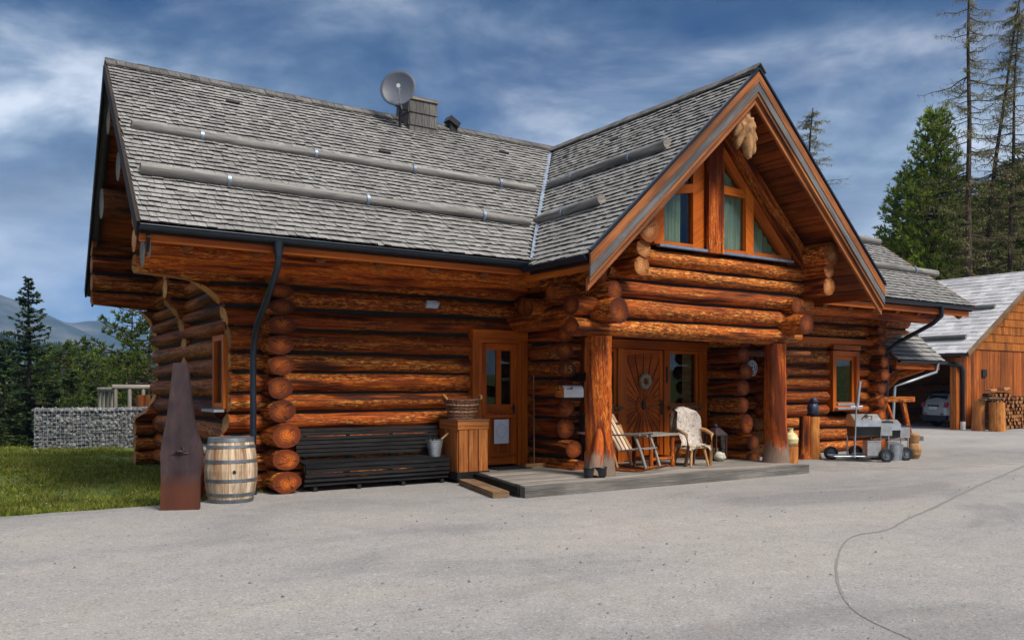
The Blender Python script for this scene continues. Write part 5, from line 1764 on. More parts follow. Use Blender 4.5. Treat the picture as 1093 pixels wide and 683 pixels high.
# armchair with sheepskin
FL = Vector((11.86, 11.52, 0.17))
fc = thing('fleece_armchair', 'rustic wooden armchair draped with a pale sheepskin on the porch', 'chair', FL, rz=-0.12)
mb = MB(); mb.box((0, 0, 0.365), (0.50, 0.46, 0.05)); mb.build('seat', M['bristle'], fc)
for (a, b, a2, b2, m_) in ((-.16, -.17, -.25, -.26, 'pale'), (.12, -.17, .17, -.26, 'pale'), (-.18, .17, -.24, .26, 'brown_grey'), (.18, .17, .24, .26, 'brown_grey')):
    mb = MB(); mb.tube([(a, b, 0.37), (a2, b2, 0.0)], [0.032, 0.022], 9); mb.build('leg', M[m_], fc)
for s in (-1, 1):
    mb = MB(); mb.tube([(s * .27, 0.2, 0.70), (s * .31, -0.02, 0.66), (s * .30, -0.2, 0.60), (s * .28, -.22, 0.36), (s * .30, -.16, 0.0)], [0.03, 0.032, 0.035, 0.03, 0.035], 9, 0, 0, 0.25); mb.build('armrest', M['pale'] if s > 0 else M['brown_grey'], fc)
mb = MB(); mb.tube([(-.28, 0.22, 0.37), (-.30, 0.27, 0.80), (-.16, 0.31, 1.02), (0, 0.32, 1.08), (.16, 0.31, 1.02), (.30, 0.27, 0.80), (.28, 0.22, 0.37)], 0.03, 8); mb.build('back_frame', M['brown_grey'], fc)
# one continuous fleece: over the back, down to the seat and over its front edge
prof = [(0.36, 0.62, .22), (0.375, 0.85, .28), (0.36, 1.03, .25), (0.315, 1.12, .20), (0.255, 1.085, .26), (0.225, 0.98, .31), (0.20, 0.84, .33), (0.185, 0.70, .32), (0.165, 0.56, .29), (0.11, 0.45, .27), (0.02, 0.42, .30), (-0.14, 0.425, .31), (-0.235, 0.41, .29), (-0.255, 0.385, .25)]
nu = 18
vs_ = []
for i, (y, z, hw) in enumerate(prof):
    for j in range(nu + 1):
        u = -1 + 2 * j / nu
        e = 1 + 0.10 * noise.noise(Vector((i * .9, 5 * (1 if u > 0 else -1), 2)))
        cup = -0.10 * u * u if 4 <= i <= 9 else 0.0
        nz_ = 0.028 * noise.noise(Vector((u * 5, i * 0.8, 4))) + 0.016 * noise.noise(Vector((u * 13, i * 2.3, 7)))
        drop = -0.09 * abs(u) ** 3 if i >= 10 else -0.06 * u * u * (1 if 2 <= i <= 5 else 0)
        vs_.append((u * hw * .90 * e, y + cup + nz_, z + drop + nz_))
fs = [(i * (nu + 1) + j, i * (nu + 1) + j + 1, (i + 1) * (nu + 1) + j + 1, (i + 1) * (nu + 1) + j) for i in range(len(prof) - 1) for j in range(nu)]
mb = MB(); mb.add(vs_, fs, None, 0, True)
# tufts of wool
for k in range(1500):
    i = rnd.randrange(len(prof) - 1); j = rnd.randrange(nu)
    a, b, c_ = Vector(vs_[i * (nu + 1) + j]), Vector(vs_[i * (nu + 1) + j + 1]), Vector(vs_[(i + 1) * (nu + 1) + j])
    p = a + (b - a) * rnd.random() + (c_ - a) * rnd.random()
    nn = (b - a).cross(c_ - a)
    if nn.length < 1e-6: continue
    nn.normalize()
    if i >= 4 and nn.y > 0 and nn.z < 0.3: nn = -nn
    d = Vector((rnd.uniform(-1, 1), rnd.uniform(-1, 1), rnd.uniform(-1.2, .2))) * 0.022
    w = Vector((rnd.uniform(-1, 1), rnd.uniform(-1, 1), rnd.uniform(-1, 1))) * 0.008
    mb.add([p - w, p + w, p + nn * 0.018 + d], [(0, 1, 2)])
fl = mb.build('sheepskin', M['fleece'], fc)

# lantern and pale round stone
LA = Vector((13.18, 12.15, 0.17))
la = thing('floor_lantern', 'tall rusty metal lantern with glass sides standing right of the armchair', 'lantern', LA)
mb = MB()
mb.rbox(-.16, .16, -.16, .16, 0.0, 0.05)
for a in (-.15, .15):
    for b in (-.15, .15): mb.rbox(a - .014, a + .014, b - .014, b + .014, 0.05, 0.50)
mb.rbox(-.17, .17, -.17, .17, 0.50, 0.525)
mb.build('frame', M['rust'], la)
mb = MB(); mb.add([(-.17, -.17, .525), (.17, -.17, .525), (.17, .17, .525), (-.17, .17, .525), (-.06, -.06, .66), (.06, -.06, .66), (.06, .06, .66), (-.06, .06, .66)], [(0, 1, 5, 4), (1, 2, 6, 5), (2, 3, 7, 6), (3, 0, 4, 7), (4, 5, 6, 7)])
mb.lathe([(0.04, 0.66), (0.05, 0.70), (0.02, 0.74), (0, .745)], n=10); mb.build('roof', M['rust'], la)
mb = MB()
for s in (-1, 1): mb.rbox(-.135, .135, s * .15 - .003, s * .15 + .003, 0.06, 0.495); mb.rbox(s * .15 - .003, s * .15 + .003, -.135, .135, 0.06, 0.495)
mb.build('glass', M['glass'], la)
mb = MB(); mb.tube([(0, 0, 0.05), (0, 0, 0.24)], 0.05, 12); mb.build('candle', M['stone_pale'], la)
mb = MB(); mb.tube([(-.05, 0, .73), (-.03, 0, .80), (.03, 0, .80), (.05, 0, .73)], .006, 6); mb.build('handle', M['dark_metal'], la)
mb = MB(); mb.ball((0, 0, .095), .11, 0, (1.1, 1, .88), 18, 12, .25, 2.2)
mono(mb, 'pale_stone', M['stone_pale'], (12.98, 11.86, 0.165), 'small pale rounded stone on the deck in front of the lantern', 'stone', local=True)

# sign with the round mark
SG = Vector((14.45, 12.30, 2.08))
sg = thing('round_sign', 'dark round sign with a pale at-sign mark hanging in the passage right of the porch', 'sign', SG)
mb = MB(); mb.tube([(0, 0.02, 0), (0, -0.02, 0)], 0.17, 28); mb.build('disc', M['sign_face'], sg)
mb = MB()
n = 36
for j in range(n):
    a0, a1 = 2 * PI * j / n, 2 * PI * (j + 1) / n
    mb.prism([(r_ * math.cos(q), -0.021, r_ * math.sin(q)) for r_, q in ((.168, a0), (.168, a1), (.156, a1), (.156, a0))], (0, -0.004, 0))
mb.build('rim', M['sign_mark'], sg)
text_mesh('@', 0.26, 0.003, M['sign_mark'], 'at_mark', sg, (0, -0.024, 0.02))
mb = MB(); mb.tube([(0, 0, 0.18), (0, 0, 0.30)], 0.008, 6); mb.tube([(-.16, 0, .30), (.26, 0, .31)], 0.035, 8, 0, 0, .1); mb.build('hanger', M['log'], sg)
mb = MB(); mb.tube([(14.05, 12.3, 2.40), (16.4, 12.3, 2.42)], 0.07, 10); o_ = mb.build('tie_beam', M['log_dark'], house, HL)

# jug on a short block by the right post, carved bird on its stump
mb = MB(); mb.tube([(0, 0, 0), (0.01, 0, 0.40)], [0.17, 0.16], 14, 0, 1, .15)
mono(mb, 'wood_block', [M['straw_wood'], M['end_pale']], (15.02, 11.72, 0), 'short log block half hidden behind the right porch post', 'wood block', local=True)
mb = MB(); mb.lathe([(0, 0), (.09, 0), (.15, .07), (.165, .16), (.13, .25), (.06, .30), (.05, .36), (.065, .39), (.05, .39), (.04, .33), (0, .31)], n=20)
mono(mb, 'pale_jug', M['pumpkin'], (15.02, 11.72, 0.402), 'pale yellow bulbous jug beside the right porch post', 'jug', local=True)
STL = Vector((16.70, 12.45, 0))
stp = thing('carved_stump', 'tall bright orange tree stump standing by the right log wall', 'stump', STL)
mb = MB(); mb.tube([(0.05, 0, 0), (0.05, 0, 0.12), (0.04, 0, 0.5), (0.06, 0, 0.98)], [0.19, 0.165, 0.155, 0.15], 14, 0, 1, .2); mb.build('trunk', [M['straw_wood'], M['end']], stp)
mb = MB(); mb.tube([(-0.20, 0.06, 0), (-0.20, 0.06, 0.12), (-0.19, 0.05, 1.0)], [0.16, 0.14, 0.12], 12, 0, 1, .25); mb.build('side_trunk', [M['log'], M['end']], stp)
mb = MB()
mb.ball((0, 0, 0.17), 0.16, 0, (0.85, 0.8, 1.1), 16, 12, .25, 3)
mb.ball((0, -0.02, 0.36), 0.085, 0, (1, 1, 1), 12, 9, .2, 3)
mb.tube([(0, -0.09, 0.36), (0, -0.15, 0.335)], [0.025, 0.003], 8)
mb.tube([(0.02, 0.08, 0.12), (0.04, 0.2, -0.02)], [0.07, 0.02], 8)
mono(mb, 'carved_bird', M['bird'], (16.72, 12.42, 0.985), 'dark blue carved bird perched on the orange stump', 'carving', local=True)

# ------------------------------------------------------------------ the two smoker grills
def wheel(parent, loc, r, w=0.09, rz=0.0, rim='galv'):
    t = MB(); c = [(r * .62, -w / 2), (r * .9, -w / 2), (r, -w * .3), (r, w * .3), (r * .9, w / 2), (r * .62, w / 2), (r * .62, -w / 2)]
    t.lathe(c, n=24)
    hub = MB(); hub.lathe([(0, -w * .3), (r * .25, -w * .35), (r * .3, -w * .15), (r * .6, -w * .2), (r * .63, -w * .4), (r * .63, w * .4), (r * .6, w * .2), (r * .3, w * .15), (r * .25, w * .35), (0, w * .3)], n=20)
    o = t.build('wheel', M['rubber'], parent); o.location = loc; o.rotation_euler = (PI / 2, 0, rz)
    h = hub.build('rim', M[rim], o)
    return o


def smoker(loc, rz, label, scale=1.0, mast=False):
    root = thing('smoker_grill', label, 'grill', loc, rz, 'smoker grills by the right log wall')
    s = scale
    b = MB()   # body lies along local X; sloped hinged lid to the front (-Y)
    z0, z1, zt = 0.50 * s, 0.74 * s, 1.00 * s
    L = 0.27 * s
    b.prism([(-L, -0.22 * s, z0 + .06), (-L, 0.20 * s, z0), (-L, 0.24 * s, z1), (-L, -0.26 * s, z1)], (2 * L, 0, 0))
    b.build('firebox', M['dark_metal'], root)
    b = MB()
    b.prism([(-L - .01, -0.27 * s, z1 + .004), (-L - .01, 0.25 * s, z1 + .004), (-L - .01, 0.22 * s, zt - .03), (-L - .01, 0.10 * s, zt), (-L - .01, -0.02 * s, zt), (-L - .01, -0.25 * s, z1 + .14)], (2 * L + .02, 0, 0))
    lid = b.build('lid', M['steel'], root)
    b = MB(); b.tube([(-.10 * s, -0.19 * s, zt - .09), (-.08 * s, -0.25 * s, zt - .04), (.08 * s, -0.25 * s, zt - .04), (.10 * s, -0.19 * s, zt - .09)], 0.012, 8); b.build('handle', M['dark_metal'], lid)
    b = MB(); b.tube([(0, -.145 * s, zt - .04), (0, -.16 * s, zt - .035)], .045, 14); b.build('thermometer', M['dark_metal'], lid)
    b = MB(); b.rbox(L + .02, L + .26 * s, -.18 * s, .18 * s, z0 + .05, z1 + .08 * s); b.build('pellet_hopper', M['steel'], root)
    b = MB(); b.rbox(L + .01, L + .27 * s, -.19 * s, .19 * s, z1 + .083 * s, z1 + .105 * s); b.build('hopper_lid', M['dark_metal'], root)
    b = MB(); b.rbox(-.02, .26 * s, -.27 * s, .0, .14, .42 * s); b.build('drawer_box', M['steel'], root)
    b = MB(); b.rbox(-.03, .27 * s, -.285 * s, .01, .425 * s, .445 * s); b.build('shelf', M['steel'], root)
    for (x, y) in ((-L, -.22), (L + .18, -.22), (-L, .20), (L + .18, .20)):
        b = MB(); b.tube([(x, y * s, .12), (x, y * s, z0 + .04)], .016, 8); b.build('leg', M['steel'], root)
    b = MB()
    for y in (-.22 * s, .20 * s): b.tube([(-L - .45, y, .12), (L + .24, y, .12)], .018, 8)
    for x in (-L - .45, -L, L + .18): b.tube([(x, -.22 * s, .12), (x, .20 * s, .12)], .016, 8)
    b.build('base_frame', M['galv'], root)
    for (x, y) in ((L + .1, -.30), (L + .1, .28), (-L - .34, .28)):
        wheel(root, (x, y * s, .155), .155, .11, 0, 'hoop')
    if mast:
        b = MB(); b.tube([(-L - .02, -.27 * s, .09), (-L + .02, -.27 * s, 1.28), (-L + .08, -.27 * s, 1.75)], .016, 8)
        b.tube([(-L + .04, -.27 * s, 1.26), (-L + .10, -.27 * s, 1.80)], .034, 10); b.build('mast', M['galv'], root)
        b = MB(); b.tube([(-L - .10, -.27 * s, 1.23), (-L + .16, -.27 * s, 1.24)], .014, 8); b.build('crossbar', M['galv'], root)
    return root


smoker((17.22, 11.45, 0), -0.62, 'nearer stainless smoker grill with tall mast and open pipe frame', 1.06, True)
smoker((18.02, 11.42, 0), -0.62, 'farther smaller stainless smoker grill beside the wooden trestle', 0.92)
mb = MB(); mb.lathe([(0, 0), (.15, 0), (.19, .36), (.2, .365), (.185, .365), (.15, .02), (0, .02)], n=4)
mono(mb, 'metal_tub', M['galv'], (17.95, 11.15, 0), 'square grey metal tub between the two smoker grills', 'tub', local=True, rz=0.4)
mb = MB(); mb.lathe([(0, 0), (.09, 0), (.14, .1), (.155, .22), (.12, .33), (.09, .36), (.10, .40), (.115, .55), (.10, .58), (.06, .6), (0, .6)], n=20)
mono(mb, 'clay_urn', M['bone'], (18.75, 11.15, 0), 'brown clay urn in front of the farther smoker grill', 'urn', local=True)

# wooden trestle stand
TR = Vector((21.15, 12.95, 0))
tr = thing('wooden_trestle', 'brown timber trestle with slanting leg and low plank beyond the grills', 'trestle', TR)
mb = MB(); mb.beam((-.42, .25, 1.35), (.28, -.18, 1.35), .16, .14); mb.build('top_beam', M['log'], tr)
mb = MB(); mb.beam((.05, -.02, 1.28), (.26, -.16, 0), .13, .10); mb.build('leg', M['log'], tr)
mb = MB(); mb.beam((-.36, .2, 1.28), (-.55, .5, 0), .13, .10); mb.build('leg', M['log'], tr)
mb = MB(); mb.tube([(-.36, .18, 1.2), (-.22, .1, .75), (.0, 0, .45), (.12, -.08, .28)], .05, 8, 0, 0, .3); mb.build('brace', M['post'], tr)
mb = MB(); mb.beam((-.25, .2, .30), (.52, -.28, .30), .16, .12); mb.build('low_plank', M['grey_wood'], tr)

# firewood in the passage: one log copied
fw = MB(); fw.tube([(0, -.22, 0), (0, .22, 0)], .085, 9, 0, 1, .3)
fw0 = None
spots = []
for r_ in range(7):
    for c_ in range(6):
        if r_ > 4 and c_ in (0, 5): continue
        spots.append((14.25 + c_ * .165 + (r_ % 2) * .08, 13.6 + rnd.uniform(-.04, .04), .09 + r_ * .152))
for i, (x, y, z) in enumerate(spots):
    if fw0 is None:
        o = fw0 = fw.build('firewood_log', [M['bark'], M['end_pale']])
    else:
        o = fw0.copy(); COL.objects.link(o)
    o.location = (x, y, z); o.rotation_euler = (0, rnd.uniform(0, 6), rnd.uniform(-.05, .05)); k = rnd.uniform(.8, 1.08); o.scale = (k, 1, k)
    tag(o, 'round firewood log stacked in the dark passage behind the right porch post', 'firewood', 'firewood in the passage')

# root ornament under the gable peak
mb = MB()
mb.ball((0, 0, 0), .30, 0, (.85, .55, .95), 30, 22, .55, 2.6)
for (a, b, c_) in ((-.16, 0, -.42), (.05, -.05, -.58), (.20, 0, -.46), (.26, 0, -.22)):
    mb.tube([(a * .3, 0, -.05), (a * .8, b, c_ * .55), (a * 1.1, b, c_ * .86), (a * 1.2, b - .03, c_)], [.14, .10, .07, .035], 10, 0, 0, .4)
mb.tube([(-.1, 0, .1), (-.24, -.05, -.1), (-.26, -.04, -.22)], [.1, .09, .04], 10, 0, 0, .4)
mono(mb, 'root_ornament', M['bone'], (11.92, 10.32, 6.36), 'pale gnarled root ornament hanging under the gable peak', 'ornament', local=True)

# satellite dish
DL = Vector((7.72, 15.75, 7.78))
ds = thing('satellite_dish', 'round dark grey satellite dish on the ridge beside the chimney', 'dish', DL)
nrm = Vector((-.62, -.76, .18)).normalized()
q_ = nrm.to_track_quat('Z', 'Y').to_matrix()
mb = MB()
vs_, fs = [], []
n = 36; kr = 7
for i in range(kr + 1):
    r_ = .37 * i / kr
    for j in range(n):
        a = 2 * PI * j / n
        vs_.append(q_ @ Vector((r_ * math.cos(a), r_ * math.sin(a) * 1.06, .09 * (r_ / .37) ** 2)))
for i in range(kr):
    for j in range(n):
        j2 = (j + 1) % n
        fs.append((i * n + j, i * n + j2, (i + 1) * n + j2, (i + 1) * n + j))
mb.add(vs_, fs, None, 0, True)
rf = mb.build('reflector', M['dish'], ds)
sd = rf.modifiers.new('thick', 'SOLIDIFY'); sd.thickness = .012
mb = MB(); mb.tube([Vector((.02, -.10, -.40)), Vector((-.10, -.22, -.22)), Vector((-.16, -.30, -.03))], .014, 8); mb.build('feed_arm', M['galv'], ds)
mb = MB(); mb.tube([Vector((-.17, -.32, -.03)), Vector((-.12, -.24, .0))], [.042, .03], 12); mb.build('receiver', M['paper'], ds)
mb = MB(); mb.tube([Vector((.06, .10, -.05)), Vector((.10, .14, -.35)), Vector((.10, .16, -.85))], .03, 10); mb.tube([(.1, .15, -.3), (.42, .22, -.32)], .02, 8); mb.build('mount_pole', M['dark_metal'], ds)

# ------------------------------------------------------------------ garage, car and wood stacks on the right
GA = Vector((39.0, 24.0, 0))
ga = thing('garage', 'orange boarded garage with pale grey shingle roof and open side at the far right', 'garage', GA)
gx0, gxr, gx1, gy0, gy1 = 32.85, 39.0, 45.2, 17.35, 34.0
gze, gzr = 3.02, 6.72
sl_ = (gzr - gze) / (gxr - gx0)
mb = MB()
slab(mb, [(gx0, gy0, gze), (gxr, gy0, gzr), (gxr, gy1, gzr), (gx0, gy1, gze)], .14)
slab(mb, [(gxr, gy0, gzr), (gx1, gy0, gze), (gx1, gy1, gze), (gxr, gy1, gzr)], .14)
gr = mb.build('roof', [M['shingle_pale'], M['soffit']], ga, GA)
ln = math.hypot(gxr - gx0, gzr - gze)
mb = shingles((gx0, 0, gze), (0, 1, 0), (gxr - gx0, 0, gzr - gze), ln, lambda v: gy0, lambda v: gy1, .34, .25, .55, .020, lift=.032)
mb.build('shingles', [M['shingle_pale'], M['butt_pale']], gr, GA)
mb = MB()
for (v, a, b) in ((1.05, 17.9, 24.0), (3.65, 17.9, 26.0)):
    p = Vector((gx0, 0, gze)).lerp(Vector((gxr, 0, gzr)), v / ln) + Vector((0, 0, .15))
    mb.tube([(p.x, a, p.z), (p.x, b, p.z)], .09, 10)
    for y in (a + .4, a + 2.4): mb.box((p.x, y, p.z - .06), (.1, .06, .22))
mb.build('snow_guard_log', M['snowlog'], gr, GA)
mb = MB(); mb.beam((gx0 - .05, gy0 - .03, gze - .06), (gxr, gy0 - .03, gzr - .04), .05, .20); mb.beam((gxr, gy0 - .03, gzr - .04), (gx1, gy0 - .03, gze - .06), .05, .20); mb.build('verge_board', M['brown_grey'], ga, GA)
g = gutter((gx0 + .03, gy0, gze - .05), (gx0 + .03, gy1, gze - .05), (-1, 0, 0)); g.build('gutter', M['gutter'], ga, GA)
# gable wall: boards below, brown shingles above
mb = MB()
x = 33.55
while x < 44.6:
    w = rnd.uniform(.16, .24)
    mb.rbox(x, x + w - .01, 18.0, 18.03 + rnd.uniform(0, .02), 0.1, 3.22)
    x += w
mb.build('board_wall', M['plank_wall'], ga, GA)
mb = MB()
z = 3.22
while z < 6.4:
    zt_ = z + .36
    half = (gzr - .25 - z) / sl_
    x = gxr - half
    while x < gxr + half:
        w = rnd.uniform(.14, .26)
        xb = min(x + w, gxr + half)
        ztop = min(zt_, gzr - .18 - abs((x + xb) / 2 - gxr) * sl_)
        if ztop > z + .05:
            mb.hexa([(x + .004, 17.955, z), (xb - .004, 17.955, z), (xb - .004, 18.03, z), (x + .004, 18.03, z), (x + .004, 17.985, ztop), (xb - .004, 17.985, ztop), (xb - .004, 18.03, ztop), (x + .004, 18.03, ztop)])
        x += w
    z += .335
mb.build('shingle_wall', M['shingle_brown'], ga, GA)
mb = MB(); mb.rbox(33.1, 33.45, 17.95, 18.2, 0.0, 2.85); mb.build('corner_post', M['plank_wall'], ga, GA)
for a in ((44.6, 44.75, 18.0, 33.8, 0, 3.0), (38.6, 38.75, 18.1, 33.8, 0, 6.0), (33.3, 44.7, 33.6, 33.75, 0, 3.0)):
    mb = MB(); mb.rbox(*a); mb.build('inner_wall', M['log_dark'], ga, GA)
for y in (23.5, 28.8):
    mb = MB(); mb.rbox(33.15, 33.4, y, y + .25, 0, 2.9); mb.build('post', M['log_dark'], ga, GA)
mb = MB(); mb.rbox(33.15, 33.4, 18.2, 33.7, 2.6, 2.85); mb.build('lintel', M['log_dark'], ga, GA)
mb = MB(); mb.tube([(gx0 - .04, 18.6, 2.9), (gx0 - .02, 18.5, 2.72), (33.0, 18.1, 2.6), (33.30, 17.86, 2.5), (33.42, 17.86, 2.35), (33.42, 17.86, .3)], .085, 10); mb.build('downpipe', M['gutter'], ga, GA)
mb = MB(); mb.tube([(33.42, 17.86, .0), (33.42, 17.86, .32)], .10, 12); mb.build('downpipe_foot', M['white'], ga, GA)
mb = MB(); mb.rbox(35.1, 35.45, 17.94, 17.99, 2.1, 2.4); mb.build('wall_vent', M['dark_metal'], ga, GA)

# wood stack against the garage wall, two round billets in front of it
wm = []
for k in range(4):
    m2 = MB()
    if k % 2: m2.tube([(0, -.2, 0), (0, .2, 0)], .075, 7, 0, 1, .3)
    else:
        a = rnd.uniform(.07, .09)
        m2.prism([(-a, -.2, -a * .6), (a, -.2, -a * .5), (a * .2, -.2, a)], (0, .4, 0))
        for i in range(len(m2.m)): m2.m[i] = 1 if i < 2 else 0
    wm.append(m2)
wsrc = []
for k, m2 in enumerate(wm):
    wsrc.append(m2)
proto = [None] * 4
cnt = 0
for r_ in range(10):
    nlog = 27 if r_ < 9 else 12
    for c_ in range(nlog):
        k = rnd.randrange(4)
        if proto[k] is None: o = proto[k] = wsrc[k].build('split_log', [M['bark'], M['end_pale']])
        else: o = proto[k].copy(); COL.objects.link(o)
        o.location = (34.05 + c_ * .140 + (r_ % 2) * .07 + rnd.uniform(-.02, .02), 17.25 + rnd.uniform(-.06, .06), .08 + r_ * .143 + rnd.uniform(-.015, .015))
        o.rotation_euler = (0, rnd.uniform(0, 6.2), rnd.uniform(-.06, .06))
        tag(o, 'split log end in the long stack against the garage wall', 'firewood', 'split logs stacked by the garage'); cnt += 1
m2 = MB(); m2.rbox(33.95, 38.0, 17.02, 17.9, -.02, .012)
mono(m2, 'stack_base', M['dark_metal'], (37, 17.4, 0), 'dark base boards under the long wood stack by the garage', 'pallet')
for (x, y, h_, r_, lab) in ((32.95, 17.0, 1.16, .24, 'upright round billet right beside the garage downpipe'), (33.15, 16.40, 1.10, .29, 'thick upright round billet at the front end of the garage wood stack')):
    m2 = MB(); m2.tube([(0, 0, 0), (0, 0, h_)], [r_, r_ * .95], 16, 0, 1, .2)
    mono(m2, 'wood_billet', [M['straw_wood'], M['end_pale']], (x, y, 0), lab, 'wood billet', local=True)
for i, (x0_, x1_, y, z, t_) in enumerate(((32.7, 34.0, 16.75, 1.20, .02), (32.8, 34.1, 16.65, 1.28, -.03), (34.0, 35.5, 17.2, 1.56, .03), (34.6, 35.3, 17.0, 1.64, .0))):
    m2 = MB(); m2.beam((x0_, y, z), (x1_, y + .1, z + t_), .26, .07)
    labs = ['dark slab board lying across both billets, lower one', 'dark slab board lying across both billets, upper one', 'long pale plank lying on top of the garage wood stack', 'short pale plank topmost on the garage wood stack']
    mono(m2, 'loose_board', M['brown_grey'] if i < 2 else M['pale'], (x0_, y, z), labs[i], 'board')

# car
CA = Vector((34.85, 19.86, 0))
car = thing('parked_car', 'silver grey compact car parked nose in under the garage roof', 'car', CA, rz=-0.40)
# local x: 0 at rear bumper to 4.2 at the nose; y half width .9
stn = [(0.00, .42, .78, .86, .62), (0.06, .30, .92, 1.00, .80), (0.30, .24, .98, 1.36, .88), (0.62, .22, .98, 1.50, .90), (1.3, .22, .97, 1.55, .91), (2.2, .22, .95, 1.53, .91), (2.75, .22, .94, 1.38, .90), (3.25, .22, .93, 1.00, .89), (3.8, .24, .86, .92, .86), (4.1, .30, .70, .76, .76), (4.2, .36, .60, .64, .60)]
rings = []
for (x, zb, zs, zt_, hw) in stn:
    top = hw * (.76 if zt_ > 1.2 else .93)
    ring = [(x, -hw * .92, zb), (x, -hw, (zb + zs) / 2), (x, -hw * .985, zs), (x, -top, zt_ - .05), (x, -top * .75, zt_), (x, 0, zt_ + .015), (x, top * .75, zt_), (x, top, zt_ - .05), (x, hw * .985, zs), (x, hw, (zb + zs) / 2), (x, hw * .92, zb)]
    rings.append(ring)
m2 = MB(); nr_ = 11
vs_ = [p for r_ in rings for p in r_]
fs = [(i * nr_ + j + 1, i * nr_ + j, (i + 1) * nr_ + j, (i + 1) * nr_ + j + 1) for i in range(len(rings) - 1) for j in range(nr_ - 1)]
m2.add(vs_, fs, None, 0, True)
m2.add(rings[0], [tuple(range(nr_))], None, 0); m2.add(rings[-1], [tuple(reversed(range(nr_)))], None, 0)
m2.add([r_[0] for r_ in rings] + [r_[-1] for r_ in rings], [(i, i + 1, len(rings) + i + 1, len(rings) + i) for i in range(len(rings) - 1)], None, 0)
m2.build('body', M['car_paint'], car)
m2 = MB()
m2.prism([(.165, -.60, 1.06), (.165, .60, 1.06), (.305, .54, 1.34), (.305, -.54, 1.34)], (-.04, 0, .01)); m2.build('rear_window', M['car_glass'], car)
for s in (-1, 1):
    m2 = MB(); m2.prism([(.5, s * .885, 1.02), (2.75, s * .87, 1.0), (2.35, s * .735, 1.42), (.75, s * .735, 1.44)], (0, s * .02, 0)); m2.build('side_window', M['car_glass'], car)
    m2 = MB(); m2.prism([(.045, s * .58, .84), (.045, s * .80, .84), (.085, s * .82, 1.04), (.085, s * .60, 1.04)], (-.05, 0, 0)); m2.build('tail_lamp', M['red'], car)
    m2 = MB(); m2.tube([(.7, s * .62, 1.56), (1.0, s * .64, 1.60), (2.0, s * .64, 1.60), (2.3, s * .62, 1.55)], .018, 8); m2.build('roof_rail', M['galv'], car)
    m2 = MB(); m2.ball((2.75, s * .99, 1.05), .10, 0, (.7, 1, .75), 12, 8); m2.build('mirror', M['car_paint'], car)
    m2 = MB(); m2.box((-.015, s * .52, .56), (.03, .16, .06)); m2.build('reflector', M['red'], car)
m2 = MB(); m2.prism([(-.04, -.78, .30), (-.04, .78, .30), (-.03, .82, .50), (-.03, -.82, .50)], (.12, 0, 0)); m2.build('bumper', M['car_black'], car)
m2 = MB(); m2.box((-.025, -.0, .80), (.03, .52, .11)); m2.build('licence_plate', M['white'], car)
m2 = MB(); m2.box((-.03, 0, .90), (.05, .62, .06)); m2.build('handle_strip', M['car_black'], car)
m2 = MB(); m2.prism([(.31, -.52, 1.40), (.31, .52, 1.40), (.5, .56, 1.50), (.5, -.56, 1.50)], (-.10, 0, .03)); m2.build('spoiler', M['car_black'], car)
for (x, y) in ((.78, -.80), (.78, .80), (3.35, -.80), (3.35, .80)):
    wheel(car, (x, y, .32), .32, .21)
    m2 = MB(); n = 18
    for j in range(n):
        a0, a1 = PI * j / n, PI * (j + 1) / n
        s = 1 if y > 0 else -1
        m2.prism([(x + r_ * math.cos(q), s * .905, .32 + r_ * math.sin(q)) for r_, q in ((.36, a0), (.36, a1), (.43, a1), (.43, a0))], (0, s * .015, 0))
    m2.build('wheel_arch', M['car_black'], car)

# mini roof over the side entrance beyond the right wing
PO = Vector((22.2, 13.6, 0))
po = thing('small_porch_roof', 'small shingled lean-to roof with bent downpipe behind the trestle', 'porch roof', PO)
e0, e1 = Vector((21.05, 13.02, 2.42)), Vector((23.35, 13.02, 2.42))
mb = MB(); slab(mb, [e0, e1, e1 + Vector((-.15, .85, .85)), e0 + Vector((0, .85, .85))], .10); rr = mb.build('roof', [M['shingle_dark'], M['soffit']], po, PO)
mb = shingles((0, 13.02, 2.42), (1, 0, 0), (0, 1, 1), 1.2, lambda v: 21.05, lambda v: 23.33 - v * .1, .17, .12, .25, .025, lift=.055); mb.build('shingles', [M['shingle'], M['butt']], rr, PO)
mb = MB(); mb.tube([(21.0, 13.75, 3.22), (23.15, 13.72, 3.20)], .085, 10); mb.build('snow_guard_log', M['snowlog'], rr, PO)
g = gutter((21.1, 13.03, 2.38), (23.4, 13.03, 2.38), (0, -1, 0), .055); g.build('gutter', M['gutter'], po, PO)
mb = MB(); mb.beam((21.1, 13.1, 2.24), (23.2, 13.1, 2.24), .10, .16); mb.build('eave_beam', M['post'], po, PO)
mb = MB(); mb.tube([(23.0, 12.98, 2.35), (22.95, 13.0, 2.1), (22.2, 13.3, 1.85), (21.75, 13.5, 1.7), (21.7, 13.55, .3)], .04, 8); mb.build('downpipe', M['galv'], po, PO)
mb = MB(); mb.tube([(22.6, 13.2, 2.2), (22.0, 13.6, 2.0), (21.6, 13.8, 1.6), (21.5, 13.9, 0)], [.10, .13, .15, .13], 10, 0, 0, .3); mb.build('bracket', M['post'], po, PO)

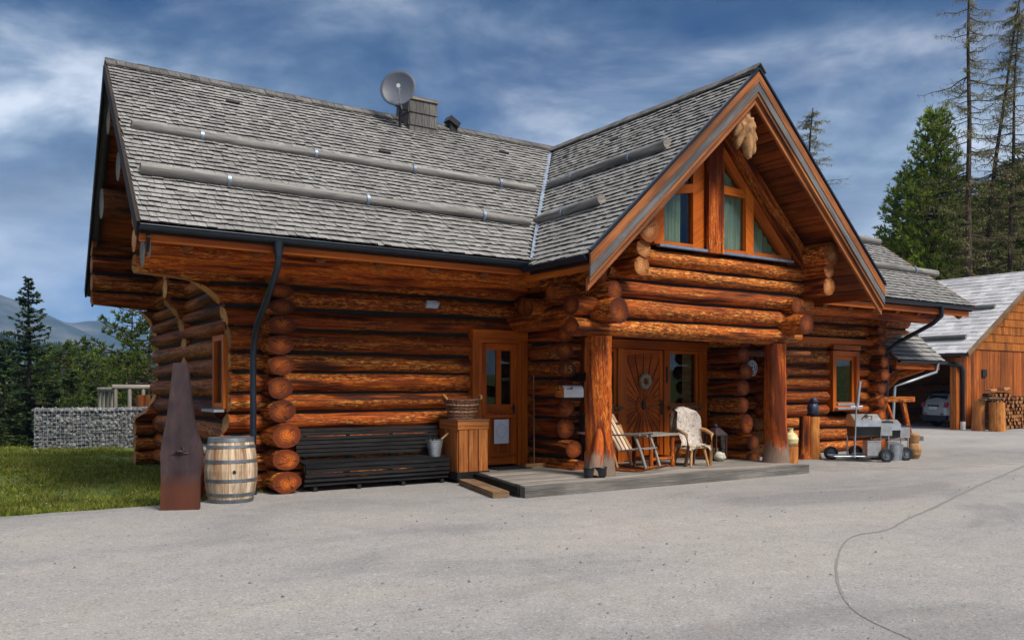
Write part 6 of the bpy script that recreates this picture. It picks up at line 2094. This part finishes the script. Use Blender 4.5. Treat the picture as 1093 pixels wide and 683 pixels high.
# ------------------------------------------------------------------ gabion wall, balcony rail on the left
GB = Vector((3.2, 25.55, 0))
gbn = thing('gabion_wall', 'low grey gabion wall of wire caged stones at the lawn\'s back edge', 'stone wall', GB)
mb = MB()
x0_, x1_, yF, zB, zT = 1.90, 4.75, 25.30, -.05, 1.08
def stone(c, r):
    vs_ = []
    R_ = Matrix.Rotation(rnd.uniform(0, 6), 3, Vector((rnd.uniform(-1, 1), rnd.uniform(-1, 1), rnd.uniform(-1, 1))))
    sx, sy, sz = rnd.uniform(.8, 1.25), rnd.uniform(.7, 1.0), rnd.uniform(.55, .9)
    for d in ((1, 0, 0), (-1, 0, 0), (0, 1, 0), (0, -1, 0), (0, 0, 1), (0, 0, -1)):
        q = Vector(d) * r * rnd.uniform(.85, 1.2)
        vs_.append(R_ @ Vector((q.x * sx, q.y * sy, q.z * sz)) + Vector(c))
    ic = ((0, 2, 4), (2, 1, 4), (1, 3, 4), (3, 0, 4), (2, 0, 5), (1, 2, 5), (3, 1, 5), (0, 3, 5))
    mb.add(vs_, ic)
z = zB + .04
while z < zT:
    x = x0_
    while x < x1_:
        r_ = rnd.uniform(.055, .095)
        stone((x, yF + .05 + rnd.uniform(-.03, .03), z + rnd.uniform(-.03, .03)), r_)
        x += r_ * 1.45
    z += .088
for k in range(500):
    stone((rnd.uniform(x0_, x1_), rnd.uniform(yF, yF + .5), zT - .03), rnd.uniform(.05, .09))
for k in range(160):
    stone((x0_ + .04, rnd.uniform(yF, yF + .5), rnd.uniform(zB, zT)), rnd.uniform(.05, .09))
mb.rbox(x0_ + .06, x1_ - .02, yF + .09, yF + .5, zB, zT - .07)
mb.build('stones', M['stone'], gbn, GB)
mb = MB()
x = x0_ - .03
while x <= x1_ + .03:
    mb.beam((x, yF - .05, zB), (x, yF - .05, zT + .03), .007, .007); mb.beam((x, yF - .05, zT + .03), (x, yF + .55, zT + .03), .007, .007); x += .10
z = zB
while z <= zT + .04:
    mb.beam((x0_ - .03, yF - .053, z), (x1_ + .03, yF - .053, z), .007, .007); z += .10
mb.build('wire_cage', M['galv'], gbn, GB)
RA = Vector((4.6, 27.2, 0))
ra = thing('balcony_railing', 'weathered grey wooden railing behind the gabion wall', 'railing', RA)
for x in (4.10, 4.48, 4.86, 5.24, 5.62):
    mb = MB(); mb.tube([(x, 27.2, -.6), (x, 27.2, 1.66)], .055, 8); mb.build('post', M['grey_wood'], ra, RA)
mb = MB(); mb.tube([(4.0, 27.2, 1.68), (5.9, 27.2, 1.66)], .075, 10); mb.build('top_rail', M['grey_wood'], ra, RA)
mb = MB(); mb.tube([(4.1, 27.2, 1.60), (4.1, 30.5, 1.60)], .07, 10); mb.build('side_rail', M['grey_wood'], ra, RA)
for k in range(4):
    mb = MB(); mb.tube([(4.1, 28.0 + k * .8, -.8), (4.1, 28.0 + k * .8, 1.6)], .05, 8); mb.build('post', M['grey_wood'], ra, RA)
mb = MB(); mb.tube([(4.75, 26.6, -.4), (4.75, 26.6, 1.45)], .2, 14, 0, 1, .15)
mono(mb, 'thick_log_post', [M['log_dark'], M['end']], (4.75, 26.6, -.4), 'stout dark upright log in front of the grey railing', 'post')

# ------------------------------------------------------------------ trees
def tri(mb, p, d, w, up):
    """a narrow leaf-shaped pair of triangles from p along d"""
    s = d.cross(up)
    if s.length < 1e-5: s = Vector((1, 0, 0))
    s = s.normalized() * w
    m_ = p + d * 0.5
    mb.v.extend([tuple(p), tuple(m_ + s), tuple(p + d), tuple(m_ - s)])
    b = len(mb.v) - 4
    mb.f.append([b, b + 1, b + 2, b + 3]); mb.uv.append(None); mb.m.append(0); mb.sm.append(False)


def limb(mb, pts, r0, r1, n=4):
    k = len(pts) - 1
    mb.tube(pts, [r0 + (r1 - r0) * i / k for i in range(k + 1)], n, 0, caps=False)


def trunk_mb(H, r, lean=0.0, seed=0, top=0.98):
    mb = MB(); k = 12
    pts = [(lean * (i / k) ** 2 * H * .1 + .06 * math.sin(i * 1.3 + seed) * i / k, .06 * math.cos(i * 1.7 + seed) * i / k, H * top * i / k - .4 * (i == 0)) for i in range(k + 1)]
    mb.tube(pts, [r * (1.25 if i == 0 else 1) * (1 - .93 * i / k) + .012 for i in range(k + 1)], 9, 0, caps=False, wob=.1)
    return mb, pts


def spruce(H, R, seed, base=0.05, dens=1.0, mat_='spruce'):
    r = random.Random(seed)
    tb, tp = trunk_mb(H, .018 * H, 0, seed)
    cb = MB()
    h = H * base
    while h < H * .985:
        t = h / H
        L0 = R * (1 - t) ** .82 + .10
        nb = max(4, int(r.uniform(6, 9) * min(1, .5 + L0)))
        for k in range(nb):
            a = r.uniform(0, 2 * PI)
            L = L0 * r.uniform(.62, 1.12)
            if r.random() < .08: L *= .5
            d = Vector((math.cos(a), math.sin(a), 0))
            up0 = .25 + .5 * t
            p = Vector((0, 0, h + r.uniform(-.1, .1)))
            steps = max(3, int(L / .22))
            pts = [p]
            for i in range(steps):
                u = (i + 1) / steps
                q = p + d * L * u + Vector((0, 0, L * (up0 * u * .35 - .42 * u * u * (1 - t * .8) + .16 * u ** 3)))
                pts.append(q)
            limb(tb, pts[:max(2, int(len(pts) * .8))], .012 + .012 * L, .005, 3)
            side = Vector((-d.y, d.x, 0))
            for i in range(len(pts) - 1):
                u = i / (len(pts) - 1)
                seg = pts[i + 1] - pts[i]
                ntw = int(2 * dens + r.random())
                for _ in range(ntw):
                    for s in (-1, 1):
                        wl_ = (.16 + .30 * L * (1 - u) * .5) * r.uniform(.6, 1.15)
                        dd = (d * r.uniform(.45, .9) + side * s * r.uniform(.5, 1.0) + Vector((0, 0, r.uniform(-.45, .12)))).normalized() * wl_
                        tri(cb, pts[i] + seg * r.random(), dd, .045 + .03 * r.random(), Vector((0, 0, 1)) + Vector((r.uniform(-.6, .6), r.uniform(-.6, .6), 0)))
                if r.random() < .8:
                    dd = Vector((d.x * .25, d.y * .25, -1)).normalized() * r.uniform(.12, .28) * (.6 + .4 * L / R)
                    tri(cb, pts[i] + seg * r.random(), dd, .05, side)
            tri(cb, pts[-2], (pts[-1] - pts[-2]) * 1.5 + Vector((0, 0, .03)), .06, side)
        h += r.uniform(.22, .44) * (.75 + .5 * (1 - t))
    return tb, cb


def pine(H, R, seed, base=.12, nbr=90, tuft=.30, shape=.5):
    """dense stone pine: limbs that turn up, each ending in clumps of long needles"""
    r = random.Random(seed)
    tb, tp = trunk_mb(H, .016 * H, r.uniform(-.2, .2), seed)
    cb = MB()
    for b_ in range(nbr):
        t = base + (1 - base) * ((b_ + r.random()) / nbr) ** .9
        h = H * t
        prof = min(1.0, (1 - t) * 1.9 + .10) ** shape * (0.72 + .28 * math.sin(min(1, (t - base) / .3) * PI / 2))
        L = R * prof * r.uniform(.6, 1.12)
        a = b_ * 2.399 + r.uniform(-.4, .4)
        d = Vector((math.cos(a), math.sin(a), 0))
        side = Vector((-d.y, d.x, 0))
        pts = []
        n = 5
        for i in range(n + 1):
            u = i / n
            pts.append(Vector((0, 0, h)) + d * L * u + Vector((0, 0, L * (-.10 * u + .38 * u * u))) + side * .1 * math.sin(u * 3 + b_))
        limb(tb, pts, .02 + .016 * L, .012, 4)
        ncl = max(3, int(L * 4.6))
        for c_ in range(ncl):
            u = .25 + .75 * (c_ + r.random()) / ncl
            i = min(n - 1, int(u * n)); f = u * n - i
            q = pts[i].lerp(pts[i + 1], f) + side * r.uniform(-.45, .45) * L * .45 * (1.1 - u * .5) + Vector((0, 0, r.uniform(-.10, .22)))
            ax = (d * r.uniform(.2, .8) + side * r.uniform(-.6, .6) + Vector((0, 0, r.uniform(.3, 1.0)))).normalized()
            for k in range(11):
                dd = (ax + Vector((r.uniform(-1, 1), r.uniform(-1, 1), r.uniform(-.8, .8))) * .85).normalized() * tuft * r.uniform(.6, 1.15)
                tri(cb, q, dd, .028 + .02 * r.random(), Vector((r.uniform(-1, 1), r.uniform(-1, 1), r.uniform(-1, 1))))
    return tb, cb


def larch(H, R, seed, base=.18, lean=0.0, twig=1.0):
    r = random.Random(seed)
    tb, tp = trunk_mb(H, .0080 * H, lean, seed, 1.0)
    cb = MB()
    tpv = [Vector(p) for p in tp]
    h = H * base
    while h < H * .985:
        t = h / H
        f = t * 12; i0 = min(11, int(f)); c = tpv[i0].lerp(tpv[i0 + 1], f - i0)
        for k in range(r.choice((1, 2, 2, 3))):
            a = r.uniform(0, 2 * PI)
            L = R * (1 - t) ** .6 * r.uniform(.35, 1.15) * min(1, .45 + (t - base) * 3)
            if r.random() < .2: L *= 1.6
            d = Vector((math.cos(a), math.sin(a), 0)); side = Vector((-d.y, d.x, 0))
            n = 6
            pts = [c + d * L * i / n + Vector((0, 0, L * (-.22 * i / n + .26 * (i / n) ** 2.2) + .05 * math.sin(i * 2 + k))) + side * .06 * math.sin(i * 1.9 + a) for i in range(n + 1)]
            limb(tb, pts, .014 + .010 * L, .004, 3)
            for i in range(1, n):
                for s in (-1, 1):
                    if r.random() < .75 * twig:
                        q0 = pts[i]; tl = r.uniform(.2, .55) * (.5 + L * .25)
                        q1 = q0 + (d * .6 + side * s * .8 + Vector((0, 0, r.uniform(-.5, .1)))).normalized() * tl
                        limb(tb, [q0, q1], .007, .003, 3)
                        for _ in range(int(5 * twig)):
                            u = r.random()
                            tri(cb, q0.lerp(q1, u), Vector((r.uniform(-1, 1), r.uniform(-1, 1), r.uniform(-1.2, .3))).normalized() * r.uniform(.10, .26), .010 + .010 * r.random(), Vector((0, 0, 1)))
                for _ in range(int(3 * twig)):
                    tri(cb, pts[i].lerp(pts[i + 1], r.random()), Vector((r.uniform(-1, 1), r.uniform(-1, 1), r.uniform(-1.4, .2))).normalized() * r.uniform(.12, .30), .011 + .010 * r.random(), Vector((0, 0, 1)))
        h += r.uniform(.13, .30)
    return tb, cb


PROTO = {}


def tree(kind, name, px_, D, top_z, label, group, rz=None, width=1.0, sx=None):
    """px_: bearing (photo column), D: depth along the view axis; stands on the terrain, reaches top_z"""
    A_ = math.radians(33.75)
    u = (px_ - 546.5) / 900
    x = (math.sin(A_) + math.cos(A_) * u) * D; y = (math.cos(A_) - math.sin(A_) * u) * D
    zb = hgt(x, y) - .05
    H = top_z - zb
    tr_, cr_, H0, lm = PROTO[kind]
    root = thing(name, label, 'tree', (x, y, zb), rnd.uniform(0, 6.2) if rz is None else rz, group)
    s = H / H0
    for part, me_, mt in (('trunk', tr_, None), ('crown', cr_, None)):
        o = bpy.data.objects.new(part, me_); COL.objects.link(o); o.parent = root; o.scale = (s * width, s * width, s)
    return root


def proto(kind, gen, H, leafmat):
    tb, cb = gen
    a = tb.build('trunk', M['bark']); b = cb.build('crown', M[leafmat])
    PROTO[kind] = (a.data, b.data, H, leafmat)
    bpy.data.objects.remove(a); bpy.data.objects.remove(b)


proto('spruce_tall', spruce(12.5, 2.9, 3, .05, 1.5), 12.5, 'spruce')
proto('spruce_b', spruce(9, 2.0, 8, .04, 1.2), 9, 'spruce')
proto('pine_a', pine(17, 3.0, 5, .05, 300, .44, .60), 17, 'pine')
proto('pine_b', pine(11, 2.4, 11, .06, 130, .36, .55), 11, 'pine_dark')
proto('pine_c', pine(9, 2.2, 15, .05, 100, .34, .5), 9, 'pine_dark')
proto('pine_open', pine(10, 3.1, 21, .30, 46, .34, .45), 10, 'pine_dark')
proto('young_b', spruce(8, 2.0, 31, .03, 1.3), 8, 'young')
proto('larch_a', larch(28, 4.2, 4, .24, .0, 1.25), 28, 'larch')
proto('larch_b', larch(25, 3.4, 9, .22, .9, 1.25), 25, 'larch')
proto('larch_c', larch(26, 4.6, 14, .2, -.2, 1.25), 26, 'larch')

TL_ = 'trees beyond the lawn'
TR_ = 'trees behind the garage'
tree('spruce_tall', 'spruce_tree', 31, 45, 7.75, 'tall dark spruce with tiered branches, highest tree at the left edge beyond the lawn', TL_, .4)
tree('pine_open', 'pine_tree', 142, 40, 5.6, 'open topped pine showing between the mountain and the house\'s curved wall end', TL_, 1.0)
tree('pine_open', 'pine_tree', 158, 37, 4.9, 'spreading pine half hidden by the curved rear wall end of the house', TL_, 3.0)
left = [('spruce_b', 3, 52, 4.9), ('pine_b', 64, 55, 4.3), ('pine_b', 90, 58, 4.6), ('young_b', 76, 50, 3.2), ('spruce_b', 113, 62, 4.2), ('spruce_b', 49, 62, 4.9),
        ('young_b', 100, 48, 2.2), ('spruce_b', 17, 60, 4.3), ('young_b', 57, 46, 2.2), ('spruce_b', 122, 50, 2.6), ('pine_b', 132, 66, 4.2), ('young_b', 12, 44, 1.2), ('pine_c', 84, 44, 1.2), ('young_b', 36, 48, 1.5), ('young_b', 108, 42, 1.1), ('young_b', 68, 41, .9), ('pine_c', -30, 55, 4.4), ('spruce_b', -60, 50, 5.0), ('young_b', 0, 40, .2), ('spruce_b', 150, 56, 3.8), ('young_b', 140, 46, 1.5), ('spruce_b', 160, 52, 3.0), ('pine_b', -15, 70, 4.8), ('spruce_b', 97, 72, 4.6), ('spruce_b', 118, 78, 4.9), ('spruce_b', 40, 78, 5.2), ('spruce_b', 76, 84, 5.2), ('young_b', 26, 38, -.4), ('young_b', 90, 38.5, .3), ('young_b', 128, 39, .6)]
KN = {'spruce_b': ('spruce_tree', 'dark pointed spruce in the wood beyond the lawn'), 'pine_b': ('pine_tree', 'mid green rounded pine in the wood beyond the lawn'), 'pine_c': ('pine_tree', 'mid green rounded pine in the wood beyond the lawn'), 'young_b': ('young_conifer', 'low green young conifer in the wood beyond the lawn')}
for k_, a, D, zt in left:
    tree(k_, KN[k_][0], a, D, zt, KN[k_][1], TL_, width=1.15)
# right
tree('pine_a', 'pine_tree', 998, 50, 17.9, 'tallest dense dark pine left of the bare larches behind the garage', TR_, .5, .80)
tree('pine_a', 'pine_tree', 970, 52, 14.9, 'broad dense pine forming the left edge of the wood behind the garage', TR_, 2.2, .95)
tree('pine_b', 'pine_tree', 952, 56, 11.4, 'small outer pine at the left foot of the wood behind the garage', TR_, 1.1, .9)
tree('larch_a', 'larch_tree', 1034, 46, 27.5, 'tallest bare straight larch running out of the top of the picture', TR_, .3)
tree('larch_b', 'larch_tree', 1047, 48, 25.0, 'slightly leaning bare larch between the two straight larches', TR_, -.9)
tree('larch_c', 'larch_tree', 1077, 47, 22.8, 'rightmost bare larch with long open branches behind the garage roof', TR_, 2.0)
tree('larch_c', 'larch_tree', 1022, 55, 18.5, 'thin short bare larch close beside the tallest dense pine', TR_, 4.0, .7)
tree('larch_c', 'larch_tree', 948, 62, 13.5, 'bare larch crown showing left of the dense pines', TR_, 5.0, .75)
for k_, a, D, zt in (('pine_b', 1018, 58, 15.5), ('pine_b', 1046, 60, 15.0), ('pine_b', 1085, 58, 16.5), ('pine_b', 1066, 54, 12.8), ('pine_b', 1105, 55, 17.0), ('pine_c', 1032, 52, 11.5), ('pine_b', 1128, 60, 13.0), ('pine_c', 990, 60, 10.0), ('pine_c', 1092, 50, 9.5), ('pine_a', 1150, 62, 17.0), ('pine_a', 1060, 68, 18.0), ('pine_a', 1095, 70, 19.5), ('pine_b', 975, 66, 10.0), ('pine_a', 1030, 72, 17.5), ('pine_c', 1010, 54, 8.2)):
    tree(k_, 'pine_tree', a, D, zt, 'dark green pine in the closed wood behind the garage and larches', TR_, width=1.2)
tree('larch_c', 'larch_tree', 862, 64, 22.6, 'lone bare larch top showing beside the gable\'s right slope', 'trees behind the house', 1.0, 1.7)
tree('spruce_b', 'spruce_tree', 925, 105, 21.0, 'tiny far spruce tip above the right roof', 'trees behind the house')

# grass on the lawn
gb = MB()
r = random.Random(5)
for k in range(68000):
    y = 12.66 + (r.random() ** 1.5) * 13.5
    x = r.uniform(-7.5, 4.3 if y > 13.2 else 2.9) if r.random() < .45 else r.uniform(-2.2, 4.3 if y > 13.2 else 2.9)
    if y > 13.3 and x > 3.9: continue
    if noise.noise(Vector((x * .8, y * .8, 3))) < -.28 and r.random() < .75: continue
    if noise.noise(Vector((x * 2.2, y * 2.2, 13))) < -.32 and r.random() < .6: continue
    ex_, ey_ = 0, 12.62 if x < -1 else 12.62 + (x + 1) * .12
    ee = 12.62 if x > -1 else 12.62 + (x + 1) * 0.12
    if y < ee + .06 + .16 * noise.noise(Vector((x * 2.9, 11, 0))): continue
    z = max(hgt(x, y) - .01, -.005)
    h_ = r.uniform(.03, .085) * (1 + .5 * noise.noise(Vector((x, y, 0))))
    a = r.uniform(0, 2 * PI); w = r.uniform(.006, .012) * (1 + (y - 12) * .09)
    lx, ly = r.uniform(-.05, .05), r.uniform(-.05, .05)
    gb.v.extend([(x - w * math.cos(a), y - w * math.sin(a), z), (x + w * math.cos(a), y + w * math.sin(a), z), (x + lx, y + ly, z + h_)])
    b = len(gb.v) - 3
    gb.f.append([b, b + 1, b + 2]); gb.uv.append(None); gb.m.append(0); gb.sm.append(False)
tag(gb.build('lawn_grass', M['grassblade']), kind='stuff')
gb = MB()
for k in range(260):
    y = 13 + r.random() ** 1.3 * 10; x = r.uniform(-2, 3.6)
    z = hgt(x, y) + r.uniform(.03, .06); s_ = r.uniform(.009, .016)
    gb.add([(x - s_, y, z), (x, y - s_, z + .003), (x + s_, y, z), (x, y + s_, z + .003)], [(0, 1, 2, 3)])
tag(gb.build('lawn_flowers', M['white']), kind='stuff')

# tar seam and a darker strip on the yard
strip('tar_seam', [(30.0, 12.4), (18.97, 8.84), (14.17, 7.38), (11.49, 6.5), (10.12, 6.09), (9.11, 5.74), (8.48, 5.71), (8.01, 5.54), (7.32, 5.14), (6.63, 4.68), (6.05, 4.23), (5.65, 3.86), (5.44, 3.57), (5.34, 3.35), (5.25, 3.13), (5.02, 2.78), (4.6, 2.2)], [.06, .06, .055, .05, .035, .03, .025, .022, .024, .02, .022, .018, .018, .018, .018, .015, .015], .004, M['tar'], 14)
strip('darker_strip', [(14.6, 11.0), (17.5, 10.4), (20.0, 10.3), (23.5, 10.6), (27, 10.9)], [1.0, 1.7, 1.9, 1.7, .9], .0025, M['patch'], 30)
# loose pebbles
pb = MB()
for k in range(420):
    d_ = 5 + 14 * r.random() ** 1.6; a_ = r.uniform(-.62, .62)
    x = math.sin(math.radians(33.75) + a_) * d_; y = math.cos(math.radians(33.75) + a_) * d_
    if y > 10.3 and x > 3.0: continue
    if y > 12.3: continue
    s_ = r.uniform(.006, .018)
    pb.add([(x - s_, y - s_ * .6, 0), (x + s_, y - s_ * .5, 0), (x + s_ * .6, y + s_, 0), (x - s_ * .7, y + s_ * .8, 0), (x, y, s_ * 1.1)], [(0, 1, 4), (1, 2, 4), (2, 3, 4), (3, 0, 4)])
tag(pb.build('pebbles', M['stone']), kind='stuff')

# ------------------------------------------------------------------ far ridge, its wood, and the mountain
def ridge_h(x, y):
    t = (y - 430) / 330
    w = math.exp(-((x + 40) / 190) ** 2)
    h = -30 + (52 * w + 24) * smooth01(t) + 8 * noise.noise(Vector((x * .008, y * .008, 1)))
    return h


xs = [-700 + 40 * i for i in range(40)]; ys = [380 + 30 * j for j in range(18)]
mb = MB(); n = len(xs)
mb.add([(x, y, ridge_h(x, y) if 400 < y < 850 else -45) for y in ys for x in xs], [(j * n + i, j * n + i + 1, (j + 1) * n + i + 1, (j + 1) * n + i) for j in range(len(ys) - 1) for i in range(n - 1)], None, 0, True)
tag(mb.build('far_hill', M['meadow']), kind='structure')
mb = MB()
for k in range(5200):
    x = r.uniform(-420, 420); y = r.uniform(430, 780)
    z = ridge_h(x, y); h_ = r.uniform(7, 13); w = h_ * .19
    for q in range(2):
        f0, f1 = (0, .72) if q == 0 else (.45, 1.0)
        ww = w if q == 0 else w * .62
        a0 = r.uniform(0, 2)
        ring = [(x + ww * math.cos(a0 + 2 * PI * j / 5), y + ww * math.sin(a0 + 2 * PI * j / 5), z + h_ * f0) for j in range(5)]
        mb.add(ring + [(x, y, z + h_ * f1)], [(j, (j + 1) % 5, 5) for j in range(5)])
tag(mb.build('far_wood', M['farwood']), kind='stuff')


def mount_h(x, y):
    h = -60
    for (cx, cy, hh, wx, wy) in ((0, 2450, 320, 420, 520), (-420, 2500, 330, 420, 520), (330, 2700, 225, 300, 480), (-1100, 2600, 300, 500, 500), (900, 2900, 290, 500, 500), (1700, 2900, 330, 600, 500), (130, 2300, 130, 200, 330)):
        h = max(h, .86 * hh * math.exp(-((x - cx) / wx) ** 2 - ((y - cy) / wy) ** 2) - 20)
    q = Vector((x * .0032, y * .0032, 4))
    h += 34 * noise.fractal(q, 1.0, 2.1, 5) * (1 if h > 0 else .3)
    return h


xs = [-1900 + 42 * i for i in range(95)]; ys = [1350 + 42 * j for j in range(48)]
mb = MB(); n = len(xs)
mb.add([(x, y, mount_h(x, y)) for y in ys for x in xs], [(j * n + i, j * n + i + 1, (j + 1) * n + i + 1, (j + 1) * n + i) for j in range(len(ys) - 1) for i in range(n - 1)], None, 0, True)
tag(mb.build('mountain', M['mountain']), kind='structure')

# ------------------------------------------------------------------ haze
mb = MB(); mb.rbox(-3900, 3900, -3900, 3900, -75, 430)
hz = mb.build('haze', [])
hm = bpy.data.materials.new('haze'); hm.use_nodes = True
hn, hl = hm.node_tree.nodes, hm.node_tree.links
hn.clear()
ho = hn.new('ShaderNodeOutputMaterial'); hv = hn.new('ShaderNodeVolumePrincipled')
hv.inputs['Color'].default_value = (0.25, 0.52, 1.0, 1)
hv.inputs['Density'].default_value = 0.00014
hv.inputs['Anisotropy'].default_value = 0.0
hl.new(hv.outputs[0], ho.inputs['Volume'])
hz.data.materials.clear(); hz.data.materials.append(hm)
tag(hz, kind='stuff')
